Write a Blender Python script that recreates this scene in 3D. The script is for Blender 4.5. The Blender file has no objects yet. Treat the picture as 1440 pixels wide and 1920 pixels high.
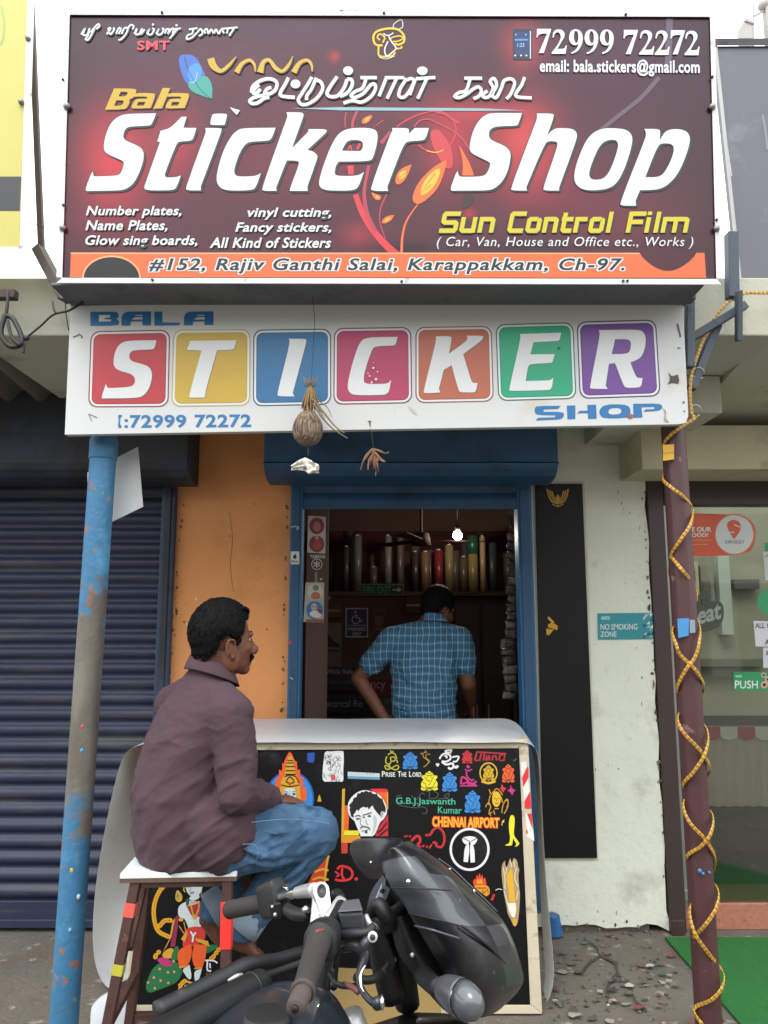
import bpy, bmesh, math, random
from mathutils import Vector, Matrix, noise
from mathutils.geometry import tessellate_polygon
R = math.radians
random.seed(7)
sc = bpy.context.scene
COL = sc.collection

# ---------------------------------------------------------------- camera
F, CX, CY, CAMZ, PITCH = 1400.0, 720.0, 960.0, 1.5, R(8.3)
cam_d = bpy.data.cameras.new('camera')
cam = bpy.data.objects.new('camera', cam_d)
COL.objects.link(cam)
cam.location = (0, 0, CAMZ)
cam.rotation_euler = (R(90) + PITCH, 0, 0)
cam_d.sensor_fit = 'VERTICAL'
cam_d.sensor_height = 24.0
cam_d.lens = F / 1920.0 * 24.0
cam_d.clip_start = 0.05
cam_d.clip_end = 2000
sc.camera = cam

# ---------------------------------------------------------------- sky, sun, exposure
SUN_EL, SUN_AZ = R(58), R(200)          # azimuth clockwise from +Y: high, behind the camera
w = bpy.data.worlds.new('World')
sc.world = w
w.use_nodes = True
nt = w.node_tree
nt.nodes.clear()
sky = nt.nodes.new('ShaderNodeTexSky')
sky.sky_type = 'NISHITA'
sky.sun_disc = False
sky.sun_elevation = SUN_EL
sky.sun_rotation = SUN_AZ
sky.air_density = 1.0
sky.dust_density = 6.0
sky.ozone_density = 1.0
hs = nt.nodes.new('ShaderNodeHueSaturation')
hs.inputs['Saturation'].default_value = 0.22
bg = nt.nodes.new('ShaderNodeBackground')
bg.inputs['Strength'].default_value = 0.15
wo = nt.nodes.new('ShaderNodeOutputWorld')
nt.links.new(sky.outputs[0], hs.inputs['Color'])
cloud = nt.nodes.new('ShaderNodeMix')          # closed bright cloud cover over the clear sky
cloud.data_type = 'RGBA'
cloud.inputs[0].default_value = 0.85
cloud.inputs[7].default_value = (7.6, 7.8, 8.0, 1)
nt.links.new(hs.outputs[0], cloud.inputs[6])
nt.links.new(cloud.outputs[2], bg.inputs[0])
nt.links.new(bg.outputs[0], wo.inputs[0])
sd = bpy.data.lights.new('sun', 'SUN')
sd.energy = 0.6
sd.angle = R(25)
sd.color = (1.0, 0.97, 0.92)
sun = bpy.data.objects.new('sun', sd)
COL.objects.link(sun)
_sd = Vector((math.sin(SUN_AZ) * math.cos(SUN_EL), math.cos(SUN_AZ) * math.cos(SUN_EL), math.sin(SUN_EL)))
sun.rotation_euler = _sd.to_track_quat('Z', 'Y').to_euler()
sun.location = _sd * 30
sc.view_settings.view_transform = 'Standard'
sc.view_settings.look = 'None'
sc.view_settings.exposure = 1.35
sc.view_settings.gamma = 1.0
sc.view_settings.use_curve_mapping = False
sc.cycles.max_bounces = 8
sc.cycles.diffuse_bounces = 4
sc.cycles.transparent_max_bounces = 12

# ---------------------------------------------------------------- pixel -> world
_cs, _sn = math.cos(PITCH), math.sin(PITCH)
def ray(px, py):
    a, v = (px - CX) / F, (CY - py) / F
    return Vector((a, _cs - _sn * v, _sn + _cs * v))
O = Vector((0, 0, CAMZ))
def at(px, py, Y):
    d = ray(px, py)
    return O + d * (Y / d.y)
def atz(px, py, z):
    d = ray(px, py)
    return O + d * ((z - CAMZ) / d.z)
class Plane:
    def __init__(s, p, n):
        s.p, s.n = Vector(p), Vector(n).normalized()
    def hit(s, px, py, off=0.0):
        d = ray(px, py)
        q = s.p + s.n * off
        return O + d * ((q - O).dot(s.n) / d.dot(s.n))
def vplane(Y):
    return Plane((0, Y, 0), (0, -1, 0))

# ---------------------------------------------------------------- materials
def lin(h):
    h = h.lstrip('#')
    o = []
    for i in (0, 2, 4):
        c = int(h[i:i + 2], 16) / 255
        o.append(c / 12.92 if c <= 0.04045 else ((c + 0.055) / 1.055) ** 2.4)
    return (*o, 1)
MATS = {}
def pm(name, col, rough=0.6, metal=0.0, var=0.12, vscale=5.0, bump=0.08, bscale=60.0, stains=(), spec=0.5, coat=0.0, alpha=1.0, stretch=None, sheen=0.0):
    """principled material: base colour with uneven noise, optional stains [(colour, scale, threshold, softness, stretch)], fine bump"""
    if name in MATS:
        return MATS[name]
    m = bpy.data.materials.new(name)
    m.use_nodes = True
    t = m.node_tree
    b = t.nodes['Principled BSDF']
    c = lin(col) if isinstance(col, str) else (*col, 1)
    tc = t.nodes.new('ShaderNodeTexCoord')
    def mapped(st):
        if st is None:
            return tc.outputs['Object']
        mp = t.nodes.new('ShaderNodeMapping')
        mp.inputs['Scale'].default_value = st
        t.links.new(tc.outputs['Object'], mp.inputs[0])
        return mp.outputs[0]
    n1 = t.nodes.new('ShaderNodeTexNoise')
    n1.inputs['Scale'].default_value = vscale
    n1.inputs['Detail'].default_value = 6
    n1.inputs['Roughness'].default_value = 0.6
    t.links.new(mapped(stretch), n1.inputs['Vector'])
    mx = t.nodes.new('ShaderNodeMix')
    mx.data_type = 'RGBA'
    mx.inputs[6].default_value = tuple(x * (1 - var * 1.6) for x in c[:3]) + (1,)
    mx.inputs[7].default_value = tuple(min(1, x * (1 + var * 1.2)) for x in c[:3]) + (1,)
    t.links.new(n1.outputs['Fac'], mx.inputs[0])
    cur = mx.outputs[2]
    for st in stains:
        scol, ssc, thr, soft = st[:4]
        ns = t.nodes.new('ShaderNodeTexNoise')
        ns.inputs['Scale'].default_value = ssc
        ns.inputs['Detail'].default_value = 5
        ns.inputs['Roughness'].default_value = 0.65
        t.links.new(mapped(st[4] if len(st) > 4 else None), ns.inputs['Vector'])
        rp = t.nodes.new('ShaderNodeMapRange')
        rp.inputs['From Min'].default_value = thr
        rp.inputs['From Max'].default_value = thr + soft
        t.links.new(ns.outputs['Fac'], rp.inputs['Value'])
        m2 = t.nodes.new('ShaderNodeMix')
        m2.data_type = 'RGBA'
        m2.inputs[7].default_value = lin(scol)
        t.links.new(cur, m2.inputs[6])
        t.links.new(rp.outputs[0], m2.inputs[0])
        cur = m2.outputs[2]
    t.links.new(cur, b.inputs['Base Color'])
    b.inputs['Roughness'].default_value = rough
    b.inputs['Metallic'].default_value = metal
    b.inputs['Specular IOR Level'].default_value = spec
    b.inputs['Coat Weight'].default_value = coat
    b.inputs['Sheen Weight'].default_value = sheen
    if alpha < 1:
        b.inputs['Alpha'].default_value = alpha
    if bump > 0:
        n2 = t.nodes.new('ShaderNodeTexNoise')
        n2.inputs['Scale'].default_value = bscale
        n2.inputs['Detail'].default_value = 4
        t.links.new(tc.outputs['Object'], n2.inputs['Vector'])
        bp = t.nodes.new('ShaderNodeBump')
        bp.inputs['Strength'].default_value = bump
        bp.inputs['Distance'].default_value = 0.01
        t.links.new(n2.outputs['Fac'], bp.inputs['Height'])
        t.links.new(bp.outputs[0], b.inputs['Normal'])
    MATS[name] = m
    return m
def vcol(name, rough=0.4, spec=0.5, bump=0.0, bscale=8.0):
    m = bpy.data.materials.new(name)
    m.use_nodes = True
    t = m.node_tree
    b = t.nodes['Principled BSDF']
    a = t.nodes.new('ShaderNodeVertexColor')
    a.layer_name = 'print'
    t.links.new(a.outputs[0], b.inputs['Base Color'])
    b.inputs['Roughness'].default_value = rough
    b.inputs['Specular IOR Level'].default_value = spec
    if bump:
        tc = t.nodes.new('ShaderNodeTexCoord')
        n2 = t.nodes.new('ShaderNodeTexNoise')
        n2.inputs['Scale'].default_value = bscale
        n2.inputs['Detail'].default_value = 3
        t.links.new(tc.outputs['Object'], n2.inputs['Vector'])
        bp = t.nodes.new('ShaderNodeBump')
        bp.inputs['Strength'].default_value = bump
        bp.inputs['Distance'].default_value = 0.02
        t.links.new(n2.outputs['Fac'], bp.inputs['Height'])
        t.links.new(bp.outputs[0], b.inputs['Normal'])
    return m
def ink(col, rough=0.45):
    return pm('ink_' + col.strip('#') + '_%d' % int(rough * 100), col, rough, var=0.05, bump=0.0)

# ---------------------------------------------------------------- things
def tag(o, label=None, cat=None, group=None, kind=None):
    if label: o['label'] = label
    if cat: o['category'] = cat
    if group: o['group'] = group
    if kind: o['kind'] = kind
    return o
def empty(name, loc, label, cat, group=None):
    o = bpy.data.objects.new(name, None)
    COL.objects.link(o)
    o.location = loc
    o.empty_display_size = 0.1
    return tag(o, label, cat, group)
def wloc(o):
    v = Vector(o.location)
    while o.parent:
        o = o.parent
        v += Vector(o.location)
    return v
def copy_tree(o, parent=None):
    c = o.copy()
    COL.objects.link(c)
    if parent: c.parent = parent
    for ch in list(o.children):
        copy_tree(ch, c)
    return c

def frame_from(d):
    d = d.normalized()
    a = Vector((0, 0, 1)) if abs(d.z) < 0.9 else Vector((1, 0, 0))
    u = d.cross(a).normalized()
    return u, d.cross(u).normalized()
def spline(pts, n=6):
    """Catmull-Rom through tuples of any length"""
    P = [tuple(p) for p in pts]
    if len(P) < 3: return P
    out = []
    for i in range(len(P) - 1):
        p0, p1, p2, p3 = P[max(i - 1, 0)], P[i], P[i + 1], P[min(i + 2, len(P) - 1)]
        for k in range(n):
            t = k / n
            out.append(tuple(0.5 * (2 * b + (c - a) * t + (2 * a - 5 * b + 4 * c - d) * t * t + (3 * b - a - 3 * c + d) * t ** 3) for a, b, c, d in zip(p0, p1, p2, p3)))
    out.append(P[-1])
    return out

class MB:
    """collects faces in world coordinates, builds ONE mesh object"""
    def __init__(s):
        s.v, s.f, s.m, s.sm = [], [], [], []
        s.mats = []
        s.cur = 0
    def mat(s, m):
        if m not in s.mats: s.mats.append(m)
        s.cur = s.mats.index(m)
        return s
    def add(s, vs, fs, smooth=False):
        o = len(s.v)
        s.v += [tuple(x) for x in vs]
        for f in fs:
            s.f.append([o + i for i in f]); s.m.append(s.cur); s.sm.append(smooth)
        return s
    def box(s, x0, x1, y0, y1, z0, z1):
        vs = [(x, y, z) for z in (z0, z1) for y in (y0, y1) for x in (x0, x1)]
        return s.add(vs, [(0, 2, 3, 1), (4, 5, 7, 6), (0, 1, 5, 4), (2, 6, 7, 3), (0, 4, 6, 2), (1, 3, 7, 5)])
    def hexa(s, a, b):
        """8 corners: quad a and opposite quad b"""
        vs = list(a) + list(b)
        return s.add(vs, [(3, 2, 1, 0), (4, 5, 6, 7), (0, 1, 5, 4), (1, 2, 6, 5), (2, 3, 7, 6), (3, 0, 4, 7)])
    def slab(s, quad, thick):
        """quad of world points, extruded along its own normal (away from the viewer)"""
        q = [Vector(p) for p in quad]
        n = (q[1] - q[0]).cross(q[3] - q[0]).normalized()
        if n.y < 0: n = -n
        return s.hexa(q, [p + n * thick for p in q])
    def bar(s, p, q, w, h=None, up=None):
        p, q = Vector(p), Vector(q)
        h = h or w
        d = (q - p).normalized()
        if up is None: u, v = frame_from(d)
        else:
            u = d.cross(Vector(up)).normalized(); v = d.cross(u)
        c = [(-1, -1), (1, -1), (1, 1), (-1, 1)]
        return s.hexa([p + u * a * w / 2 + v * b * h / 2 for a, b in c], [q + u * a * w / 2 + v * b * h / 2 for a, b in c])
    def tube(s, pts, r, seg=12, n=0, cap=True, flat=None):
        """pts world points, r a number or list; n>0 smooths with a spline"""
        if not isinstance(r, (list, tuple)): r = [r] * len(pts)
        P = [(*p, q) for p, q in zip(pts, r)]
        if n: P = spline(P, n)
        pt = [Vector(p[:3]) for p in P]; rr = [p[3] for p in P]
        vs, fs = [], []
        u = None
        for i, p in enumerate(pt):
            d = (pt[min(i + 1, len(pt) - 1)] - pt[max(i - 1, 0)])
            if d.length < 1e-9: d = Vector((0, 0, 1))
            d.normalize()
            if u is None: u, v = frame_from(d)
            else:
                u = (u - d * u.dot(d)).normalized(); v = d.cross(u)
            for k in range(seg):
                a = 2 * math.pi * k / seg
                vs.append(p + (u * math.cos(a) + v * math.sin(a) * (flat or 1)) * rr[i])
        for i in range(len(pt) - 1):
            for k in range(seg):
                k2 = (k + 1) % seg
                fs.append((i * seg + k, i * seg + k2, (i + 1) * seg + k2, (i + 1) * seg + k))
        if cap:
            fs.append(tuple(range(seg - 1, -1, -1)))
            fs.append(tuple(range((len(pt) - 1) * seg, len(pt) * seg)))
        return s.add(vs, fs, True)
    def ell(s, c, ax, seg=20, rings=12):
        """ellipsoid: centre and three axis vectors"""
        c = Vector(c); a, b, d = [Vector(x) for x in ax]
        vs, fs = [c + d], []
        for i in range(1, rings):
            th = math.pi * i / rings
            for k in range(seg):
                ph = 2 * math.pi * k / seg
                vs.append(c + d * math.cos(th) + (a * math.cos(ph) + b * math.sin(ph)) * math.sin(th))
        vs.append(c - d)
        for k in range(seg):
            fs.append((0, 1 + k, 1 + (k + 1) % seg))
            fs.append((len(vs) - 1, 1 + (rings - 2) * seg + (k + 1) % seg, 1 + (rings - 2) * seg + k))
        for i in range(rings - 2):
            for k in range(seg):
                k2 = (k + 1) % seg
                fs.append((1 + i * seg + k, 1 + (i + 1) * seg + k, 1 + (i + 1) * seg + k2, 1 + i * seg + k2))
        return s.add(vs, fs, True)
    def sph(s, c, r, seg=16, rings=10):
        return s.ell(c, ((r, 0, 0), (0, r, 0), (0, 0, r)), seg, rings)
    def rings(s, rs, seg=24, cap=True, pw=2.0):
        """rs: (centre, u, v) axis vectors; superellipse power pw"""
        vs, fs = [], []
        for c, u, v in rs:
            for k in range(seg):
                a = 2 * math.pi * k / seg
                ca, sa = math.cos(a), math.sin(a)
                e = 2 / pw
                vs.append(Vector(c) + Vector(u) * (math.copysign(abs(ca) ** e, ca)) + Vector(v) * (math.copysign(abs(sa) ** e, sa)))
        for i in range(len(rs) - 1):
            for k in range(seg):
                k2 = (k + 1) % seg
                fs.append((i * seg + k, i * seg + k2, (i + 1) * seg + k2, (i + 1) * seg + k))
        if cap:
            fs.append(tuple(range(seg - 1, -1, -1)))
            fs.append(tuple(range((len(rs) - 1) * seg, len(rs) * seg)))
        return s.add(vs, fs, True)
    def limb(s, pts, rad, seg=16):
        """tapered limb with round joints"""
        for i in range(len(pts) - 1):
            s.tube([pts[i], pts[i + 1]], [rad[i], rad[i + 1]], seg)
        for p, r in zip(pts, rad): s.sph(p, r)
        return s
    def grid(s, rows, smooth=True, closed=False, flip=False):
        n = len(rows[0]); vs = [p for r in rows for p in r]; fs = []
        for i in range(len(rows) - 1):
            for k in range(n if closed else n - 1):
                k2 = (k + 1) % n
                q = (i * n + k, i * n + k2, (i + 1) * n + k2, (i + 1) * n + k)
                fs.append(q[::-1] if flip else q)
        return s.add(vs, fs, smooth)
    def prism(s, loop, off):
        """closed flat outline extruded by vector off"""
        L = [Vector(p) for p in loop]; n = len(L); off = Vector(off)
        tri = tessellate_polygon([L])
        fs = [tuple(t) for t in tri] + [tuple(i + n for i in t[::-1]) for t in tri]
        fs += [(i, (i + 1) % n, (i + 1) % n + n, i + n) for i in range(n)]
        return s.add(L + [p + off for p in L], fs)
    def build(s, name, mat=None, parent=None, origin=None, bevel=0, bseg=2, sub=0, solid=0, fix=True, angle=40):
        me = bpy.data.meshes.new(name)
        o = bpy.data.objects.new(name, me)
        COL.objects.link(o)
        base = wloc(parent) if parent else Vector((0, 0, 0))
        org = Vector(origin) if origin is not None else (base if parent else None)
        if org is None:
            xs = [v[0] for v in s.v]; ys = [v[1] for v in s.v]; zs = [v[2] for v in s.v]
            org = Vector(((min(xs) + max(xs)) / 2, (min(ys) + max(ys)) / 2, min(zs)))
        me.from_pydata([tuple(Vector(v) - org) for v in s.v], [], s.f)
        for m in (s.mats or [mat]): me.materials.append(m)
        if s.mats: me.polygons.foreach_set('material_index', s.m)
        me.polygons.foreach_set('use_smooth', s.sm)
        me.update()
        if fix:
            bm = bmesh.new(); bm.from_mesh(me)
            bmesh.ops.recalc_face_normals(bm, faces=bm.faces)
            bm.to_mesh(me); bm.free()
        o.location = org - base if parent else org
        if parent: o.parent = parent
        if bevel:
            md = o.modifiers.new('bevel', 'BEVEL'); md.width = bevel; md.segments = bseg; md.limit_method = 'ANGLE'; md.angle_limit = R(angle)
        if solid:
            md = o.modifiers.new('solid', 'SOLIDIFY'); md.thickness = solid; md.offset = 0
        if sub:
            md = o.modifiers.new('sub', 'SUBSURF'); md.levels = sub; md.render_levels = sub
        return o

def bake(o, voxel=None, smooth=0, fac=0.5, disp=None, sub=0):
    """voxel-remesh / smooth / displace and keep the result as plain mesh data"""
    if voxel:
        md = o.modifiers.new('r', 'REMESH'); md.mode = 'VOXEL'; md.voxel_size = voxel; md.use_smooth_shade = True
    if smooth:
        md = o.modifiers.new('s', 'SMOOTH'); md.iterations = smooth; md.factor = fac
    for (sz, st) in (disp or []):
        tx = bpy.data.textures.new('wr', 'CLOUDS'); tx.noise_scale = sz; tx.noise_depth = 2
        md = o.modifiers.new('d', 'DISPLACE'); md.texture = tx; md.strength = st; md.mid_level = 0.5; md.texture_coords = 'LOCAL'
    dg = bpy.context.evaluated_depsgraph_get()
    me = bpy.data.meshes.new_from_object(o.evaluated_get(dg))
    mats = [m for m in o.data.materials]
    o.modifiers.clear()
    o.data = me
    if not me.materials:
        for m in mats: me.materials.append(m)
    me.polygons.foreach_set('use_smooth', [True] * len(me.polygons))
    return o

def wrinkle(o, amp, along, across, angle, mask=None):
    """cloth folds: ridged noise stretched along a direction that turns with position, pushed out along the normals"""
    me = o.data; org = wloc(o)
    nm = [v.normal.copy() for v in me.vertices]
    for v, n_ in zip(me.vertices, nm):
        p = v.co + org
        a_ = angle(p); c, s_ = math.cos(a_), math.sin(a_)
        q = Vector(((p.x * c + p.z * s_) * along, (p.z * c - p.x * s_) * across, p.y * along * 1.5))
        w_ = noise.noise(q) + .5 * noise.noise(q * 2.1 + Vector((7, 3, 1)))
        r_ = 1 - min(1, abs(w_) * 2.2)
        v.co += n_ * (amp * (mask(p) if mask else 1) * (r_ * r_ - .25))
    me.update()
    return o

# ---------------------------------------------------------------- flat printing and lettering on a plane, traced in photo pixels
def parse(t, ox=0, oy=0, s=1.0):
    P = []
    for w_ in t.split():
        c = w_.endswith('*')
        x, y = w_.rstrip('*').split(',')
        P.append((ox + float(x) / s, oy + float(y) / s, c))
    return P
def chaikin(P, it=2):
    for _ in range(it):
        out = []; n = len(P)
        for i in range(n):
            p = P[i]; a = P[i - 1]; b = P[(i + 1) % n]
            if p[2]: out.append(p)
            else:
                out.append((p[0] * .75 + a[0] * .25, p[1] * .75 + a[1] * .25, False))
                out.append((p[0] * .75 + b[0] * .25, p[1] * .75 + b[1] * .25, False))
        P = out
    return P
_fontcache = {}
def text2d(txt, shear=0.0, bold=0.0, spacing=1.0):
    k = (txt, shear, bold, spacing)
    if k in _fontcache: return _fontcache[k]
    cu = bpy.data.curves.new('t', 'FONT')
    cu.body = txt; cu.shear = shear; cu.offset = bold; cu.space_character = spacing; cu.resolution_u = 3
    o = bpy.data.objects.new('t', cu)
    COL.objects.link(o)
    dg = bpy.context.evaluated_depsgraph_get()
    me = o.evaluated_get(dg).to_mesh()
    vs = [(v.co.x, v.co.y) for v in me.vertices]; fs = [tuple(p.vertices) for p in me.polygons]
    o.evaluated_get(dg).to_mesh_clear()
    bpy.data.objects.remove(o); bpy.data.curves.remove(cu)
    _fontcache[k] = (vs, fs)
    return vs, fs
class Art:
    def __init__(s, plane, base=0.0, step=.0010):
        s.pl, s.mb, s.base, s.n, s.step = plane, MB(), base, 0, step
    def _off(s, layer):
        s.n += 1
        return s.base + layer * s.step + (s.n % 40) * s.step * .02
    def tri(s, pts, faces, mat, layer):
        o = s._off(layer)
        s.mb.mat(mat).add([s.pl.hit(x, y, o) for x, y in pts], faces)
    def poly(s, loops, mat, layer=0, it=2):
        """loops: list of pixel loops [(x,y,corner)], first the outline, then holes"""
        L = [[(p[0], p[1]) for p in chaikin(l, it)] for l in loops]
        tri = tessellate_polygon([[Vector((x, y, 0)) for x, y in l] for l in L])
        s.tri([p for l in L for p in l], tri, mat, layer)
    def g(s, txts, org, mat, layer=0, it=2, dx=0, dy=0):
        s.poly([[(x + dx, y + dy, c) for x, y, c in parse(t, *org)] for t in (txts if isinstance(txts, list) else [txts])], mat, layer, it)
    def rect(s, x0, y0, x1, y1, mat, layer=0):
        s.tri([(x0, y0), (x1, y0), (x1, y1), (x0, y1)], [(0, 1, 2, 3)], mat, layer)
    def quad(s, q, mat, layer=0):
        s.tri(q, [(0, 1, 2, 3)], mat, layer)
    def disc(s, cx, cy, r, mat, layer=0, ry=None, hole=0, n=32, a0=0, a1=360):
        ry = ry or r
        A = [R(a0 + (a1 - a0) * i / n) for i in range(n + 1)]
        if hole:
            pts = [(cx + math.cos(a) * r, cy + math.sin(a) * ry) for a in A] + [(cx + math.cos(a) * r * hole, cy + math.sin(a) * ry * hole) for a in A]
            s.tri(pts, [(i, i + 1, n + 2 + i, n + 1 + i) for i in range(n)], mat, layer)
        else:
            s.tri([(cx, cy)] + [(cx + math.cos(a) * r, cy + math.sin(a) * ry) for a in A], [(0, i + 1, i + 2) for i in range(n)], mat, layer)
    def stroke(s, pts, wd, mat, layer=0, n=5):
        """brush stroke; pts (x,y) or (x,y,width)"""
        P = [(p[0], p[1], p[2] if len(p) > 2 else wd) for p in pts]
        if n: P = spline(P, n)
        vs, fs = [], []
        for i, p in enumerate(P):
            a, b = P[max(i - 1, 0)], P[min(i + 1, len(P) - 1)]
            dx, dy = b[0] - a[0], b[1] - a[1]
            l = math.hypot(dx, dy) or 1
            nx, ny = -dy / l * p[2] / 2, dx / l * p[2] / 2
            vs += [(p[0] + nx, p[1] + ny), (p[0] - nx, p[1] - ny)]
            if i: fs.append((2 * i - 2, 2 * i - 1, 2 * i + 1, 2 * i))
        s.tri(vs, fs, mat, layer)
    def strokes(s, txt, org, wd, mat, layer=0, n=5, dx=0, dy=0):
        for t in txt.split('|'):
            s.stroke([(x + dx, y + dy) for x, y, c in parse(t, *org)], wd, mat, layer, n)
    def text(s, txt, x0, y0, x1, y1, mat, layer=0, shear=0.0, bold=0.0, spacing=1.0, slope=0.0, skew=0.0, grow=0.0):
        vs, fs = text2d(txt, shear, bold, spacing)
        if not vs: return
        ax, bx = min(v[0] for v in vs), max(v[0] for v in vs)
        ay, by = min(v[1] for v in vs), max(v[1] for v in vs)
        out = []
        for x, y in vs:
            u, v = (x - ax) / (bx - ax), (y - ay) / (by - ay)
            out.append((x0 + (x1 - x0) * u + skew * (v - .5), y1 + (y0 - y1) * v + slope * u))
        s.tri(out, fs, mat, layer)
    def build(s, name, parent=None, label=None, cat=None, group=None):
        o = s.mb.build(name, None, parent, fix=False)
        # every face looks at the viewer's side
        me = o.data
        bm = bmesh.new(); bm.from_mesh(me); bm.normal_update()
        for f in bm.faces:
            if f.normal.dot(s.pl.n) < 0: f.normal_flip()
        bm.to_mesh(me); bm.free()
        return tag(o, label, cat, group)
def rrect(x0, y0, x1, y1, r, n=5):
    L = []
    for cx, cy, a in ((x1 - r, y0 + r, -90), (x1 - r, y1 - r, 0), (x0 + r, y1 - r, 90), (x0 + r, y0 + r, 180)):
        for k in range(n + 1):
            t = R(a + 90 * k / n)
            L.append((cx + r * math.cos(t), cy + r * math.sin(t), True))
    return L
def bilin(q, u, v):
    (ax, ay), (bx, by), (cx, cy), (dx, dy) = q
    return ((ax * (1 - u) + bx * u) * (1 - v) + (dx * (1 - u) + cx * u) * v, (ay * (1 - u) + by * u) * (1 - v) + (dy * (1 - u) + cy * u) * v)

# ================================================================ GROUND
YW = 3.90                                  # facade line
M_pave = pm('worn_concrete', '#68635b', 0.9, var=0.22, vscale=2.2, bump=0.5, bscale=45, spec=0.2,
            stains=[('#5d554c', 3.5, .52, .22), ('#a09a90', 9, .6, .1), ('#4b443c', 22, .63, .08)])
g = MB()
n = 60
rows = []
for j in range(n + 1):
    y = -8 + 16 * j / n
    rows.append([(-8 + 16 * i / n, y, 0.006 * (noise.noise((i * .37, j * .37, 0)) - 0.3) if 2.2 < y < 3.8 and abs(-8 + 16 * i / n) < 3 else 0) for i in range(n + 1)])
g.grid(rows, False)
for x0, x1, y0, y1 in ((-300, 300, -300, -8), (-300, 300, 8, 300), (-300, -8, -8, 8), (8, 300, -8, 8)):
    g.add([(x0, y0, 0), (x1, y0, 0), (x1, y1, 0), (x0, y1, 0)], [(0, 1, 2, 3)])
tag(g.build('pavement', M_pave, fix=False), kind='structure')

# cracks and a broken kerb slab in front of the white wall
M_grit = pm('dark_grit', '#5a5148', 0.95, var=0.35, vscale=14, bump=0.8, bscale=70, stains=[('#7c766c', 12, .55, .1), ('#33302c', 25, .6, .1)])

# ================================================================ SHOP BUILDING
M_orange = pm('orange_paint', '#dc955a', 0.75, var=0.12, vscale=3, bump=0.12, bscale=50,
              stains=[('#7c4c28', 26, .69, .03), ('#b5793f', 2.2, .54, .25), ('#e3c9a0', 45, .73, .02), ('#8a5a34', 9, .66, .06, (1, 1, .35))])
M_white = pm('white_limewash', '#d7dacc', 0.85, var=0.07, vscale=4, bump=0.4, bscale=30,
             stains=[('#9a937f', 2.6, .57, .25), ('#6d6a60', 30, .70, .04, (1, 1, .4)), ('#b9b48f', 6, .6, .2)])
M_soffit = pm('grey_green_plaster', '#b4b5a6', 0.85, var=0.08, vscale=2, bump=0.15, stains=[('#7f7f72', 3, .56, .2)])
M_blue = pm('blue_enamel', '#2b648e', 0.5, var=0.12, vscale=6, bump=0.1, bscale=90, stains=[('#1d4a6c', 5, .56, .15), ('#28323a', 34, .68, .04)])
M_bluedk = pm('blue_enamel_old', '#244a6b', 0.55, var=0.15, vscale=6, bump=0.1, bscale=80, stains=[('#17354f', 4, .52, .2)])
M_room = pm('brown_room_wall', '#7a5f50', 0.8, var=0.2, vscale=3, bump=0.1)
M_roomred = pm('dull_red_board', '#5e2022', 0.7, var=0.2)
M_floor = pm('shop_floor', '#5b5148', 0.7, var=0.2)
M_ply = pm('old_plywood', '#4d382d', 0.75, var=0.25, vscale=7, bump=0.2, stretch=(1, 1, .15))

def X(px, py, Y): return at(px, py, Y).x
def Z(py, Y): return at(CX, py, Y).z

xo0, xo1 = X(317, 1150, YW), X(541, 1150, YW)
xd0, xd1 = X(566, 1150, YW), X(972, 1150, YW)
xw0, xw1 = X(1001, 1150, YW), X(1228, 1300, YW)
zd = Z(950, YW)
zroof = 2.60
shop = empty('sticker_shop', (0, YW, 0), 'small shop with orange and white walls around a blue doorway, under two signboards', 'shop')
b = MB(); b.box(xo0 - .02, xo1 + .04, YW, YW + .18, 0, zroof)
b.build('orange_wall', M_orange, shop, bevel=.004)
b = MB()
# white pier with a slightly ragged right edge and broken foot
N = 26
L, Rr = [], []
for i in range(N + 1):
    z = zroof * i / N
    Rr.append((xw1 + .014 * noise.noise((3.1, z * 6, 0)) + (.02 if z < .1 else 0), YW - .012, z))
foot = [(xw1 - (xw1 - xw0 + .1) * k / 14, YW - .012, .02 + .05 * abs(noise.noise((k * .7, 1.3, 0)))) for k in range(1, 14)]
b.prism([(xw0 - .03, YW - .012, zroof)] + [(xw0 - .03, YW - .012, .03)] + foot[::-1] + Rr, (0, .19, 0))
b.build('white_wall', M_white, shop)
b = MB(); b.box(xo1 + .04, xw0 - .03, YW, YW + .18, zd + .02, zroof)
b.build('lintel_wall', M_orange, shop)
b = MB().mat(M_soffit); b.box(-1.62, 1.55, 2.78, 7.2, zroof, zroof + .24)
b.build('roof', None, shop, bevel=.006)
# beam over the white pier
b = MB(); b.box(X(1095, 836, YW), 1.52, 3.25, YW - .013, Z(837, YW), zroof - .003)
b.build('beam', M_soffit, shop, bevel=.006)
# room
b = MB().mat(M_room)
rx0, rx1, ry1, rz1 = xd0 - .75, xd1 + .5, 6.7, 2.5
b.box(rx0 - .1, rx0, YW + .18, ry1, 0, rz1); b.box(rx1, rx1 + .1, YW + .18, ry1, 0, rz1)
b.box(rx0 - .1, rx1 + .1, ry1, ry1 + .1, 0, rz1)
b.mat(M_room).box(rx0 - .1, rx1 + .1, YW + .19, ry1 + .1, rz1 + .002, zroof - .004)
b.mat(M_roomred).box(rx0, rx1, ry1 - .02, ry1 - .003, 2.12, 2.30)
b.build('room', None, shop)
b = MB(); b.box(rx0 - .1, rx1 + .1, YW + .004, ry1 + .1, 0.002, .10)
b.build('floor', M_floor, shop)
# blue door frame
for x0, x1 in ((X(541, 1150, YW - .05), xd0), (xd1, X(1003, 1150, YW - .05))):
    b = MB(); b.box(x0, x1, YW - .05, YW + .06, .1, Z(900, YW - .05))
    ob = b.build('door_frame', M_blue, shop, bevel=.004)
    e = MB(); e.box(x0 + .012, x1 - .012, YW - .062, YW - .052, .12, Z(915, YW - .06)); e.build('guide_channel', M_bluedk, ob, bevel=.002)
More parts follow.
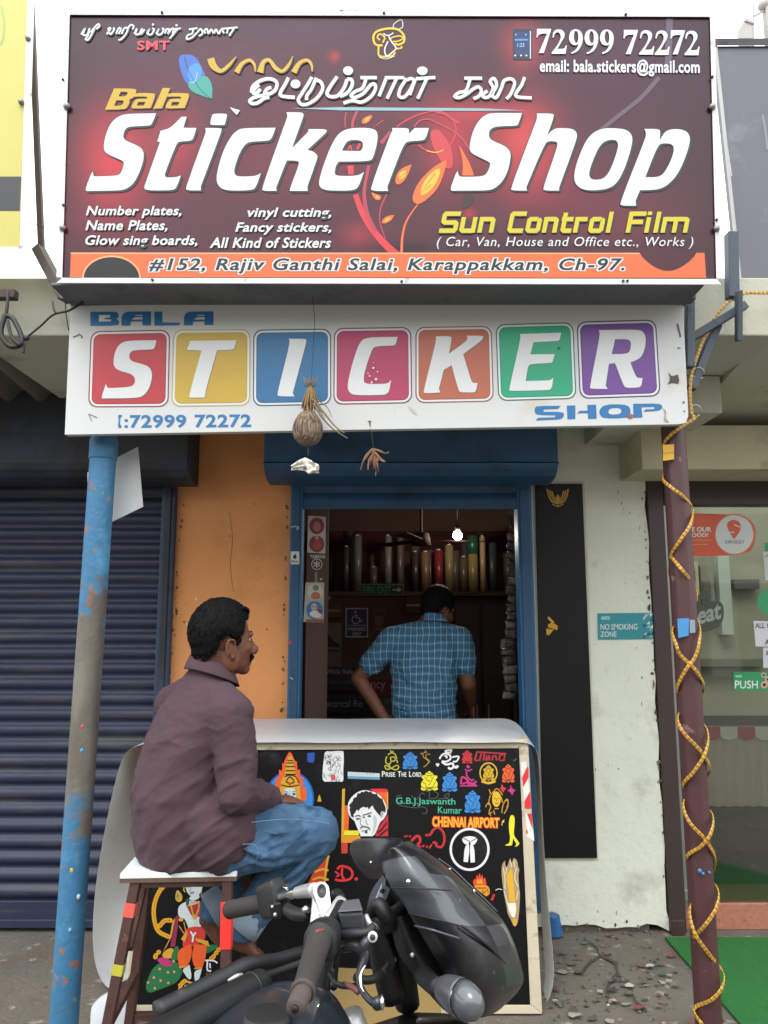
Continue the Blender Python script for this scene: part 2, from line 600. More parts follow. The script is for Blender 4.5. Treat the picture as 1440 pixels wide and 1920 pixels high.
# shutter housing with rolled lip, then the last slats of the rolled shutter
hx0, hx1, hy = X(495, 850, 3.60), X(1046, 850, 3.60), 3.60
zt, zb = Z(800, hy), Z(868, hy)
prof = [(hy, zt + .12), (hy, zb), (hy + .012, zb - .03), (hy + .05, zb - .055), (hy + .10, zb - .065), (hy + .18, zb - .07), (YW - .07, zb - .07), (YW - .07, zt + .12)]
b = MB(); b.prism([(hx0, y, z) for y, z in prof], (hx1 - hx0, 0, 0))
hs_ = b.build('shutter_housing', M_bluedk, shop, bevel=.006)
b = MB(); b.bar((hx0 - .004, hy + .01, zb + .0), (hx1 + .004, hy + .01, zb + .0), .02, .012); b.build('housing_seam', M_blue, hs_)
b = MB()
rows = []
zz0, zz1 = Z(955, YW - .02), Z(895, YW - .02)
for i in range(25):
    z = zz0 + (zz1 - zz0) * i / 24
    t = (i % 12) / 12
    rows.append([(x, YW - .03 - .012 * math.sin(math.pi * t), z) for x in (xd0 - .01, xd1 + .01)])
b.grid(rows, False)
b.build('rolled_shutter', M_bluedk, shop, solid=.006)
# plywood door panel inside the left jamb
b = MB(); b.hexa([(xd0 + .015, YW + .07, .1), (X(614, 1150, 4.1), YW + .2, .1), (X(614, 1150, 4.1), YW + .2, zd + .02), (xd0 + .015, YW + .07, zd + .02)],
                 [(xd0 + .015, YW + .11, .1), (X(614, 1150, 4.1), YW + .24, .1), (X(614, 1150, 4.1), YW + .24, zd + .02), (xd0 + .015, YW + .11, zd + .02)])
b.build('side_panel', M_ply, shop)

# black board on the white pier
M_blackv = pm('black_vinyl', '#0b0c0f', 0.5, var=0.25, vscale=3, spec=.3, bump=0.04, bscale=30)
M_cream = pm('cream_edge', '#c9c4b2', 0.7, var=0.1)
bq = [at(1004, 907, 3.87), at(1092, 907, 3.87), at(1120, 1609, 3.87), at(1019, 1609, 3.87)]
brd = empty('display_board', (bq[0].x, 3.88, bq[2].z), 'tall narrow black board with two gold emblems on the white wall beside the doorway', 'board')
b = MB(); b.slab(bq, .015); b.build('panel', M_blackv, brd, bevel=.002)
eq = [at(1000, 903, 3.885), at(1096, 903, 3.885), at(1122, 1613, 3.885), at(1013, 1613, 3.885)]
b = MB(); b.slab(eq, .006); b.build('backing', M_cream, brd)
gold = ink('#a8862c'); gold2 = ink('#c08f24')
a = Art(vplane(3.869))
o_ = (960, 780, 3.0)
for k, (dx, wd) in enumerate(((0, 9), (14, 8), (26, 7))):      # spread wings
    a.strokes('%d,%d %d,%d %d,%d %d,%d' % (198 + dx, 410 + dx // 2, 208 + dx, 450, 225 + dx, 480 - dx // 3, 256, 492 - dx), o_, wd / 3, gold, 1)
    a.strokes('%d,%d %d,%d %d,%d %d,%d' % (316 - dx, 410 + dx // 2, 308 - dx, 450, 292 - dx, 480 - dx // 3, 262, 492 - dx), o_, wd / 3, gold, 1)
a.g('258,440* 270,455 264,480 258,510* 250,480 246,455', o_, gold, 2)
a.strokes('225,495 258,508 290,495', o_, 2, gold, 2)
a.build('wing_emblem', brd)
a = Art(vplane(3.869))
for t in ('205,1125* 240,1160* 225,1165* 200,1140*', '200,1175* 225,1160* 245,1175* 230,1195* 205,1190*', '192,1195* 222,1200* 215,1215* 195,1235*', '232,1165* 258,1180* 255,1205* 230,1195*', '200,1210* 240,1195* 205,1237*'):
    a.g(t, o_, gold2, 1)
a.build('angular_emblem', brd)

random.seed(13)
a = Art(vplane(YW - .0005), .0006)
chip, sm, br_, lt_ = ink('#d9c8ae', .8), ink('#6a655c', .9), ink('#6b4a33', .9), ink('#c2a67e', .85)
for x, y, r_ in ((368, 1123, 3.2), (352, 1172, 4), (360, 1210, 3.4), (345, 1166, 2), (477, 945, 1.6), (430, 1005, 1.4), (500, 1180, 1.8), (460, 900, 1.3), (356, 1246, 2.4), (520, 1110, 1.5)):
    a.poly([[(x + r_ * (.5 + random.random()) * math.cos(k), y + r_ * (.6 + random.random()) * math.sin(k), False) for k in range(6)]], chip if r_ > 2 else br_, 1, 1)
for k in range(70):       # bare plaster along both edges of the orange wall
    left = random.random() < .55; y = random.uniform(900, 1400); x = (345 - (y - 905) * .062 + random.uniform(-4, 2)) if left else (541 - (y - 905) * .02 - random.uniform(0, 5)); r_ = random.uniform(1, 3.6)
    a.poly([[(x + r_ * random.uniform(.5, 1.2) * math.cos(j), y + r_ * random.uniform(.6, 1.9) * math.sin(j), False) for j in range(6)]], random.choice((br_, br_, sm, lt_)), 1, 1)
a.strokes('430,960 436,1010 432,1060 438,1110|440,1120 436,1180', (0, 0, 1.0), .7, br_, 0, 4)
a.build('wall_wear', shop)
a = Art(vplane(YW - .0125), .0006)
for k in range(85):      # chipped right edge and foot of the white pier
    e_ = random.random()
    if e_ < .62: y = random.uniform(910, 1745); x = 1207 + (y - 905) * .0575 + random.uniform(-7, -1) + 2
    else: x = random.uniform(1030, 1245); y = 1752 - random.expovariate(.09)
    r_ = random.uniform(1, 4.2) if e_ < .62 else random.uniform(1, 3.4)
    a.poly([[(x + r_ * random.uniform(.4, 1.1) * math.cos(j), y + r_ * random.uniform(.5, 1.8) * math.sin(j), False) for j in range(6)]], random.choice((sm, br_, ink('#8d8676', .9), ink('#4d463f', .9))), 1, 1)
for x in (): 
    for j in range(2): a.stroke([(x + random.uniform(-3, 3), 1630 + random.uniform(0, 10)), (x + random.uniform(-3, 3), 1650), (x + random.uniform(-3, 3), 1655 + random.uniform(5, 22))], random.uniform(.5, 1.6), ink(random.choice(('#b5b2a6', '#a8a498', '#9c988c')), .9), 0, 3)
for x, y in ((1194, 1213), (1203, 1268), (1203, 1316), (1121, 1706), (1156, 1708), (1063, 1716), (1140, 1434), (1116, 1440), (1160, 1440), (1165, 940), (1180, 960), (1160, 920), (1200, 985)): a.stroke([(x, y), (x + random.uniform(-2, 2), y + random.uniform(2, 9))], random.uniform(1, 2.2), sm, 0, 0)
a.build('wall_wear', shop)

# ================================================================ SHUTTERED SHOP ON THE LEFT
M_navy = pm('navy_shutter', '#252c46', 0.5, var=0.18, vscale=5, bump=0.12, bscale=70, stretch=(.3, 1, 1), stains=[('#3d4045', 7, .52, .14, (.25, 1, 2)), ('#14171f', 30, .66, .06)])
M_navyfr = pm('slate_blue_steel', '#2b3f5a', 0.55, var=0.15, bump=0.15, stains=[('#1f2733', 12, .55, .12), ('#4a5560', 26, .66, .05)])
M_dark = pm('near_black_paint', '#22252b', 0.6, var=0.15, bump=0.1, stains=[('#2f3a52', 2.5, .5, .2)])
M_dirt = pm('dull_wall', '#6d6a60', 0.9, var=0.15)
lsh = empty('shuttered_shop', (-2.2, YW, 0), 'closed shop front with a dark navy roller shutter, left of the orange wall', 'shop')
sx0, sx1 = -3.6, X(292, 1250, YW)
b = MB()
pitch, z, prof = .0775, .14, []
while z < 2.3:
    for dz, dy in ((0, 0), (.010, -.004), (.016, -.014), (.03, -.019), (.048, -.017), (.058, -.008), (.066, -.001)):
        prof.append((YW + .03 + dy, z + dz))
    z += pitch
for i in range(9):
    pass
rows = [[(sx0 + (sx1 + .05 - sx0) * k / 14, y + .003 * noise.noise((k * .9, z * 3, 2)), z) for k in range(15)] for y, z in prof]
b.grid(rows, True)
b.build('shutter', M_navy, lsh)
b = MB(); b.box(sx0, sx1 + .04, YW + .005, YW + .035, .012, .139); b.box(sx0, sx1 + .04, YW - .015, YW + .004, .02, .06)
b.build('bottom_rail', M_navy, lsh, bevel=.004)
b = MB(); b.box(X(293, 1180, YW - .05), X(318, 1180, YW - .05), YW - .05, YW + .05, 0, Z(905, YW - .05)); gr = b.build('guide_rail', M_navyfr, lsh, bevel=.004)
b = MB(); b.box(X(300, 1180, YW - .06), X(311, 1180, YW - .06), YW - .062, YW - .052, 0.02, Z(915, YW - .06)); b.build('guide_channel', M_dark, gr, bevel=.002)
zt, zb = Z(770, hy), Z(868, hy)
prof = [(hy, zt + .1), (hy, zb), (hy + .012, zb - .03), (hy + .05, zb - .06), (hy + .10, zb - .075), (YW - .07, zb - .08), (YW - .07, zt + .1)]
b = MB(); b.prism([(sx0, y, z) for y, z in prof], (X(352, 860, hy) - sx0, 0, 0)); b.build('shutter_housing', M_dark, lsh, bevel=.008)
b = MB(); b.box(sx0, xo0 - .03, YW + .05, YW + .2, 0, 2.75); b.build('wall', M_dirt, lsh)
# corrugated canopy of the left shop
M_sheet = pm('weathered_cement_sheet', '#66675c', 0.85, var=0.16, vscale=3, bump=0.2, stains=[('#45453d', 3, .53, .2), ('#57503f', 10, .58, .1)])
M_steel = pm('grimy_steel', '#3c3d40', 0.6, metal=.3, var=0.2, bump=0.15, stains=[('#5a4034', 9, .58, .1), ('#24262a', 14, .58, .1)])
M_rust = pm('rusty_steel', '#4a3d38', 0.7, metal=.2, var=0.25, bump=0.2, stains=[('#6b4533', 8, .52, .12)])
cn = empty('corrugated_canopy', (-2.4, 3.3, 2.55), 'grey corrugated cement sheet canopy over the shuttered shop', 'canopy')
rows = []
for j in range(2):
    y, z = (2.66, 2.71) if j == 0 else (3.88, 2.585)
    rows.append([(-3.7 + 2.12 * k / 120, y, z + .028 * math.cos(2 * math.pi * k / 9)) for k in range(121)])
b = MB(); b.grid(rows, True); b.build('sheet', M_sheet, cn, solid=.008)
b = MB(); b.slab([(-3.7, 2.58, 2.74), (-1.58, 2.58, 2.74), (-1.52, 2.50, 2.87), (-3.7, 2.50, 2.87)], .03); b.build('fascia', pm('stained_fascia', '#5f5b50', .9, var=.25, vscale=3, bump=.3, stains=[('#3f3a33', 4, .5, .15), ('#6d4c3c', 10, .6, .1)]), cn)
b = MB(); b.bar((-3.7, 2.62, Z(556, 2.62)), (-1.36, 2.62, Z(553, 2.62)), .035, .035); b.build('edge_bar', M_rust, cn, bevel=.004)
b = MB(); b.bar((-3.7, 3.72, 2.52), (-1.56, 3.72, 2.52), .05, .09); b.build('purlin', M_dark, cn)

# ================================================================ EATERY ON THE RIGHT
M_frame = pm('brown_frame', '#3d2f2e', 0.45, var=0.12, bump=0.08)
M_band = pm('pale_yellow_plaster', '#b4ae90', 0.85, var=0.08, bump=0.12, stains=[('#8d8770', 4, .56, .2)])
M_tile = pm('pink_granite', '#a9705c', 0.4, var=0.25, vscale=40, bump=0.03, stains=[('#6b4a42', 60, .6, .08)])
ry0 = YW
eat = empty('eatery', (2.2, YW, 0), 'eatery front with brown framed glass door and beige lintel, right of the white wall', 'shop')
zl0, zl1 = Z(880, 3.55), Z(797, 3.55)
lx0 = X(1203, 850, 3.55)
b = MB(); b.hexa([(lx0, 3.55, zl0), (4.2, 3.55, zl0), (4.2, 3.55, zl1), (lx0, 3.55, zl1)], [(X(1163, 908, YW - .013), YW - .013, zl0 + .004), (4.2, YW - .013, zl0 + .004), (4.2, YW - .013, zl1), (X(1163, 905, YW - .013), YW - .013, zl1)])
b.build('lintel', M_band, eat, bevel=.005)
zs = zl1 + .002
b = MB().mat(M_soffit); b.hexa([(1.535, 2.75, 2.66), (4.2, 2.75, 2.66), (4.2, 3.95, zs), (1.535, 3.95, zs)], [(1.535, 2.75, 2.80), (4.2, 2.75, 2.80), (4.2, 3.95, 2.80), (1.535, 3.95, 2.80)])
b.build('soffit', None, eat)
fx0, fx1 = xw1 + .006, X(1272, 1500, YW)
b = MB(); b.box(fx0, fx1, YW - .02, YW + .1, .0, Z(897, YW)); b.build('door_post', M_frame, eat, bevel=.004)
b = MB(); b.box(fx0, fx1 - .02, YW - .05, YW - .022, .0, .07); b.build('post_foot', M_frame, eat, bevel=.004)
b = MB(); b.box(fx1 + .002, 4.2, YW - .02, YW + .08, Z(947, YW), Z(897, YW)); b.build('header', M_frame, eat, bevel=.004)
zg0, zg1 = Z(1694, YW + .04), Z(948, YW + .04)
b = MB(); b.box(fx1 + .002, 4.2, YW + .02, YW + .30, .0, Z(1694, YW + .02)); b.build('step', M_tile, eat, bevel=.004)
m = bpy.data.materials.new('shop_glass'); m.use_nodes = True
t = m.node_tree; t.nodes.clear()
out = t.nodes.new('ShaderNodeOutputMaterial'); mix = t.nodes.new('ShaderNodeMixShader'); tr = t.nodes.new('ShaderNodeBsdfTransparent'); gl = t.nodes.new('ShaderNodeBsdfGlossy'); fr = t.nodes.new('ShaderNodeFresnel')
tr.inputs[0].default_value = (.90, .94, .91, 1); gl.inputs['Roughness'].default_value = .03; fr.inputs['IOR'].default_value = 1.9
t.links.new(fr.outputs[0], mix.inputs[0]); t.links.new(tr.outputs[0], mix.inputs[1]); t.links.new(gl.outputs[0], mix.inputs[2]); t.links.new(mix.outputs[0], out.inputs[0])
M_glass = m
b = MB(); b.box(fx1 + .03, 4.2, YW + .035, YW + .043, zg0 + .005, zg1); b.build('glass_pane', M_glass, eat)
M_alu = pm('brushed_aluminium', '#9a9a96', 0.4, metal=.7, var=0.1, bump=0.03)
b = MB(); b.box(fx1 + .002, fx1 + .028, YW + .0, YW + .06, zg0, zg1); b.build('glass_edge', M_alu, eat, bevel=.003)
b = MB(); b.box(X(1282, 1676, YW), X(1295, 1676, YW), YW - .015, YW + .0, Z(1688, YW), Z(1668, YW)); b.build('patch_fitting', M_alu, eat, bevel=.002)
M_inw = pm('eatery_inner_wall', '#8a8770', 0.85, var=0.2, vscale=2)
M_indk = pm('eatery_dark', '#3b3a36', 0.7, var=0.2)
b = MB().mat(M_inw); b.box(fx0, 4.3, 5.8, 5.9, .1, 2.5); b.box(fx0 - .05, fx0, YW + .19, 5.9, .1, 2.5)
b.mat(M_indk).box(fx0, 4.3, YW + .31, 5.9, .02, .14); b.mat(M_inw).box(fx0, 4.3, YW + .1, 4.7, 2.5, 2.58)
b.build('dining_room', None, eat)
# curtained kiosk with scalloped awning behind the glass
M_curt = pm('cream_curtain', '#cdc5aa', 0.9, var=0.08)
kx0, ky = X(1325, 1450, 4.35), 4.35
kz1, kz0 = Z(1388, ky), Z(1512, ky)
ks = empty('food_kiosk', (kx0 + .5, ky, .14), 'food counter with cream cloth and red white scalloped awning behind the glass door', 'counter')
rows = []
for j in range(7):
    z = kz0 + (kz1 + .03 - kz0) * j / 6
    rows.append([(kx0 + 1.4 * k / 70, ky + .012 * math.sin(k * 1.9 + .8 * math.sin(j)), z) for k in range(71)])
b = MB(); b.grid(rows); b.build('cloth', M_curt, ks)
b = MB(); b.box(kx0, kx0 + 1.4, ky + .03, ky + .6, .14, kz1 + .05); b.build('cabinet', M_indk, ks)
b = MB(); b.box(kx0 - .02, kx0 + 1.42, ky - .015, ky + .02, kz0 - .05, kz0 - .005); b.build('rail', M_steel, ks)
b = MB(); mr, mw = pm('awning_red', '#c22f36', .8), pm('awning_white', '#ece8dc', .8)
step = .098
for k in range(14):
    x = kx0 - .02 + k * step
    b.mat(mr if k % 2 == 0 else mw)
    loop = [(x, ky - .03, Z(1362, ky))] + [(x + step / 2 - step / 2 * math.cos(math.pi * i / 8), ky - .03, Z(1376, ky) - .03 * math.sin(math.pi * i / 8)) for i in range(9)] + [(x + step, ky - .03, Z(1362, ky))]
    b.prism(loop, (0, .006, 0))
b.build('awning', None, ks)
b = MB().mat(M_steel); b.box(kx0 - .1, kx0 + 1.5, ky - .01, ky + .03, Z(1360, ky), Z(1342, ky)); b.build('shelf', None, ks)

b = MB().mat(pm('menu_frame', '#55534a', .6)); xx = X(1300, 1100, 5.6)
for px0, px1, py0, py1, c in ((1296, 1322, 1052, 1128, '#a9a489'), (1328, 1352, 1060, 1150, '#77745f'), (1362, 1384, 1000, 1190, '#a3aa9c'), (1392, 1440, 1086, 1104, '#4a463e'), (1300, 1440, 1236, 1250, '#6b6650'), (1330, 1344, 1090, 1122, '#5a4a40'), (1296, 1316, 1068, 1090, '#8d8a74')):
    b.mat(pm('fitting_reflection_' + c[1:], c, .7)).box(at(px0, 1100, 5.6).x, at(px1, 1100, 5.6).x, 5.70 + .004 * (px0 % 7), 5.798, Z(py1, 5.7), Z(py0, 5.7))
b.build('fittings_and_reflections', None, eat)  # room fittings, some blocks standing in for building reflections in the glass
# ---- green mat
M_mat = pm('green_turf_mat', '#1f6b2b', 0.95, var=0.18, vscale=25, bump=0.9, bscale=220)
b = MB()
q = [atz(1247, 1757, .012), atz(1800, 1757, .012), atz(1800, 2150, .012), atz(1552, 2150, .012)]
q[3].x = q[0].x + (q[3].y - q[0].y) * (atz(1390, 1920, .012).x - q[0].x) / (atz(1390, 1920, .012).y - q[0].y)
b.slab(q, -.008) if False else b.hexa([p - Vector((0, 0, .008)) for p in q], q)
tag(b.build('door_mat', M_mat), 'bright green artificial turf mat on the pavement before the eatery door', 'mat')

# ================================================================ POSTS
M_bluepost = pm('chipped_blue_post', '#356d92', 0.6, var=0.1, vscale=6, bump=0.25, bscale=50,
                stains=[('#4787ab', 5, .55, .15), ('#8c5f4a', 16, .60, .03), ('#7b7a70', 24, .63, .04), ('#d8d6cc', 40, .735, .02)])
M_barepost = pm('bare_post_metal', '#66625a', 0.7, metal=.2, var=0.22, vscale=8, bump=0.2, stretch=(1, 1, .3), stains=[('#3d79a0', 16, .60, .04), ('#50483e', 10, .55, .1, (1, 1, .3)), ('#7b5a4a', 22, .63, .05)])
YP = 2.74
def on_pole(p0, p1, z):
    t = (z - p0.z) / (p1.z - p0.z)
    return p0 + (p1 - p0) * t
t0, t1 = at(196, 818, YP), at(121, 1900, YP)
post = empty('blue_post', on_pole(t0, t1, 0), 'chipped blue post with a bare grey middle, under the left end of the white signboard', 'post')
def zpix(py): return Z(py, YP)
b = MB(); rp = .0475
segs = [(2.30, M_bluepost), (zpix(1105), M_barepost), (zpix(1560), M_bluepost), (0, None)]
pa = MB()
# paint worn off between two heights, with a ragged border
_t = M_bluepost.node_tree; _bs = _t.nodes['Principled BSDF']; _src = _bs.inputs['Base Color'].links[0].from_socket
_tc = _t.nodes.new('ShaderNodeTexCoord'); _sp = _t.nodes.new('ShaderNodeSeparateXYZ'); _nz = _t.nodes.new('ShaderNodeTexNoise'); _nz.inputs['Scale'].default_value = 11; _nz.inputs['Detail'].default_value = 5
_t.links.new(_tc.outputs['Object'], _sp.inputs[0]); _t.links.new(_tc.outputs['Object'], _nz.inputs['Vector'])
def _mth(op, a, b_):
    n_ = _t.nodes.new('ShaderNodeMath'); n_.operation = op
    for i, v_ in enumerate((a, b_)):
        if hasattr(v_, 'links'): _t.links.new(v_, n_.inputs[i])
        else: n_.inputs[i].default_value = v_
    return n_.outputs[0]
_zm, _zh = (zpix(1105) + zpix(1560)) / 2, (zpix(1105) - zpix(1560)) / 2
_d = _mth('SUBTRACT', _zh, _mth('ABSOLUTE', _mth('SUBTRACT', _sp.outputs[2], _zm), 0))
_f = _mth('ADD', _mth('MULTIPLY', _d, 4.0), _mth('MULTIPLY', _mth('SUBTRACT', _nz.outputs['Fac'], .5), 3.6))
_rp = _t.nodes.new('ShaderNodeMapRange'); _rp.inputs['From Min'].default_value = 0; _rp.inputs['From Max'].default_value = .45; _t.links.new(_f, _rp.inputs['Value'])
_n2 = _t.nodes.new('ShaderNodeTexNoise'); _n2.inputs['Scale'].default_value = 9; _n2.inputs['Detail'].default_value = 6; _mp = _t.nodes.new('ShaderNodeMapping'); _mp.inputs['Scale'].default_value = (1, 1, .3); _t.links.new(_tc.outputs['Object'], _mp.inputs[0]); _t.links.new(_mp.outputs[0], _n2.inputs['Vector'])
_cr = _t.nodes.new('ShaderNodeValToRGB'); _cr.color_ramp.elements[0].position = .3; _cr.color_ramp.elements[0].color = lin('#4a4138'); _cr.color_ramp.elements[1].position = .7; _cr.color_ramp.elements[1].color = lin('#77746a'); _t.links.new(_n2.outputs['Fac'], _cr.inputs[0])
_mx = _t.nodes.new('ShaderNodeMix'); _mx.data_type = 'RGBA'; _t.links.new(_rp.outputs[0], _mx.inputs[0]); _t.links.new(_src, _mx.inputs[6]); _t.links.new(_cr.outputs[0], _mx.inputs[7]); _t.links.new(_mx.outputs[2], _bs.inputs['Base Color'])
zlist = [2.30, zpix(870), zpix(873), zpix(1095), zpix(1130), zpix(1570), zpix(1640), 0.0]
for (za, zb_, mt) in ((2.42, 0, M_bluepost),):
    pa.mat(mt).tube([on_pole(t0, t1, za), on_pole(t0, t1, (za + zb_) / 2), on_pole(t0, t1, zb_)], rp, 24, cap=False)
pa.build('pole', None, post)
b = MB(); b.tube([on_pole(t0, t1, zpix(825)), on_pole(t0, t1, zpix(862))], rp + .004, 24); b.build('collar', M_bluepost, post, bevel=.002)
b = MB(); b.tube([on_pole(t0, t1, .02), on_pole(t0, t1, 0)], .09, 20); b.build('base_plate', M_steel, post)
# paint blobs on the post
a = MB()
for px, py, r, c in ((153, 1363, .011, '#c03a5c'), (133, 1632, .012, '#d9a522'), (146, 1683, .009, '#9fb0b6'), (130, 1745, .008, '#86a8bc'), (152, 1408, .01, '#3f8fc4')):
    c0 = at(px, py, YP - rp); a.mat(ink(c)).ell(c0 + Vector((0, .0062, 0)), ((r * .75, 0, 0), (0, .007, 0), (0, 0, r * 1.1)), 7, 6)
a.build('paint_spots', None, post)
# white sheet tied behind the post
pw = pm('white_card', '#c9cccb', .7, var=.03)
b = MB(); b.slab([at(164, 886, YP + .09), at(258, 838, YP + .07), at(268, 950, YP + .07), at(165, 1000, YP + .09)], .004)
tag(b.build('card', pw), 'tilted blank white card fixed behind the top of the blue post', 'card')

t2, t3 = at(1262, 800, YP), at(1328, 1900, YP)
M_maroon = pm('maroon_post', '#482b2c', 0.5, var=0.12, vscale=7, bump=0.12, stains=[('#7a5a58', 14, .64, .05), ('#3c2626', 5, .58, .15)])
mp = empty('maroon_post', on_pole(t2, t3, 0), 'maroon post wound with a gold light strip, carrying the right end of the white signboard', 'post')
b = MB(); b.tube([on_pole(t2, t3, 2.40), on_pole(t2, t3, 1.2), on_pole(t2, t3, 0)], .047, 8, cap=True)
for i in range(len(b.sm)): b.sm[i] = False
b.build('pole', M_maroon, mp, bevel=.010, bseg=3, angle=25)
b = MB(); b.tube([on_pole(t2, t3, .02), on_pole(t2, t3, 0)], .09, 20); b.build('base_plate', M_steel, mp)
a = Art(vplane(YP - .0505)); a.quad([(1243, 834), (1264, 833), (1264, 861), (1243, 864)], ink('#c9972a')); a.stroke([(1243, 850), (1264, 848)], 1.2, ink('#8a6a24'), 1, 0); a.build('yellow_tape', mp)
a = Art(vplane(YP - .0505)); a.quad([(1270, 1160), (1292, 1159), (1291, 1192), (1272, 1196)], ink('#3f83b8')); a.quad([(1293, 1162), (1303, 1162), (1304, 1186), (1293, 1187)], ink('#7a8b97')); a.build('blue_tape', mp)
a = MB()
for px, py, r in ((1312, 1633, .008), (1318, 1638, .006), (1330, 1636, .005)):
    a.mat(ink('#3f6fa0')).ell(at(px, py, YP - .045), ((r, 0, 0), (0, .006, 0), (0, 0, r)), 10, 6)
a.build('paint_spots', None, mp)

# gold light strip: from the street side down around the maroon post
m = bpy.data.materials.new('gold_light_strip'); m.use_nodes = True
t = m.node_tree; bs = t.nodes['Principled BSDF']; tc = t.nodes.new('ShaderNodeTexCoord'); vo = t.nodes.new('ShaderNodeTexVoronoi'); rp_ = t.nodes.new('ShaderNodeValToRGB')
vo.inputs['Scale'].default_value = 190
rp_.color_ramp.elements[0].position = .18; rp_.color_ramp.elements[0].color = lin('#3d2a10'); rp_.color_ramp.elements[1].position = .42; rp_.color_ramp.elements[1].color = lin('#c8993a')
t.links.new(tc.outputs['Object'], vo.inputs[0]); t.links.new(vo.outputs[0], rp_.inputs[0]); t.links.new(rp_.outputs[0], bs.inputs['Base Color']); bs.inputs['Roughness'].default_value = .35
M_strip = m
def c2(x, y): return (960 + x / 3, 780 + y / 3)
def c3(x, y): return (1000 + x / 2.6667, 1200 + y / 2.6667)
def pathpts(L):
    out = []
    for x, y, s in L:
        if s == 'f': out.append(at(x, y, YP - .062))
        elif s == 'F': out.append(at(x, y, YP - .068))
        elif s == 'e': out.append(at(x, y, YP - .012))
        else: out.append(at(x, y, YP + .062))
    return out
def ribbon(mb, pts, w=.0062, th=.0024):
    P0 = [Vector(p) for p in spline([tuple(p) for p in pts], 10)]
    P, acc = [P0[0]], 0.0
    for a_, b_ in zip(P0, P0[1:]):
        L_ = (b_ - a_).length; d0 = .0052 - acc
        while d0 <= L_: P.append(a_.lerp(b_, d0 / L_)); d0 += .0052
        acc = (acc + L_) % .0052
    rs = []
    for i, p in enumerate(P):
        d = (P[min(i + 1, len(P) - 1)] - P[max(i - 1, 0)]).normalized()
        axis = on_pole(t2, t3, p.z)
        nrm = (p - axis); nrm.z = 0
        if nrm.length < 1e-4 or p.z > 2.2: nrm = Vector((0, -1, 0))
        nrm = (nrm - d * nrm.dot(d)).normalized()
        rs.append((p, d.cross(nrm) * w, nrm * th))
    f0 = len(mb.m)
    mb.rings(rs, 10, True, 4.0)
    for j in range(len(rs) - 1):          # printed ladder pattern along the strip
        if j % 3 == 2:
            for q in range(10): mb.m[f0 + j * 10 + q] = 1
A1 = [(1560, 548, 'f'), (1440, 549, 'f'), (1390, 552, 'f'), (1352, 580, 'f'), (1322, 630, 'f'), (1300, 690, 'f'), (1294, 730, 'f'), (1297, 775, 'f'), (1303, 783, 'f')]
A1 += [(*c2(980, 45), 'f'), (*c2(900, 100), 'f'), (*c2(848, 175), 'e'), (*c2(880, 270), 'b'), (*c2(846, 350), 'e'), (*c2(900, 405), 'f'), (*c2(960, 450), 'f'), (*c2(1017, 520), 'e'),
       (*c2(1004, 610), 'f'), (*c2(945, 700), 'f'), (*c2(892, 790), 'e'), (*c2(890, 900), 'b'), (*c2(960, 1010), 'b'), (*c2(1052, 1170), 'e'), (*c2(1054, 1270), 'f'), (*c3(806, 90), 'F'), (*c3(762, 150), 'f'), (*c3(718, 250), 'e'),
       (*c3(760, 330), 'b'), (*c3(868, 450), 'e'), (*c3(862, 560), 'F'), (*c3(805, 655), 'f'), (*c3(748, 730), 'e'), (*c3(800, 800), 'b'), (*c3(893, 870), 'e'), (*c3(890, 960), 'F'), (*c3(840, 1030), 'f'), (*c3(768, 1085), 'e'),
       (*c3(820, 1160), 'b'), (*c3(918, 1240), 'e'), (*c3(918, 1330), 'f'), (*c3(860, 1425), 'F'), (*c3(795, 1490), 'e')]
A2 = [(*c2(892, 790), 'e'), (*c2(960, 870), 'f'), (*c2(1028, 960), 'e'), (*c2(1038, 1040), 'e'), (*c2(980, 1120), 'b'), (*c2(902, 1200), 'e'), (*c2(925, 1290), 'f'), (*c3(735, 75), 'f'), (*c3(815, 155), 'f'), (*c3(854, 240), 'e'), (*c3(800, 310), 'b'), (*c3(724, 375), 'e'), (*c3(745, 455), 'f'),
      (*c3(840, 560), 'f'), (*c3(884, 650), 'e'), (*c3(820, 730), 'b'), (*c3(750, 810), 'e'), (*c3(780, 910), 'f'), (*c3(865, 1005), 'f'), (*c3(912, 1110), 'e'), (*c3(850, 1220), 'b'), (*c3(784, 1330), 'e'), (*c3(802, 1455), 'f'), (*c3(870, 1560), 'f'),
      (*c3(948, 1660), 'e'), (*c3(945, 1735), 'f'), (*c3(890, 1800), 'f'), (*c3(803, 1845), 'e'), (*c3(850, 1930), 'f'), (*c3(940, 2030), 'e')]
b = MB(); b.mats = [M_strip, pm('strip_print', '#8a6526', .5)]; ribbon(b, pathpts(A1)); ribbon(b, pathpts(A2))
tag(b.build('light_strip'), 'gold light strip spiralling down around the maroon post', 'light strip')

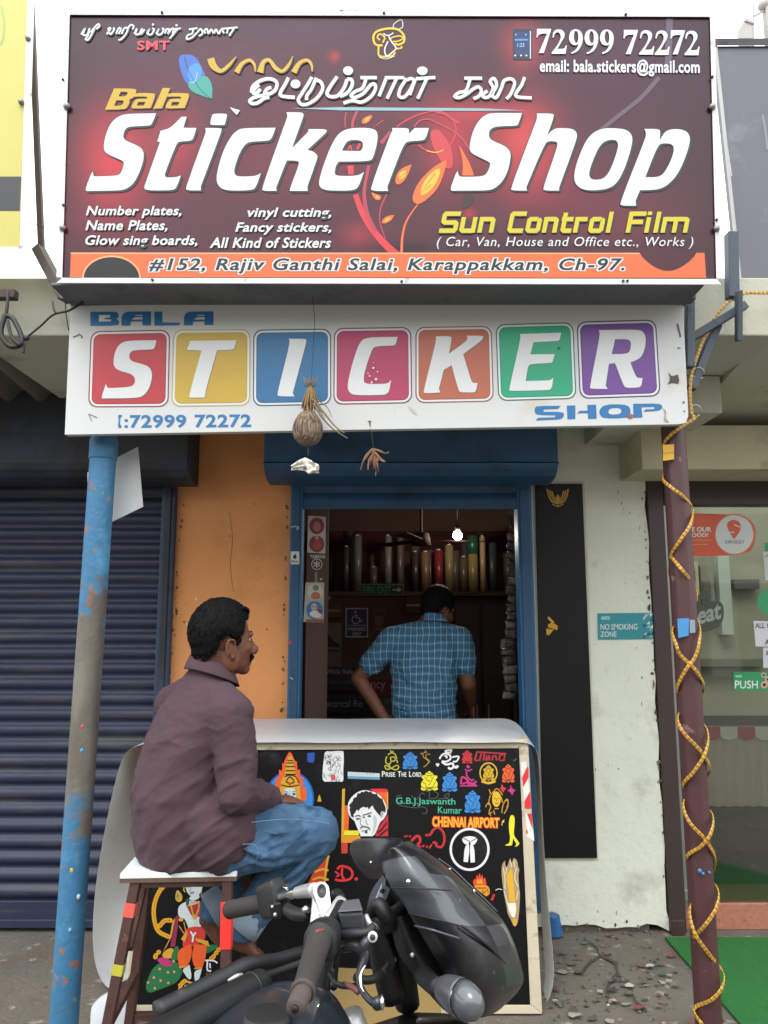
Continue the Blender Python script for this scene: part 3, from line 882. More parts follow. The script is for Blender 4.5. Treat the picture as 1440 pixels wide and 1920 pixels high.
# ================================================================ ACROSS THE STREET (mirrored in the eatery glass)
M_far = pm('far_plaster', '#a39b86', .85, var=.15, vscale=.6, bump=.05, stains=[('#77705f', .8, .55, .2)])
M_farw = pm('far_window', '#3c4244', .3, var=.2)
M_far2 = pm('far_plaster_grey', '#8b8d88', .85, var=.15, vscale=.6, bump=.05, stains=[('#5f605c', .8, .55, .2)])
for x0, x1, h_, mt, lb_ in ((-18, -3.2, 5.6, M_far2, 'grey two storey building across the street, behind the viewer'), (-2.8, 8.5, 6.4, M_far, 'beige two storey building across the street, mirrored in the eatery glass'), (9, 24, 5.0, M_far2, 'low grey building across the street, to the right behind the viewer')):
    e = empty('street_building', ((x0 + x1) / 2, -13, 0), lb_, 'building')
    b = MB(); b.box(x0, x1, -20, -13, 0, h_); b.build('wall', mt, e)
    b = MB(); b.box(x0 - .2, x1 + .2, -13.4, -12.4, h_ * .5, h_ * .5 + .25); b.build('ledge', mt, e)
    k = x0 + .8
    while k < x1 - 1.4:
        for z0, z1 in ((.1, 2.4), (h_ * .62, h_ * .62 + 1.4)):
            b = MB(); b.box(k, k + 1.3, -13.0, -12.96, z0, z1); b.build('window', M_farw, e)
        k += 2.3

# ================================================================ UPPER SIGNBOARD (printed banner on a white frame)
YB_, YT_ = 2.42, 2.357
_pb, _pt = at(CX, 530, YB_), at(CX, 25, YT_)
_up = (_pt - _pb)
PS = Plane(_pb, Vector((1, 0, 0)).cross(_up))
if PS.n.y > 0: PS.n = -PS.n
sign = empty('banner_sign', PS.hit(CX, 530), 'large maroon printed shop banner with white Sticker Shop lettering in a white frame, topmost sign', 'sign')
M_wframe = pm('white_angle_frame', '#d2d4d4', 0.45, var=0.06, bump=0.05, stains=[('#9a958c', 20, .64, .06)])
BQ = [(131, 28), (1331, 32), (1343, 523), (117, 521)]
def bump2(x, y, cx, cy, rx, ry):
    d = ((x - cx) / rx) ** 2 + ((y - cy) / ry) ** 2
    return math.exp(-d * 1.6)
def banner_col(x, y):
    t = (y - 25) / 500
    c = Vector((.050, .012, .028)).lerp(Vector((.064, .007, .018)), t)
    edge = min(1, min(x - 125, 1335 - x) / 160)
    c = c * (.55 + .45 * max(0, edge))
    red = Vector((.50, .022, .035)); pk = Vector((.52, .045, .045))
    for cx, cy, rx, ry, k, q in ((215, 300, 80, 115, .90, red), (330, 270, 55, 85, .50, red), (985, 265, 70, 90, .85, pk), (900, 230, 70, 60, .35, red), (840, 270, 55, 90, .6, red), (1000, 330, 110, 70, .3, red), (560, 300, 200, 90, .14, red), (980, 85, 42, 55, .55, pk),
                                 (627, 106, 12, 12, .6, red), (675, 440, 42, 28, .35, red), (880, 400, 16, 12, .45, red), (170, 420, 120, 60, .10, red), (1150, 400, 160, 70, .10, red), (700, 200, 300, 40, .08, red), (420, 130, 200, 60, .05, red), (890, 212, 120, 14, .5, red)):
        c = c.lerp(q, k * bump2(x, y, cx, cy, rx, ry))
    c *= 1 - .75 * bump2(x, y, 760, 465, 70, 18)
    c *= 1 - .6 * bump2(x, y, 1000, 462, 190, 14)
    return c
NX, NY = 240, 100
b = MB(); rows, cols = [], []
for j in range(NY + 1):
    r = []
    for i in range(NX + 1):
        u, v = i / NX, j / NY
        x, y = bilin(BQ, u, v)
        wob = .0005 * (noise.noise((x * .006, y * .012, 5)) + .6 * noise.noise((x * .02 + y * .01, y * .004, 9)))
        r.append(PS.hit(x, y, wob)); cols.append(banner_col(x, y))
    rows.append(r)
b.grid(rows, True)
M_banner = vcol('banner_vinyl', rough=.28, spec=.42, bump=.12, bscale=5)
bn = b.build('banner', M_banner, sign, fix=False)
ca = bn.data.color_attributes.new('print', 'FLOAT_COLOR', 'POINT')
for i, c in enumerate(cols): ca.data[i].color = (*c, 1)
def fbar(mb, q, d0, d1):
    mb.hexa([PS.hit(x, y, d0) for x, y in q], [PS.hit(x, y, d1) for x, y in q])
OQ = [(122, 21), (1340, 26), (1353, 534), (105, 531)]
b = MB()
fbar(b, [OQ[0], OQ[1], BQ[1], BQ[0]], .008, -.03); fbar(b, [OQ[3], OQ[2], BQ[2], BQ[3]], .008, -.03)
fbar(b, [(122.3, 29), BQ[0], BQ[3], (105.6, 520)], .0075, -.03); fbar(b, [BQ[1], (1340, 33), (1352.6, 522), BQ[2]], .0075, -.03)
b.build('frame', M_wframe, sign, bevel=.002)
b = MB(); fbar(b, BQ, -.006, -.012); b.build('backing_sheet', M_dark, sign)
M_bolt = pm('dull_bolt', '#8a8a86', .45, metal=.6, var=.15)
for x, y, r in ((126, 200, 7), (118, 428, 6.5), (1335, 201, 6.5), (1343, 429, 6.5), (304, 24, 2.6), (118, 150, 2.5), (119, 385, 2.4), (1173, 28, 2.6), (1335, 145, 2.4), (1343, 413, 2.4), (286, 525, 2.4), (753, 528, 2.4), (1168, 527, 2.4), (1176, 527, 2.4), (720, 25, 2.6)):
    k = r * .00178
    b = MB(); p = PS.hit(x, y, .008); b.tube([p, p + PS.n * .006, p + PS.n * (.012 if r > 5 else .007)], [k, k * .95, k * .6], 12)
    b.build('bolt', M_bolt if r > 5 else M_dark, sign)
# steel behind the banner: lattice legs and cross bar
b = MB(); p0, p1 = at(118, 552, 2.60), at(1300, 552, 2.60)
b.bar(p0, p1, .05, .055); b.bar(at(200, 566, 2.66), at(1090, 562, 2.66), .03, .03)
for px in (150, 440, 720, 1010, 1290):
    q0 = at(px, 548, 2.60); b.bar(q0, q0 + Vector((0, .02, .95)), .03, .03)
b.box(at(128, 552, 2.6).x, p1.x - .02, 2.46, 2.655, Z(545, 2.50), Z(545, 2.50) + .012)  # plate added to block light from above, shading the lower board
b.build('support_and_shade_plate', pm('blue_grey_paint', '#5d6368', .6, var=.25, vscale=4, bump=.15, stains=[('#40434a', 5, .52, .2), ('#6b5044', 9, .62, .1)]), sign, bevel=.003)

art = Art(PS, .0016, .0004)
W_ = ink('#cfd4d6'); SH = ink('#26312f'); YL = ink('#bd9a22'); YL2 = ink('#c0b325'); RD = ink('#c8384a')
# decoration first -------------------------------------------------
dec = Art(PS, .0010, .0003)
o7 = (600, 200, 4.8)
VN, VN2, OR, YO = ink('#c8303c'), ink('#a83248'), ink('#e0662e'), ink('#efae3a')
def st(t, w0, w1, mat, org=o7, lay=0):
    P = parse(t, *org); n_ = len(P)
    dec.stroke([(p[0], p[1], (w0 + (w1 - w0) * i / (n_ - 1)) / org[2]) for i, p in enumerate(P)], 1, mat, lay)
st('320,790 370,930 440,1060 540,1190 640,1290 700,1340', 48, 70, VN)
st('440,530 405,700 400,830 430,980 500,1130', 28, 40, VN2)
st('735,1330 740,1180 770,1050 820,960 880,880', 24, 10, OR)
st('600,790 550,900 535,1010 560,1110 590,1190', 16, 8, VN2)
st('235,50 225,120 230,190', 12, 12, VN2); st('335,40 300,120 290,190', 24, 24, VN2)
st('250,390 270,350 285,390', 14, 14, VN); st('335,385 360,330', 22, 22, VN); st('275,530 280,610', 55, 50, VN)
st('640,220 590,280 550,330', 24, 34, VN2); st('570,120 480,190', 12, 6, VN2)
st('690,180 800,110 930,60 1060,40 1160,80 1215,160 1220,240 1180,330 1120,385 1040,410 960,395 885,345', 12, 12, VN)
st('850,180 900,125 980,115 1060,150 1180,210 1280,290 1340,380', 14, 18, VN2)
st('1040,50 1130,70 1200,120 1250,145', 20, 30, VN2)
st('960,395 1040,412 1110,390', 9, 9, YO, lay=1)
dec.g('980,220 1060,200 1120,260 1180,360 1200,480 1190,560 1130,560 1080,480 1020,380', o7, ink('#b8343e'), 0)
dec.g('1250,340* 1310,440 1360,540 1385,620* 1280,620* 1290,500', o7, OR, 0)
dec.g('1290,790* 1390,790 1370,880 1280,930*', o7, ink('#30181c'), 0)
for t, t2 in (('1150,470 1110,620 1060,740 960,840 880,885 830,850 840,770 900,660 1000,560 1090,500', '1090,540 1070,640 1010,740 930,800 900,790 920,700 990,600'),
              ('825,520* 790,620 740,690 690,705 675,670 695,590 760,540', '790,570 760,640 715,660 700,630 730,580'),
              ('480,70 450,130 400,160 370,140 395,95', '455,85 430,125 400,140 410,105'),
              ('670,975* 640,1030 580,1055 550,1045 575,1000 620,980', '640,990 610,1030 575,1035 600,1005'),
              ('460,765 500,785 550,800 545,840 510,845 475,810', '500,800 530,810 525,830 500,820')):
    dec.g(t, o7, OR, 1); dec.g(t2, o7, YO, 2)
for t in ('1040,600 970,690 910,780', '790,580 720,630 690,640', '1000,700 940,760'):
    st(t, 5, 3, ink('#6a3a14'), lay=3)
oD = (140, 30, 4.0)
dec.g('775,295 860,285 915,310 960,400 985,450 900,560 830,500 790,400', oD, ink('#2e62b4'), 0)
dec.g('985,440 1020,490 1035,540 1030,625* 960,600 880,570 840,510 900,470', oD, ink('#2f9488'), 1)
dec.g('850,380 930,340 965,430 900,520 850,470', oD, ink('#3d87cc'), 2)
st('825,310 850,400 900,490 960,570 1030,625', 5, 3, ink('#1c2c50'), oD, 3); st('860,495 890,500 910,470 920,420', 4, 3, W_, oD, 3)
# thin tinted line, phone, gold emblem
dec.tri([(545, 203), (640, 201), (900, 203), (985, 207), (900, 208), (640, 207)], [(0, 1, 5), (1, 2, 4, 5), (2, 3, 4)], ink('#7fa9b4'), 1)
dec.poly([rrect(962, 54, 998, 112, 3)], ink('#10203f'), 1, 0)
dec.rect(965, 60, 992, 106, ink('#16305e'), 2); dec.rect(965, 73, 990, 76, ink('#3b8fd0'), 3); dec.rect(993.5, 58, 995.5, 110, ink('#b9c6d0'), 3)
for x in (966, 977, 987): dec.disc(x, 104, 1.7, W_, 3, n=8)
for x in (967, 986): dec.disc(x, 65, 1.5, ink('#7fb2e0'), 3, n=8)
dec.text('1:23', 970, 81, 983, 88, ink('#8fb8e0'), 3, bold=.01)
o6 = (680, 30, 4.0)
GD = ink('#d9b21c')
def sg(t, w_, mat=GD, lay=1): dec.strokes(t, o6, w_ / 4, mat, lay)
sg('150,220 100,215 80,170 100,120 180,95 260,100 305,140 310,190 270,215 240,205', 16)
sg('130,180 110,160 130,135 165,160 150,200', 12); sg('120,225 120,290 150,305 220,300 245,270', 14)
sg('200,180 225,160 280,150 300,170 260,190 225,190', 10); sg('190,190 165,250 180,300 225,270 250,240 215,190 195,150', 10, W_, 2); sg('155,130 180,145 210,140 230,125', 8, W_, 2)
sg('230,95 235,60 290,28 300,80 270,100', 6, W_, 1); sg('255,245 290,240 290,225', 12); sg('125,310 180,322 240,300', 5, W_, 2)
dec.build('decoration', sign)

# headline traced letter by letter; each with a dark shadow and outline below it
def head(loops, org):
    for dx, dy, lay in ((3.6, 3.4, 1), (2, 2, 1), (-1.2, -.5, 1), (1.1, -1.0, 1)):
        art.g(loops if isinstance(loops, str) else loops, org, SH, lay, 2, dx, dy)
    art.g(loops, org, W_, 3)
oA, oB, oC = (150, 200, 4.0), (480, 200, 4.0), (830, 200, 3.0)
for t, og in (
    ('370,52 572,50* 540,128 525,143 375,148 340,165 322,215 330,245 360,262 440,295 475,330 480,380 462,450 430,530 390,590 330,625 260,630 50,633* 38,622 80,510* 97,485* 100,520 120,523 280,518 305,500 325,450 330,415 310,400 200,355 178,320 180,270 200,185 240,110 300,65', oA),
    ('800,75* 775,158* 873,160* 850,240 830,257 750,260 725,275 640,490 635,520 650,532 700,530 735,525 757,515* 725,605 700,628 500,628 480,610 485,590 600,265* 580,262* 605,180* 660,168 710,130 755,80 770,75', oA),
    ('1000,52 1095,52 1105,65 1085,135* 1080,138 985,138 975,128 990,65', oA),
    ('940,160* 1060,160 1066,175 905,600* 908,628* 800,628 792,610 930,230 945,190', oA),
    ('1230,160 1467,158* 1440,235 1415,257 1280,262 1240,280 1200,340 1160,450 1155,500 1180,525 1290,522 1330,515 1357,497* 1320,605 1290,628 1110,630 1050,610 1022,560 1030,480 1070,340 1130,225 1180,175', oA),
    ('228,42* 345,42 358,58 355,75 270,312* 390,190* 395,168* 525,168 533,185 520,200 385,325* 430,335 462,365 458,395 385,600* 388,632* 255,632* 252,620 325,430 318,405 235,403* 228,410 152,605* 155,632* 55,632 42,615 230,90 238,70', oB),
    (['480,520 520,400 560,300 610,210 670,170 750,158 850,160 900,175 915,215 905,290 880,380 855,410 620,412* 600,440 588,495 600,520 730,520 780,510 810,488* 775,590 740,630 560,630 500,620 470,590', '645,330* 670,275 700,250 780,250 805,275 798,320 780,333*'], oB),
    ('1020,160* 1140,160 1148,175 1145,205* 1190,160* 1297,160* 1275,235 1250,255 1140,258 1105,285 985,600* 990,632* 870,632 858,612 1010,200 1025,180', oB),
    ('290,35 447,36* 425,100 415,108 300,110 265,128 258,165 275,190 350,220 380,250 383,290 365,370 330,430 285,465 240,472 50,473* 42,462 75,375* 85,362* 90,390 110,395 225,393 250,375 270,325 262,310 185,275 155,255 150,225 165,150 200,80 245,42', oC),
    ('530,38* 620,38 628,52 588,162* 625,122 680,120 735,125 757,150 752,190 655,455* 655,472* 572,472 563,460 650,215 640,195 600,193 575,205 470,455* 475,472* 390,472 382,460 520,95 530,70', oC),
    (['737,390 755,310 800,200 845,145 900,122 970,120 1040,130 1068,165 1065,215 1035,320 990,420 940,460 860,472 790,468 748,440', '820,380 845,300 885,215 925,188 970,185 988,205 985,240 955,330 920,395 880,412 835,410'], oC),
    (['1135,125* 1215,125 1225,140 1220,190* 1250,140 1290,125 1350,128 1385,150 1393,190 1375,260 1330,370 1270,440 1210,468 1110,470* 1085,530* 1088,557* 1005,557 995,545 1140,180 1145,150', '1140,397* 1210,215 1245,205 1290,210 1303,235 1290,290 1250,370 1215,397'], oC)):
    head(t, og)
# yellow name
def yel(loops, org, dx=0):
    art.g(loops, org, SH, 1, 1, dx + 1.5, 1.8); art.g(loops, org, YL, 2, 1, dx, 0)
yel(['295,543* 440,545 464,552 458,580 440,612 408,625 414,640 395,685 370,700 228,702*', '345,568* 402,568 388,602 328,602*', '312,632* 372,632 358,672 296,674*'], oD)
AA = ['445,577 590,578 608,590 570,690* 435,695 424,680 448,635 470,620 540,620* 548,603 438,604*', '475,644* 532,644* 518,672* 466,672*']
yel(AA, oD); yel('660,540* 717,540* 655,692* 590,695*', oD); yel(AA, oD, 255 / 4)
art.build('headline', sign)
# Tamil lines
ta = Art(PS, .0032, .0004)
o5 = (370, 90, 3.892)
def br(pts, mat, lay=2, org=o5, shadow=True):
    P = [(org[0] + x / org[2], org[1] + y / org[2], w_ / org[2]) for x, y, w_ in pts]
    if shadow: ta.stroke([(x + 1.2, y + 1.4, w_ + 1.5) for x, y, w_ in P], 1, SH, lay - 1, 6)
    ta.stroke(P, 1, mat, lay, 6)
br([(98, 75, 52), (112, 120, 50), (140, 152, 40), (180, 165, 26), (235, 120, 22), (285, 60, 3)], YL)
br([(285, 178, 40), (325, 115, 28), (380, 88, 22), (415, 120, 20), (424, 172, 8)], YL)
br([(458, 178, 46), (480, 105, 30), (525, 88, 24), (570, 145, 30), (620, 168, 24), (665, 125, 22), (698, 58, 3)], YL)
br([(703, 178, 42), (745, 110, 28), (800, 88, 22), (832, 120, 20), (838, 172, 8)], YL)
def tw(t, org, wd=25, mat=W_):
    for q in t.split('|'):
        br([(x, y, wd) for x, y, c in parse(q)], mat, 2, org)
ta.build('tamil_lettering', sign); ta = Art(PS, .0032, .0004)
tw('395,325 405,280 460,238 530,224 578,250 572,300 530,332 492,328 512,296 540,288|452,268 424,290 406,326 432,330 460,298|490,342 412,362 382,386 402,405 442,398 490,366 525,360', o5)
tw('665,215 640,265 606,325 618,350 712,360', o5)
tw('836,212 796,280 760,335 736,378 762,412 812,405 872,365 914,300 902,250 868,232|868,216 832,300 800,345 796,380', o5, 24)
tw('1020,208 970,280 946,330 972,354 1026,346 1070,290 1092,228|1092,226 1126,232 1128,276 1090,330 1040,352', o5)
tw('1190,216 1310,216|1232,216 1206,290 1150,318 1122,348 1150,360 1212,330 1262,272 1290,262 1300,295 1268,352 1200,394 1130,384 1066,402', o5, 24)
tw('165,462 312,462|178,462 122,602|256,464 182,620', o6, 24)
tw('330,468 284,540 272,600 312,606 352,560 384,492 366,468 330,480|400,470 545,460|396,470 352,592|480,470 412,620', o6, 24)
tw('762,466 896,466|806,466 776,556 722,574 690,602 722,612 772,590 840,540 872,532 890,560 872,600 830,620', o6, 24)
tw('936,560 902,590 912,610 950,600 978,540 956,490 985,468 1004,520 972,590 1002,610 1040,540 1060,486 1110,470 1140,502 1112,580 1078,622', o6, 24)
tw('1215,458 1190,520 1150,580 1162,606 1268,614', o6, 24)
for org, x, y, rx, ry in ((o5, 716, 262, 36, 32), (o5, 1100, 165, 36, 32), (o6, 447, 410, 40, 32)):
    ta.disc(org[0] + x / org[2] + 1, org[1] + y / org[2] + 1.2, rx / org[2] + .8, SH, 1, ry / org[2] + .8, n=20); ta.disc(org[0] + x / org[2], org[1] + y / org[2], rx / org[2], W_, 2, ry / org[2], n=20)
ta.build('tamil_lettering', sign); ta = Art(PS, .0032, .0004)
S12 = 12
tw('48,138 78,92 62,140 92,138 112,92|112,92 100,146 80,172 102,176 132,128 152,82|120,122 150,84 178,60 184,76 160,98', oD, S12)
tw('240,136 270,92 252,96 268,136 296,100 288,88|310,134 330,92 350,92|350,92 330,134|352,134 372,92 398,92 386,130 350,172 328,178|398,92 420,66 442,76 432,100|446,132 466,94 456,134 482,134 506,94 496,136 524,100', oD, S12)
tw('540,134 562,96 548,134 576,136 596,100 582,92|610,134 632,96 618,134 646,136 668,100 654,92|676,130 688,100 708,100 700,134 724,98 742,96 734,134|742,98 796,92|770,98 712,168', oD, S12)
for x, y in ((588, 64), (764, 70)): ta.disc(140 + x / 4, 30 + y / 4, 2.3, W_, 2, n=10)
tw('856,100 920,90|890,94 880,130 848,144 840,172 880,160 920,120 946,96 958,130 930,150|980,130 972,110 992,96 1002,130 1024,100 1040,130|1044,130 1060,100 1080,132 1100,100 1120,130|1100,96 1222,84|1150,92 1140,130|1196,90 1158,148', oD, S12)
ta.build('tamil_lettering', sign)
# serif telephone number, services, address
tx = Art(PS, .0032, .0004)
SEV = ['2,0* 60,0* 60,6 30,100* 9,100* 43,20* 20,20 8,26 3,36* 0,36*']
TWO = ['4,34* 6,15 14,4 30,0 46,5 54,18 52,34 40,52 24,80* 46,80 54,76 57,66* 62,66* 57,100* 1,100* 1,94* 24,66 35,44 38,30 34,17 25,12 14,17 8,35*']
NIN = ['10,94* 24,88 36,74 40,58* 34,64 24,66 10,60 2,44 2,28 8,10 20,1 32,0 46,5 56,20 58,40 54,62 44,82 30,94 12,100*', '24,12 29,6 34,9 39,20 40,40 37,52 32,57 26,52 21,38 21,24']
for ch, x, y in zip('7299972272', (1006, 1034, 1066, 1095, 1124, 1169, 1198, 1227, 1257, 1283), (54, 54.5, 54.5, 55, 55, 56, 56, 56.5, 56.5, 57)):
    dg = {'7': SEV, '2': TWO, '9': NIN}[ch]
    tx.g(dg, (x, y, 2.15 if ch != '7' else 2.2), W_, 2, 2)
def bold2(a_, s_, x0, y0, x1, y1, mat=W_, **k):
    a_.text(s_, x0, y0, x1, y1, mat, 2, **k)
bold2(tx, 'email: bala.stickers@gmail.com', 1012, 110, 1312, 142, bold=.028, spacing=1.06, slope=2)
tx.text('SMT', 257, 76, 318, 94, RD, 2, bold=.03, spacing=1.1)
for s_, q in (('Number plates,', (161, 386, 340, 409)), ('Name Plates,', (160, 413, 314, 435)), ('Glow sing boards,', (160, 441, 370, 465)),
              ('vinyl cutting,', (464, 389, 621, 412)), ('Fancy stickers,', (441, 417, 621, 440)), ('All Kind of Stickers', (393, 445, 621, 465))):
    tx.text(s_, q[0] + 1, q[1] + 1, q[2] + 1, q[3] + 1, SH, 1, shear=.25, bold=.03, spacing=1.05)
    tx.text(s_, *q, W_, 2, shear=.25, bold=.022, spacing=1.05)
tx.text('( Car, Van, House and Office etc., Works )', 819, 444, 1300, 467, W_, 2, shear=.22, bold=.002, spacing=1.1)
# techno yellow line
def pl_(pts, w_, mat, lay):
    """mitred polyline with square ends"""
    L, Rr = [], []
    n_ = len(pts)
    for i, (x, y) in enumerate(pts):
        a = pts[i - 1] if i else None; c = pts[i + 1] if i < n_ - 1 else None
        d1 = Vector((x - a[0], y - a[1])).normalized() if a else None
        d2 = Vector((c[0] - x, c[1] - y)).normalized() if c else None
        d1 = d1 or d2; d2 = d2 or d1
        n1, n2 = Vector((-d1.y, d1.x)), Vector((-d2.y, d2.x))
        m_ = (n1 + n2); m_ = m_.normalized() if m_.length > 1e-6 else n1
        k = (w_ / 2) / max(.45, m_.dot(n1))
        L.append((x + m_.x * k, y + m_.y * k)); Rr.append((x - m_.x * k, y - m_.y * k))
    return L + Rr, [(i, i + 1, n_ + i + 1, n_ + i) for i in range(n_ - 1)]
def techno(ch, x, w_, asc):
    X0, X1, B_, M_, T_ = x + 13, x + w_ - 13, 140, 82, (55 if asc else 82)
    c = 10
    return {
        'S': [[(X1 + 13, 55), (X0 + 6, 55), (X0, 62), (X0, 92), (X0 + 8, 99), (X1 - 8, 99), (X1, 106), (X1, 132), (X1 - 6, B_), (X0 - 13, B_)]],
        'u': [[(X0, 72), (X0, 134), (X0 + 7, B_), (X1, B_)], [(X1, 72), (X1, 150)]],
        'n': [[(X0, 150), (X0, 72)], [(X0, M_), (X1 - 7, M_), (X1, 88), (X1, 150)]],
        'C': [[(X1 + 13, 55), (X0 + 6, 55), (X0, 62), (X0, 133), (X0 + 7, B_), (X1 + 10, B_)]],
        'o': [[(X1 - 8, M_), (X0 + 7, M_), (X0, 89), (X0, 133), (X0 + 7, B_), (X1 - 7, B_), (X1, 133), (X1, 89), (X1 - 8, M_)]],
        't': [[(X0 + 4, 50), (X0 + 4, 134), (X0 + 10, B_), (X1 + 8, B_)], [(X0 - 10, M_), (X1 + 8, M_)]],
        'r': [[(X0, 150), (X0, 72)], [(X0, M_), (X1 + 10, M_)]],
        'l': [[(X0 + 2, 45), (X0 + 2, 150)]],
        'F': [[(X0, 150), (X0, 45)], [(X0, 55), (X1 + 13, 55)], [(X0, 96), (X1 + 4, 96)]],
        'i': [[(X0 + 2, 72), (X0 + 2, 150)], [(X0 + 2, 45), (X0 + 2, 62)]],
        'm': [[(X0, 150), (X0, 72)], [(X0, M_), (X1 - 7, M_), (X1, 88), (X1, 150)], [((X0 + X1) / 2, M_), ((X0 + X1) / 2, 150)]],
    }[ch]
for ch, x, w_ in zip('SunControlFilm', (60, 158, 250, 398, 488, 572, 660, 728, 802, 890, 992, 1082, 1128, 1166), (92, 84, 84, 84, 78, 78, 66, 66, 80, 36, 88, 36, 36, 138)):
    for lay, mat, ex, sh in ((1, SH, 6, 1.0), (2, YL2, 0, 0)):
        for pts in techno(ch, x, w_, True):
            pp, ff = pl_(pts, 22 + ex, mat, lay)
            tx.tri([(800 + (px + (150 - py) * .20) / 2.667 + sh, 380 + py / 2.667 + sh) for px, py in pp], ff, mat, lay)
# orange address strip
OR1 = ink('#cc6232', .35)
arc = [(1199 + 107 * k / 20, 474 + 34 * math.sin(math.pi * k / 20) ** .8, True) for k in range(21)]
tx.poly([[(133, 473.5, True)] + arc + [(1321, 474, True), (1324, 521, True), (131, 520, True)]], OR1, 0, 0)
tx.poly([[(133, 473.5, True), (1199, 474, True), (1200, 476.5, True), (133, 476.5, True)]], ink('#f0a070'), 1, 0)
tx.disc(209, 521, 55, ink('#f0a070'), 1, 42, n=24, a0=180, a1=360); tx.disc(209, 521, 52, ink('#0b0c0e'), 2, 39, n=24, a0=180, a1=360)
AD = '#152, Rajiv Ganthi Salai, Karappakkam, Ch-97.'
for dx in (-2, 0, 2):
    for dy in (-1.6, 1.6):
        tx.text(AD, 279 + dx, 484 + dy, 1171 + dx, 514 + dy, W_, 2, shear=.22, bold=.03, spacing=1.12)
tx.text(AD, 279, 484, 1171, 514, ink('#182226'), 3, shear=.22, bold=.022, spacing=1.12)
# old tape marks and a nick
tp_ = Art(PS, .0012, .0001)
tp_.stroke([(1255, 33), (1254, 80), (1252, 130)], 13, ink('#56495a', .3), 0, 4); tp_.stroke([(1236, 145), (1200, 185), (1150, 225), (1105, 262)], 8, ink('#5c4855', .3), 0, 5)
tp_.build('tape_mark', sign)
tx.g('281,41* 300,47 294,56* 288,50', (150, 160, 1.0), W_, 2, 0)
tx.build('lettering', sign)

# ================================================================ LOWER WHITE SIGNBOARD
YL_ = 2.62
PL_ = vplane(YL_)
LQ = [(132, 573), (1280, 553), (1292, 795), (121, 815)]
M_wsign = pm('white_painted_board', '#c1c3c2', 0.5, var=0.04, vscale=2, bump=0.04, stains=[('#b8b0a2', 3, .60, .2), ('#77736c', 60, .735, .02), ('#aaa59c', 14, .70, .05, (3, 1, .3))])
low = empty('letter_sign', PL_.hit(CX, 805), 'white board with seven coloured letter tiles, hung below the maroon banner', 'sign')
b = MB(); q = [PL_.hit(x, y) for x, y in LQ]
# lower right corner slightly torn
cut = [PL_.hit(1293 - 2, 780), PL_.hit(1286, 793), PL_.hit(1272, 795.6)]
b.prism([q[0], q[1]] + cut + [q[3]], (0, .03, 0)); b.build('board', M_wsign, low, bevel=.002)
lt = Art(PL_, .0006, .0005)
tiles = (('S', '#ab2a34', '#7c2830', [(170, 621), (319, 618), (316, 763), (165, 764)]), ('T', '#b5962f', '#b09a55', [(325, 618), (470, 617), (469, 761), (321, 763)]), ('I', '#1f6390', '#27536c', [(475, 618), (621, 616), (621, 759), (474, 762)]),
         ('C', '#a32e56', '#74304a', [(626, 615), (771, 613), (773, 756), (625, 759)]), ('K', '#a85a40', '#8a4f40', [(779, 613), (922, 611), (926, 753), (779, 756)]), ('E', '#13946c', '#1d6b52', [(929, 608), (1075, 604), (1081, 748), (934, 752)]),
         ('R', '#653b86', '#4a2f66', [(1081, 603), (1230, 599), (1239, 743), (1087, 748)]))
WT = ink('#cdd0d0')
def tile(q, ins, r, mat, lay):
    w_, h_ = 148.0, 145.0
    L = [(*bilin(q, x / w_, y / h_), True) for x, y, c in rrect(ins, ins, w_ - ins, h_ - ins, r)]
    lt.poly([L], mat, lay, 0)
for ch, c, cd, q in tiles:
    tile(q, 0, 17, ink(cd), 0); tile(q, 2.2, 15.5, WT, 1); tile(q, 6, 12.5, ink(cd), 2); tile(q, 7.2, 12, ink(c, .4), 3)
oE, oF, oG, oH = (150, 570, 4.235), (470, 590, 4.5), (770, 580, 4.5), (970, 580, 4.364)
for t, og in (
    ('390,290 607,288* 595,345 580,362 430,365 395,385 390,430 415,458 500,478 550,500 573,545 570,600 550,670 510,725 450,748 175,750* 172,735 200,650* 208,635* 215,665 240,668 390,660 425,645 440,610 430,575 395,550 310,530 270,500 265,450 280,370 320,310', oE),
    ('875,293* 1243,288* 1225,355 1210,363 1088,368* 1000,680* 992,742* 875,745 862,735 965,370* 848,365*', oE),
    ('320,203* 460,203 471,215 465,250 355,660* 368,690* 232,688 222,672 335,230', oF),
    ('980,190 1240,188* 1225,250 1205,262 1050,265 1020,300 960,480 952,560 970,585 1130,585 1165,575 1185,550* 1170,640 1150,668 1120,678 880,680 835,660 817,620 825,540 870,370 920,230', oF),
    ('212,228* 330,225 350,240 322,375* 490,255 470,222* 610,222 615,240 590,270 443,378* 510,600 525,622 565,622* 550,690 535,702 425,700 405,690 345,472* 280,510* 238,670* 250,702* 115,710 107,690 215,270', oG),
    ('922,208* 1270,197* 1258,260 1240,268 1038,278* 1010,380* 1215,378* 1200,440 1185,453 1010,460 990,480 970,605* 1170,600 1190,590 1203,573* 1195,650 1180,678 1150,682 835,690 830,675 930,240', oG),
    (['665,170* 980,165 1030,180 1053,230 1045,320 1010,400 925,435* 965,540 985,562 1025,562* 1015,625 995,640 890,642 870,625 800,440* 750,445* 722,625* 740,650* 600,650 592,635 680,200', '800,245* 900,242 932,265 925,335 900,365 772,367*'], oH)):
    lt.g(t, og, ink('#5b5b5e'), 4, 2, .7, .9); lt.g(t, og, WT, 5)
lt.build('letter_tiles', low)
lb = Art(PL_, .0008)
BL = ink('#1f679d')
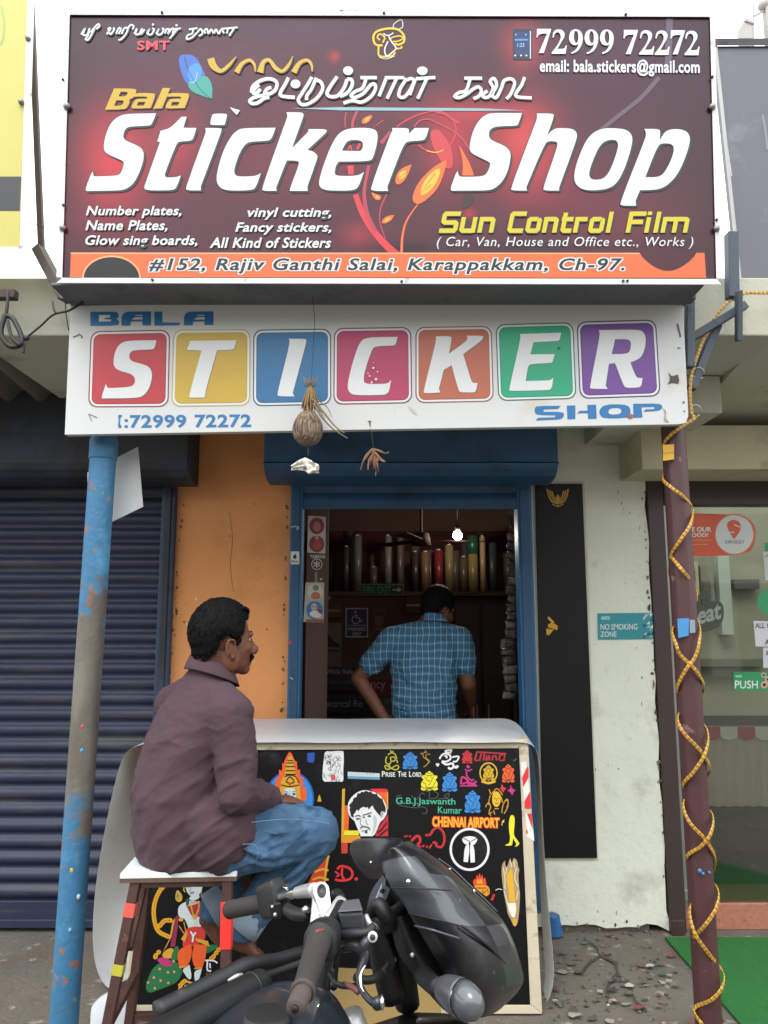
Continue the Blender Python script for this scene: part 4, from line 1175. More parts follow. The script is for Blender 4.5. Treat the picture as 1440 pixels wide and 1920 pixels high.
for t in ('82,62* 285,60 305,75 306,105 290,117* 310,135 310,155 295,172 82,174*', '330,172* 330,95 350,70 380,60 565,58* 565,170* 495,170* 495,138* 402,140* 402,172*', '590,60* 655,60* 655,145* 802,148* 782,170* 590,172*', '825,170* 825,95 845,70 875,60 1060,58* 1060,168* 987,168* 987,138* 897,140* 897,170*'):
    lb.g(t, oE, BL, 0, 1)
for t in ('152,88* 240,86* 240,106* 205,110* 190,117* 205,122* 245,122* 245,138* 150,140*', '412,124* 435,106* 497,104* 497,122*', '905,124* 930,106* 990,104* 990,122*', '435,92* 445,86* 497,86* 497,95*', '925,92* 940,86* 988,86* 988,94*'):
    lb.g(t, oE, WT, 1, 1)
lb.build('lettering', low); lb = Art(PL_, .0008)
for t in ('165,790 355,790* 335,815* 215,820* 215,838* 365,838 385,860 370,892 340,902 150,910* 170,887* 310,882* 310,868* 165,865 142,845 142,805', '405,788* 475,785* 475,898* 410,900*', '572,782* 645,780* 650,895* 580,897*', '490,850* 510,830* 580,828* 580,850*',
          ['720,778 870,776 925,800 925,870 880,890 720,893 675,870 670,820', '760,808 850,806 852,856 760,862 740,840'], '948,772* 1160,770 1188,790 1182,815 1150,832 1030,838* 1050,818* 1120,816* 1122,798* 1015,802* 1025,885* 950,888*'):
    lb.g(t, oH, BL, 0, 1)
lb.build('lettering', low); lb = Art(PL_, .0008)
lb.text(':72999 72272', 233, 778, 471, 803, BL, 0, bold=.03, spacing=1.08, slope=-1.5)
lb.g('300,880 330,878 335,895* 320,900 318,960 330,965* 330,985 305,985 300,960 308,930', oE, BL, 0, 1)
lb.build('lettering', low); lb = Art(PL_, .0008)
DK = ink('#4b4742'); GY = ink('#8f8b86')
for t, w_ in (('137,632 145,629 150,626', 2.5), ('150,627 154,631 152,634', 2), ('166,776 182,783', 1.2), ('166,776 172,790', 1.0), ('530,748 548,752', 1), ('1270,607 1274,622 1276,632', 3), ('1270,652 1276,653', 2)):
    lb.strokes(t, (0, 0, 1.0), w_, DK, 1, 3)
lb.g('1253,697* 1259,706 1271,702* 1274,712 1272,720* 1262,717 1252,721* 1257,711', (0, 0, 1.0), ink('#3a3835'), 1, 1)
lb.g('1243,764* 1250,772 1247,782 1255,792* 1244,790 1247,776', (0, 0, 1.0), GY, 1, 1); lb.disc(1182, 780, 6, ink('#80584a'), 3, 4, n=10); lb.disc(1282, 754, 2, DK, 1, n=8); lb.disc(1283, 771, 1.6, DK, 1, n=8)
for x, y, r in ((700, 690, 2.2), (705, 711, 2.6), (693, 705, 1.7), (697, 717, 2), (690, 700, 1.2), (708, 697, 1.4), (700, 680, 1)): lb.disc(x, y, r, WT, 6, n=8)
lb.g('766,760* 775,766 783,774 780,778* 770,770', (0, 0, 1.0), ink('#b5b5b1'), 1, 1); lb.strokes('693,789 694,799|690,790 696,790', (0, 0, 1.0), 2.2, DK, 1, 2); lb.disc(1048, 652, 2.4, ink('#1b4a3c'), 6, n=8)
lb.build('wear_marks', low)

# ================================================================ HANGING CHARMS
m = bpy.data.materials.new('coconut_fibre'); m.use_nodes = True
t = m.node_tree; bs = t.nodes['Principled BSDF']; tc = t.nodes.new('ShaderNodeTexCoord'); wv = t.nodes.new('ShaderNodeTexNoise'); mp_ = t.nodes.new('ShaderNodeMapping'); rr = t.nodes.new('ShaderNodeValToRGB'); bp = t.nodes.new('ShaderNodeBump')
mp_.inputs['Scale'].default_value = (1, 1, .09); wv.inputs['Scale'].default_value = 170; wv.inputs['Detail'].default_value = 3
rr.color_ramp.elements[0].position = .36; rr.color_ramp.elements[0].color = lin('#46372c'); rr.color_ramp.elements[1].position = .66; rr.color_ramp.elements[1].color = lin('#8f7c68')
t.links.new(tc.outputs['Object'], mp_.inputs[0]); t.links.new(mp_.outputs[0], wv.inputs['Vector']); t.links.new(wv.outputs['Fac'], rr.inputs[0]); t.links.new(rr.outputs[0], bs.inputs['Base Color']); t.links.new(wv.outputs['Fac'], bp.inputs['Height']); t.links.new(bp.outputs[0], bs.inputs['Normal']); bp.inputs['Distance'].default_value = .006; bs.inputs['Roughness'].default_value = .9
M_coco = m
M_husk = pm('dry_husk', '#8d7350', .9, var=.35, vscale=20, bump=.5, bscale=50)
M_straw = pm('dry_straw', '#7d6f58', .9, var=.3, vscale=30, bump=.3)
M_thread = pm('dark_thread', '#3f3733', .9)
M_paper = pm('crumpled_white_flower', '#d5d2c6', .8, var=.08)
YC = 2.545
cc = at(577, 806, YC)
ch = empty('hanging_coconut', cc, 'dried coconut charm hanging on a thread before the blue letter tile', 'coconut')
b = MB(); rows = []
for i in range(15):
    th = math.pi * i / 14
    r_ = .0535 * math.sin(th) ** .9
    rows.append([cc + Vector((r_ * math.cos(2 * math.pi * k / 28) * (1 + .03 * noise.noise((k, i * .5, 1))), r_ * math.sin(2 * math.pi * k / 28), .058 * math.cos(th) + (.016 * math.cos(th) ** 5 if th < 1.5 else 0))) for k in range(28)])
b.grid(rows, True, True); b.build('nut', M_coco, ch)
b = MB(); random.seed(17)
for k in range(15):       # torn dry strips of husk gathered under the knot
    a_ = 6.283 * k / 15 + random.uniform(-.3, .3); ln = random.uniform(.075, .125); fl = random.uniform(.016, .036) * (1.5 if k in (2, 9) else 1)
    top = at(583, 722, YC); P = []
    for q in range(5):
        t_ = q / 4; P.append(top + Vector((math.cos(a_) * fl * t_ ** .8 - .008 * t_, math.sin(a_) * fl * .8 * t_ ** .8, -ln * t_ + (.018 * t_ ** 4 if k % 4 == 0 else 0))))
    w0 = random.uniform(.007, .013)
    b.tube(P, [.004, w0, w0 * 1.1, w0 * .8, .0012], 7, 3, flat=.35)
b.build('husk', M_husk, ch)
b = MB()
for pts, r in (([(590, 752), (606, 772), (622, 792), (634, 804), (646, 812)], .0042), ([(588, 756), (602, 780), (620, 800), (636, 812), (652, 822)], .0042), ([(594, 750), (612, 762), (618, 772), (622, 782)], .0022), ([(586, 748), (598, 764), (608, 786)], .004)):
    P = [at(x, y, YC - .02) for x, y in pts]; b.tube(P, [r * (1 - .6 * i / (len(P) - 1)) for i in range(len(P))], 7, 4)
for k in range(16):
    x = 570 + 24 * random.random(); b.tube([at(x, 725, YC - .005), at(x + random.uniform(-7, 7), 712 - random.random() * 8, YC - .008 + .016 * random.random())], [.0018, .0008], 5)
b.build('dry_straw', M_straw, ch)
b = MB(); b.tube([at(586, 556, YC - .01), at(590, 600, YC), at(588, 640, YC), at(583, 722, YC)], .0011, 6, 4); b.tube([at(578, 838, YC), at(578, 856, YC)], .0030, 6); b.build('thread', M_thread, ch)
b = MB(); rows = []
for i in range(9):
    rows.append([at(546 + 52 * k / 10 + 3 * noise.noise((k * .8, i * .6, 2)), 858 + (abs(k - 5) / 5) ** 1.2 * 14 + (28 - abs(k - 6) * 3) * i / 8, YC + .025 * noise.noise((k * .7, i * .7, 7)) - .01) for k in range(11)])
b.grid(rows); b.build('white_flower', M_paper, ch, solid=.0015)
p = at(703, 850, YC)
dc = empty('dried_chilies', p, 'small withered bundle of chilies dangling below the white signboard, right of the coconut', 'charm')
b = MB()
for pts, r in (([(700, 842), (688, 854), (680, 868), (676, 882)], .0055), ([(702, 843), (696, 862), (692, 872)], .0045), ([(702, 845), (706, 862), (708, 876), (710, 886)], .0045), ([(700, 842), (712, 846), (722, 850), (729, 848)], .004), ([(704, 850), (714, 862), (722, 866)], .0055), ([(704, 848), (702, 866), (704, 880)], .006), ([(700, 848), (710, 858), (704, 870)], .005), ([(703, 850), (692, 862), (690, 882)], .003), ([(704, 870), (705, 884), (704, 893)], .002)):
    P = [at(x, y, YC + random.uniform(-.012, .012)) for x, y in pts]; b.tube(P, [r, r * 1.1] + [r * .55] * (len(P) - 2), 7, 4)
b.build('chili', pm('withered_chili', '#7a5a44', .8, var=.4, vscale=30, bump=.3), dc)
b = MB(); b.tube([at(694, 800, YL_ + .01), at(698, 822, YC + .01), at(701, 844, YC)], .0007, 5, 3); b.build('thread', M_thread, dc)

# ================================================================ NEIGHBOURING BOARDS AND STEEL
YY = 2.60
M_yel = pm('yellow_vinyl', '#bdb45a', .45, var=.06, bump=.05, bscale=6)
ys = empty('yellow_sign', at(0, 470, YY), 'yellow board with black stripe and white frame, cut off at the left edge', 'sign')
Pn = vplane(YY)
b = MB(); b.slab([Pn.hit(-420, -40), Pn.hit(52, -40), Pn.hit(36, 462), Pn.hit(-420, 462)], .02); b.build('panel', M_yel, ys)
a = Art(Pn, .001)
a.quad([(-420, 330), (39.5, 331), (37, 395), (-420, 395)], ink('#2b2f34'), 0); a.stroke([(2, 10), (7, 40), (6, 66), (0, 84)], 4, ink('#9ab06a'), 0); a.build('stripe', ys)
b = MB(); b.hexa([Pn.hit(52, -40, .006), Pn.hit(66, -40, .006), Pn.hit(50, 477, .006), Pn.hit(36, 477, .006)], [Pn.hit(52, -40, -.03), Pn.hit(66, -40, -.03), Pn.hit(50, 477, -.03), Pn.hit(36, 477, -.03)])
b.hexa([Pn.hit(-420, 462.5, .005), Pn.hit(35.5, 462.5, .005), Pn.hit(35.5, 477, .005), Pn.hit(-420, 477, .005)], [Pn.hit(-420, 462.5, -.03), Pn.hit(35.5, 462.5, -.03), Pn.hit(35.5, 477, -.03), Pn.hit(-420, 477, -.03)])
b.build('frame', M_wframe, ys, bevel=.002)
for x, y in ((53, 73), (40, 192)):
    b = MB(); p = Pn.hit(x, y, .006); b.tube([p, p + Vector((0, -.012, 0))], [.011, .008], 12); b.build('bolt', M_bolt, ys)
# steel leg behind the yellow board, with its slanting brace
b = MB(); b.bar(at(56, -60, 2.72), at(78, 472, 2.72), .022, .022); b.bar(at(72, 466, 2.70), at(122, 560, 2.66), .045, .035)
tag(b.build('steel_leg', pm('brown_leg_steel', '#4f4540', .7, var=.2, bump=.15), bevel=.003), 'brown steel leg between the yellow board and the maroon banner', 'post')
b = MB(); b.tube([at(50, 418, 2.62), at(80, 425, 2.65), at(112, 448, 2.6)], .0016, 6, 4); tag(b.build('wire', M_thread), 'thin loose wire from the yellow board to the maroon banner', 'wire')
# cable loops under the canopy
b = MB()
b.tube([at(15, 545, 2.58), at(13, 580, 2.57), at(10, 600, 2.57)], .006, 8, 4)
b.tube([at(10, 590, 2.57), at(2, 625, 2.56), at(20, 650, 2.56), at(42, 640, 2.56), at(26, 600, 2.57), at(12, 592, 2.57)], .009, 8, 5)
b.tube([at(14, 600, 2.56), at(22, 632, 2.55), at(38, 648, 2.55)], .006, 8, 4)
b.tube([at(48, 634, 2.56), at(75, 612, 2.57), at(100, 590, 2.58), at(130, 582, 2.58), at(156, 566, 2.59)], .0042, 8, 5); b.sph(at(50, 634, 2.56), .010)
b.tube([at(46, 640, 2.56), at(45, 655, 2.56), at(44, 662, 2.56)], .004, 8, 2); b.tube([at(98, 565, 2.6), at(102, 583, 2.58), at(108, 588, 2.58)], .004, 8, 3)
b.tube([at(122, 560, 2.6), at(124, 590, 2.6), at(129, 620, 2.6)], .002, 6, 3)
tag(b.build('cable', pm('black_cable', '#1c1b1b', .55)), 'looped black cable hanging under the edge of the corrugated canopy', 'cable')
# dark grey board on the right
YG = 2.95
Pg = vplane(YG)
M_gboard = pm('dark_grey_sheet', '#5e5f68', .5, var=.08, vscale=2, bump=.06, stains=[('#7b7d84', 3, .55, .2)])
gb = empty('grey_sign', Pg.hit(1500, 540), 'plain dark grey sheet board with a pale edge, right of the maroon banner', 'sign')
b = MB(); b.slab([Pg.hit(1343, 86), Pg.hit(1900, 84), Pg.hit(1900, 540), Pg.hit(1391, 540)], .05); b.build('panel', M_gboard, gb, bevel=.003)
b = MB(); b.hexa([Pg.hit(1338, 72, .01), Pg.hit(1900, 70, .01), Pg.hit(1900, 85, .01), Pg.hit(1340, 85.5, .01)], [Pg.hit(1338, 72, -.06), Pg.hit(1900, 70, -.06), Pg.hit(1900, 85, -.06), Pg.hit(1340, 85.5, -.06)]); b.build('top_rail', M_steel, gb)
b = MB(); b.bar(Pg.hit(1341.5, 86, .004), Pg.hit(1389, 540, .004), .006, .012); b.build('edge_strip', M_alu, gb)
a = Art(Pg, .001); a.stroke([(1343, 110), (1350, 180), (1360, 250), (1372, 330)], 2.0, ink('#b5b7ba'), 0); a.stroke([(1430, 215), (1436, 250), (1439, 280)], 4, ink('#7c7e85'), 0); a.build('scuff', gb)
b = MB(); b.bar(at(1378, 552, 2.93), at(1900, 552, 2.93), .05, .05); b.build('bottom_beam', M_frame, gb, bevel=.003)
# bracket steel at the right end of the signboards
b = MB()
b.bar(at(1371, 438, 2.68), at(1373, 560, 2.68), .042, .04)
b.bar(at(1293, 540, 2.66), at(1293, 690, 2.66), .032, .03); b.bar(at(1286, 640, 2.68), at(1398, 572, 2.66), .032, .03); b.bar(at(1296, 730, 2.70), at(1345, 610, 2.70), .034, .03)
b.bar(at(1385, 545, 2.60), at(1385, 640, 2.64), .028, .02)
tag(b.build('sign_bracket', pm('blue_grey_steel', '#48525c', .55, metal=.2, var=.2, bump=.12, stains=[('#6b4533', 10, .60, .08), ('#2c3238', 14, .58, .1)]), bevel=.003), 'blue grey steel bracket at the right ends of both shop signs', 'bracket')
b = MB()
for x, y in ((1348, 610), (1310, 700), (1304, 770)):
    c = at(x, y, YP - .06); b.tube([c + Vector((.022 * math.cos(k * .7), -.006 * math.sin(k * .7), .022 * math.sin(k * .7))) for k in range(9)], .0013, 6)
tag(b.build('cable_tie', pm('pale_tie', '#c9c6bb', .6)), 'pale cable ties holding the gold light strip to the steel bracket', 'tie')
# roof-top bits seen against the sky
b = MB(); pA = lambda x, y: at(x, y, 5.0)
for q in (((618, 40), (618, -25)), ((672, 40), (672, -25)), ((618, 20), (672, 20)), ((640, 22), (618, -20)), ((640, 22), (640, -20)), ((640, 22), (668, -18))):
    b.bar(pA(*q[0]), pA(*q[1]), .006, .006)
b.bar(pA(622, 40), pA(622, 20), .02, .02)
b.bar(at(645, 40, 5.0), at(645, 90, 5.0), .03, .03)
b.bar(at(645, 90, 5.0), Vector((at(645, 90, 5.0).x, 5.0, 2.83)), .03, .03)
tag(b.build('antenna', M_bolt), 'thin wire antenna on the roof, peeping above the maroon banner', 'antenna')
b = MB(); b.box(X(1397, 60, 4.6), X(1412, 60, 4.6), 4.6, 4.7, 2.8, Z(38, 4.6)); b.bar(at(1413, 70, 4.6), at(1413, 5, 4.6), .008); b.bar(at(1397, 38, 4.6), at(1413, 44, 4.6), .02); b.bar(at(1413, 31, 4.6), at(1432, 20, 4.6), .012)
b.bar(Vector((X(1436, 40, 4.6), 4.6, 2.8)), at(1436, -30, 4.6), .05); b.sph(at(1432, 10, 4.6), .04, 8, 6); b.sph(at(1440, 18, 4.6), .03, 8, 6)
tag(b.build('roof_pole', pm('pale_pole', '#a9a6a2', .7)), 'pale pole with fittings on the roof beyond the dark grey board', 'pole')

# ================================================================ COUNTER WITH STICKERS
_cb, _ct = at(CX, 1900, 3.13), at(CX, 1392, 3.27)
PC = Plane(_cb, Vector((1, 0, 0)).cross(_ct - _cb))
if PC.n.y > 0: PC.n = -PC.n
M_cwood = pm('cream_painted_wood', '#bdb29b', .7, var=.12, vscale=6, bump=.15, bscale=40, stains=[('#8f7f66', 12, .58, .1), ('#6e3a34', 50, .70, .03)])
M_cpanel = pm('black_gloss_sheet', '#0b0b0d', .45, var=.25, vscale=4, bump=.04, bscale=20, spec=.25, stains=[('#2b2b30', 6, .60, .2)])
ct = empty('sticker_counter', (PC.hit(640, 1900).x, 3.4, 0), 'shop counter with a cream wooden frame and a black front covered in colourful stickers', 'counter')
def pc(x, y, off=0): return PC.hit(x, y, off)
FO = [(284, 1394), (990, 1386), (1017, 1909), (230, 1912)]
FI = [(292, 1408), (973, 1403), (994, 1884), (246, 1884)]
q0 = [pc(*p, -.012) for p in FO]
for p in (q0[2], q0[3]): p.z = max(p.z, .003)
bk = [Vector((p.x, 3.86 if p.z > .5 else 3.80, p.z)) for p in q0]
b = MB(); b.hexa(q0, bk); b.build('body', M_cwood, ct, bevel=.004)
b = MB()
def fb(q):
    a_ = [pc(*p, .010) for p in q]; c_ = [pc(*p, -.011) for p in q]
    for p in a_ + c_: p.z = max(p.z, .004)
    b.hexa(a_, c_)
fb([FO[0], FO[1], FI[1], FI[0]]); fb([FI[3], FI[2], FO[2], FO[3]]); fb([FI[1], FO[1], FO[2], FI[2]]); fb([FO[0], FI[0], FI[3], FO[3]])
b.build('frame', M_cwood, ct, bevel=.003)
b = MB(); b.hexa([pc(*p, .001) for p in FI], [pc(*p, -.011) for p in FI]); b.build('front_panel', M_cpanel, ct)
b = MB(); b.hexa([pc(262, 1700, .016), pc(266, 1700, .016), pc(246, 1912, .016), pc(238, 1912, .016)], [pc(262, 1700, .011), pc(266, 1700, .011), pc(246, 1912, .011), pc(238, 1912, .011)]); b.build('loose_batten', M_cwood, ct)
BK, SK, GLD, ORG, BLU, WHT, PNK, GRN, RED_, YEL = ink('#121214'), ink('#c3cfd0'), ink('#c99a2a'), ink('#dd5a22'), ink('#2f7fc4'), ink('#d5d8d6'), ink('#b82a70'), ink('#1f6a3c'), ink('#cf2a30'), ink('#d8cf2c')
def A(): return Art(PC, .0018)
def P3(t, o): return o, t
# goddess with flame crown ------------------------------------------
o5_ = (460, 1380, 6.545)
a = A(); a.disc(460 + 545 / 6.545, 1380 + 770 / 6.545, 46, ink('#1f4fa0'), 0, 53); a.disc(460 + 545 / 6.545, 1380 + 770 / 6.545, 43, BLU, 1, 50)
a.g('540,190* 480,300 475,340* 455,330* 450,430* 415,410* 410,520* 370,520* 375,640* 330,620* 320,790* 750,790* 745,620* 705,640* 710,500* 675,520* 672,410* 640,420* 632,310* 610,310 570,215', o5_, ORG, 2, 1)
a.g('550,230 590,290 585,335 605,380 615,470 640,500 665,580 680,790* 420,790* 430,600 450,520 490,470 485,380 515,335 512,290', o5_, GLD, 3)
for t in ('515,300 585,300|510,330 590,330|490,375 612,375|495,425 612,425|490,470 620,470', '480,500 540,480 620,500 660,580', '500,560 545,500 600,560 545,580 500,560', '440,600 545,620 660,600'):
    a.strokes(t, o5_, 2, BK, 4)
a.disc(460 + 545 / 6.545, 1380 + 585 / 6.545, 2.6, RED_, 5)
a.g('545,635 610,650 630,720 610,790* 480,790* 460,720 480,650', o5_, SK, 5)
a.strokes('470,690 500,680 525,695|565,690 600,678 622,690|540,700 540,760 560,768', o5_, .9, BK, 6)
for x in (497, 597): a.disc(460 + x / 6.545, 1380 + 712 / 6.545, 3.2, ink('#4a3f8a'), 6, 2.2, n=12)
a.disc(460 + 545 / 6.545, 1380 + 672 / 6.545, 1, RED_, 6, n=8)
a.g('908,715* 925,760 935,805* 885,805* 892,760', o5_, GLD, 1)
# the rest of her, around the seated man's legs
a.g('470,1605 500,1600 520,1620 510,1650 480,1655 462,1640', (0, 0, 1.0), ink('#c23a22'), 1); a.strokes('462,1635 470,1660|470,1604 468,1650 466,1672', (0, 0, 1.0), 5, GLD, 2); a.strokes('475,1615 500,1625|472,1640 505,1640', (0, 0, 1.0), 1.3, BK, 3)
a.g('612,1600* 614,1640 600,1660 575,1662* 590,1630', (0, 0, 1.0), ink('#c23a22'), 1); a.strokes('586,1650 600,1645 616,1650|590,1635 604,1630 616,1632|608,1660 612,1625 616,1604', (0, 0, 1.0), 4, GLD, 2)
a.build('sticker', ct, 'goddess sticker with gold crown and flame halo')
# blue tag, white drawing, pale strip
a = A(); a.g('760,210* 850,200* 850,300 830,330 790,325* 760,310*', o5_, ink('#1f4a9c'), 0, 1); a.build('sticker', ct, 'small blue tag sticker')
a = A(); a.g('975,185 1060,190 1130,180 1205,185* 1210,300 1200,420 1205,540 1190,560* 970,560* 945,530 950,400 965,280', o5_, WHT, 0, 1)
random.seed(3)
for k in range(46):
    x, y = random.uniform(972, 1185), random.uniform(210, 540); a.strokes('%d,%d %d,%d %d,%d' % (x, y, x + random.uniform(-30, 30), y + random.uniform(5, 30), x + random.uniform(-25, 25), y + random.uniform(20, 55)), o5_, .8, ink('#2a2a2c'), 1, 3)
a.g('1040,480 1100,470 1110,530 1060,550', o5_, ink('#c8484a'), 2); a.build('sticker', ct, 'white portrait drawing sticker with red mark')
a = A(); a.quad([(652, 1447), (712, 1450), (712, 1462), (652, 1459)], ink('#b9c4c2'), 0); a.quad([(652, 1455), (712, 1457), (712, 1462), (652, 1460)], ink('#5e8fb0'), 1); a.text('· · ·', 688, 1450, 701, 1452, ink('#3a3f45'), 1); a.build('sticker', ct, 'pale strip sticker with blue lower edge')
# portrait -----------------------------------------------------------
op = (640, 1380, 6.545)
a = A()
a.g('10,650* 45,645* 30,1230* 0,1225*', op, GLD, 1, 0); a.g('40,850* 100,860* 85,1170* 25,1170*', op, ORG, 0, 0); a.g('35,1160* 220,1160* 215,1220* 30,1220*', op, YEL, 1, 0); a.g('0,1225* 235,1225* 235,1310* 0,1310*', op, ink('#cf8a22'), 0, 0); a.g('0,1310* 80,1310* 75,1440* 0,1440*', op, ink('#b83a2a'), 0, 0)
a.g('350,650* 540,645 575,665 575,760* 480,760*', op, RED_, 0, 1); a.g('440,690* 575,690* 575,900* 540,900*', op, ORG, 1, 0); a.g('558,690* 575,690* 575,900* 558,900*', op, GLD, 2, 0)
a.g('575,960* 575,1230* 420,1230* 430,1160 500,1060', op, ink('#b8222c'), 1, 1)
a.strokes('440,1190 500,1140 560,1060|470,1220 520,1180 570,1140', op, 3.0, BK, 2)
a.g('290,660 420,690 510,760 560,880 560,960 510,1030* 480,1050 440,1140 410,1215 380,1230* 240,1230* 200,1140 160,1040* 110,1000 75,920 80,820 130,740 210,680', op, WHT, 3, 2)
hair = '300,672 ' + ' '.join('%d,%d*' % (x, y) for x, y in ((345, 690), (365, 675), (380, 705), (420, 715), (430, 700), (450, 740), (490, 770), (500, 760), (520, 820), (545, 880), (540, 940), (510, 925), (480, 985), (455, 960), (430, 930), (400, 890), (385, 850), (360, 870), (335, 905), (325, 870), (300, 880), (270, 865), (230, 890), (215, 920), (190, 900), (170, 940), (150, 960), (150, 1005), (120, 985), (100, 900), (110, 880), (95, 850), (140, 800), (150, 760), (185, 750), (200, 700), (230, 705), (250, 680), (270, 690)))
a.g(hair, op, BK, 4, 0)
a.strokes('165,985 215,975 235,990|260,972 320,955 375,938', op, 1.6, BK, 5); a.strokes('180,1012 205,1020 225,1012|265,992 290,1000|325,985 345,975 365,985', op, 1.8, BK, 5); a.disc(640 + 345 / 6.545, 1380 + 982 / 6.545, 2, BK, 5, n=10); a.disc(640 + 205 / 6.545, 1380 + 1016 / 6.545, 1.6, BK, 5, n=10)
a.strokes('240,1010 232,1060 240,1090 265,1095|300,1020 310,1070 330,1095', op, .9, BK, 5); a.strokes('235,1140 250,1115 290,1112 335,1125 350,1150', op, 1.8, BK, 5); a.strokes('245,1165 290,1160 330,1150', op, 1.2, BK, 5); a.g('285,1170 325,1165 315,1195 295,1192', op, BK, 5)
a.g('480,930 510,915 520,960 495,1010 480,990', op, ink('#9aa8ac'), 4); a.g('390,960 440,1000 430,1100 400,1180* 380,1230* 400,1080', op, ink('#aeb9bb'), 4)
a.build('sticker', ct, 'portrait sticker of a frowning man with black hair and white outline')
# seated elephant deities in several colours --------------------------
def seated(cx, cy, w_, h_, col, line, label, halo=None):
    a = A()
    if halo: a.disc(cx, cy, w_ * .78, halo, 0, h_ * .66, hole=.86); a.stroke([(cx - w_ * .6, cy + h_ * .52), (cx, cy + h_ * .64), (cx + w_ * .6, cy + h_ * .52)], 4.5, halo, 1)
    U = lambda pts: [(cx + x * w_ / 2, cy + y * h_ / 2, False) for x, y in pts]
    body = [(0, -1), (.18, -.85), (.42, -.72), (.5, -.5), (.85, -.55), (.9, -.25), (.62, -.15), (.85, .1), (.95, .4), (.8, .6), (1, .8), (.7, .98), (.2, .9), (0, 1), (-.25, .9), (-.7, .98), (-1, .8), (-.8, .6), (-.95, .35), (-.8, .05), (-.6, -.15), (-.88, -.3), (-.82, -.55), (-.5, -.52), (-.42, -.75), (-.15, -.85)]
    a.poly([U(body)], col, 1, 1)
    S_ = lambda pts, wd=1.0: a.stroke([(cx + x * w_ / 2, cy + y * h_ / 2) for x, y in pts], wd, line, 2, 4)
    S_([(-.4, -.6), (0, -.5), (.4, -.6)]); S_([(-.5, -.4), (-.3, -.1), (0, 0), (.1, .3), (-.15, .42)]); S_([(.5, -.4), (.3, -.15), (.25, .1)]); S_([(-.75, .1), (-.45, .3), (-.3, .6), (.3, .62), (.55, .3), (.7, .05)]); S_([(-.8, .65), (-.2, .75), (.2, .72), (.8, .65)]); S_([(-.5, .95), (0, .78), (.5, .95)]); S_([(-.2, -.75), (.2, -.75)])
    a.disc(cx - w_ * .11, cy - h_ * .18, .9, line, 2, n=6); a.disc(cx + w_ * .10, cy - h_ * .18, .9, line, 2, n=6)
    a.build('sticker', ct, label)
LB, LY, LO, LR = ink('#123a66'), ink('#3f3a10'), ink('#5a2410'), ink('#571016')
seated(769, 1426, 30, 34, BLU, LB, 'blue seated elephant deity sticker, beside the yellow outlined one')
seated(805, 1464, 34, 38, YEL, LY, 'yellow elephant deity sticker shaped like a flower')
seated(843, 1466, 30, 38, BLU, LB, 'blue elephant deity sticker on a flat base')
seated(886, 1503, 32, 44, BLU, LB, 'large blue elephant deity sticker with crown')
seated(876, 1419, 20, 26, RED_, LR, 'small red elephant deity sticker')
seated(953, 1450, 25, 36, ORG, LO, 'orange elephant deity sticker')
seated(916, 1449, 22, 30, ink('#d0a81f'), LY, 'gold elephant deity sticker in a round garland', halo=ink('#c9a024'))
a = A(); o_ = op; YL3 = ink('#b8b02c')
for t in ('600,170 615,195 640,185', '570,230 620,205 660,225 680,280', '560,250 545,290 550,330 590,345 610,310 600,260', '610,260 650,260 660,300 620,310', '530,370 560,410 620,390 680,360 705,385 670,415 610,395 550,360 530,380', '580,340 600,390', '680,290 690,330'): a.strokes(t, o_, 2, YL3, 0)
a.build('sticker', ct, 'yellow outline elephant deity sticker')
a = A()
for t in ('1010,205 1050,195', '1030,175 1030,210', '1000,210 1010,260 1050,290 1070,320 1040,360 1010,380', '1040,225 1040,270 1075,300 1080,330', '970,215 1000,210|1050,220 1090,225'): a.strokes(t, o_, 1.8, ink('#9a7a24'), 0)
a.build('sticker', ct, 'thin gold trunk shaped sticker')
a = A(); o7_ = (820, 1380, 7.2)
for t, w_ in (('30,310 60,260 110,235 170,260 175,310 120,345 60,340', 3.4), ('95,275 115,265 135,280', 2.6), ('60,345 120,385 200,370 215,420 170,445 150,420', 4), ('200,290 230,280 290,280 260,340 210,345', 3), ('100,210 150,190 200,200', 4.5), ('-10,370 5,400 15,370', 4), ('230,410 255,425 280,400', 4.5), ('110,225 190,225', 2.5)): a.strokes(t, o7_, w_, WHT, 0)
a.disc(820 + 125 / 7.2, 1380 + 290 / 7.2, 2, WHT, 1, n=8); a.build('sticker', ct, 'white curling line elephant head sticker')
a = A()
for t, w_ in (('320,650 330,560 380,570 420,620 480,640 530,610', 3.6), ('305,672 540,672', 2.6), ('390,480 400,540 430,580 470,600 490,580', 3), ('370,450 420,470 470,450', 2.4), ('400,400 430,430', 5), ('330,650 400,630 440,665 520,650', 3)): a.strokes(t, o7_, w_, PNK, 0)
a.build('sticker', ct, 'magenta line drawn elephant deity sticker')
a = A(); a.g('870,640* 890,690 935,705* 905,730 890,770* 870,730 840,710* 865,690', o7_, RED_, 0, 1); a.g('990,655* 1010,710 1055,730* 1025,760 1012,805* 985,760 945,735* 985,710', o7_, PNK, 0, 1); a.build('sticker', ct, 'small red and magenta star stickers')
a = A(); GD3 = ink('#b98a1c')
a.g('750,760 800,740 850,780 860,860 840,930 800,965 760,940 735,870', o7_, ink('#d0a81f'), 1)
for t in ('720,790 760,750 800,710 850,750 880,800', '700,720 720,780|715,800 700,860 690,930', '650,960 690,900 720,960 700,1020 720,1080', '870,1040 880,960 900,900 940,850 955,900 940,980 900,1050', '770,980 830,980', '860,820 880,900', '690,1050 740,1030|760,1000 775,1060', '930,960 960,940|910,870 950,870'): a.strokes(t, o7_, 1.8, GD3, 0)
a.strokes('765,840 790,845|815,845 840,838|800,850 800,880|780,905 800,912 825,905', o7_, 1, LY, 2); a.build('sticker', ct, 'gold line drawn deity sticker with raised hand')
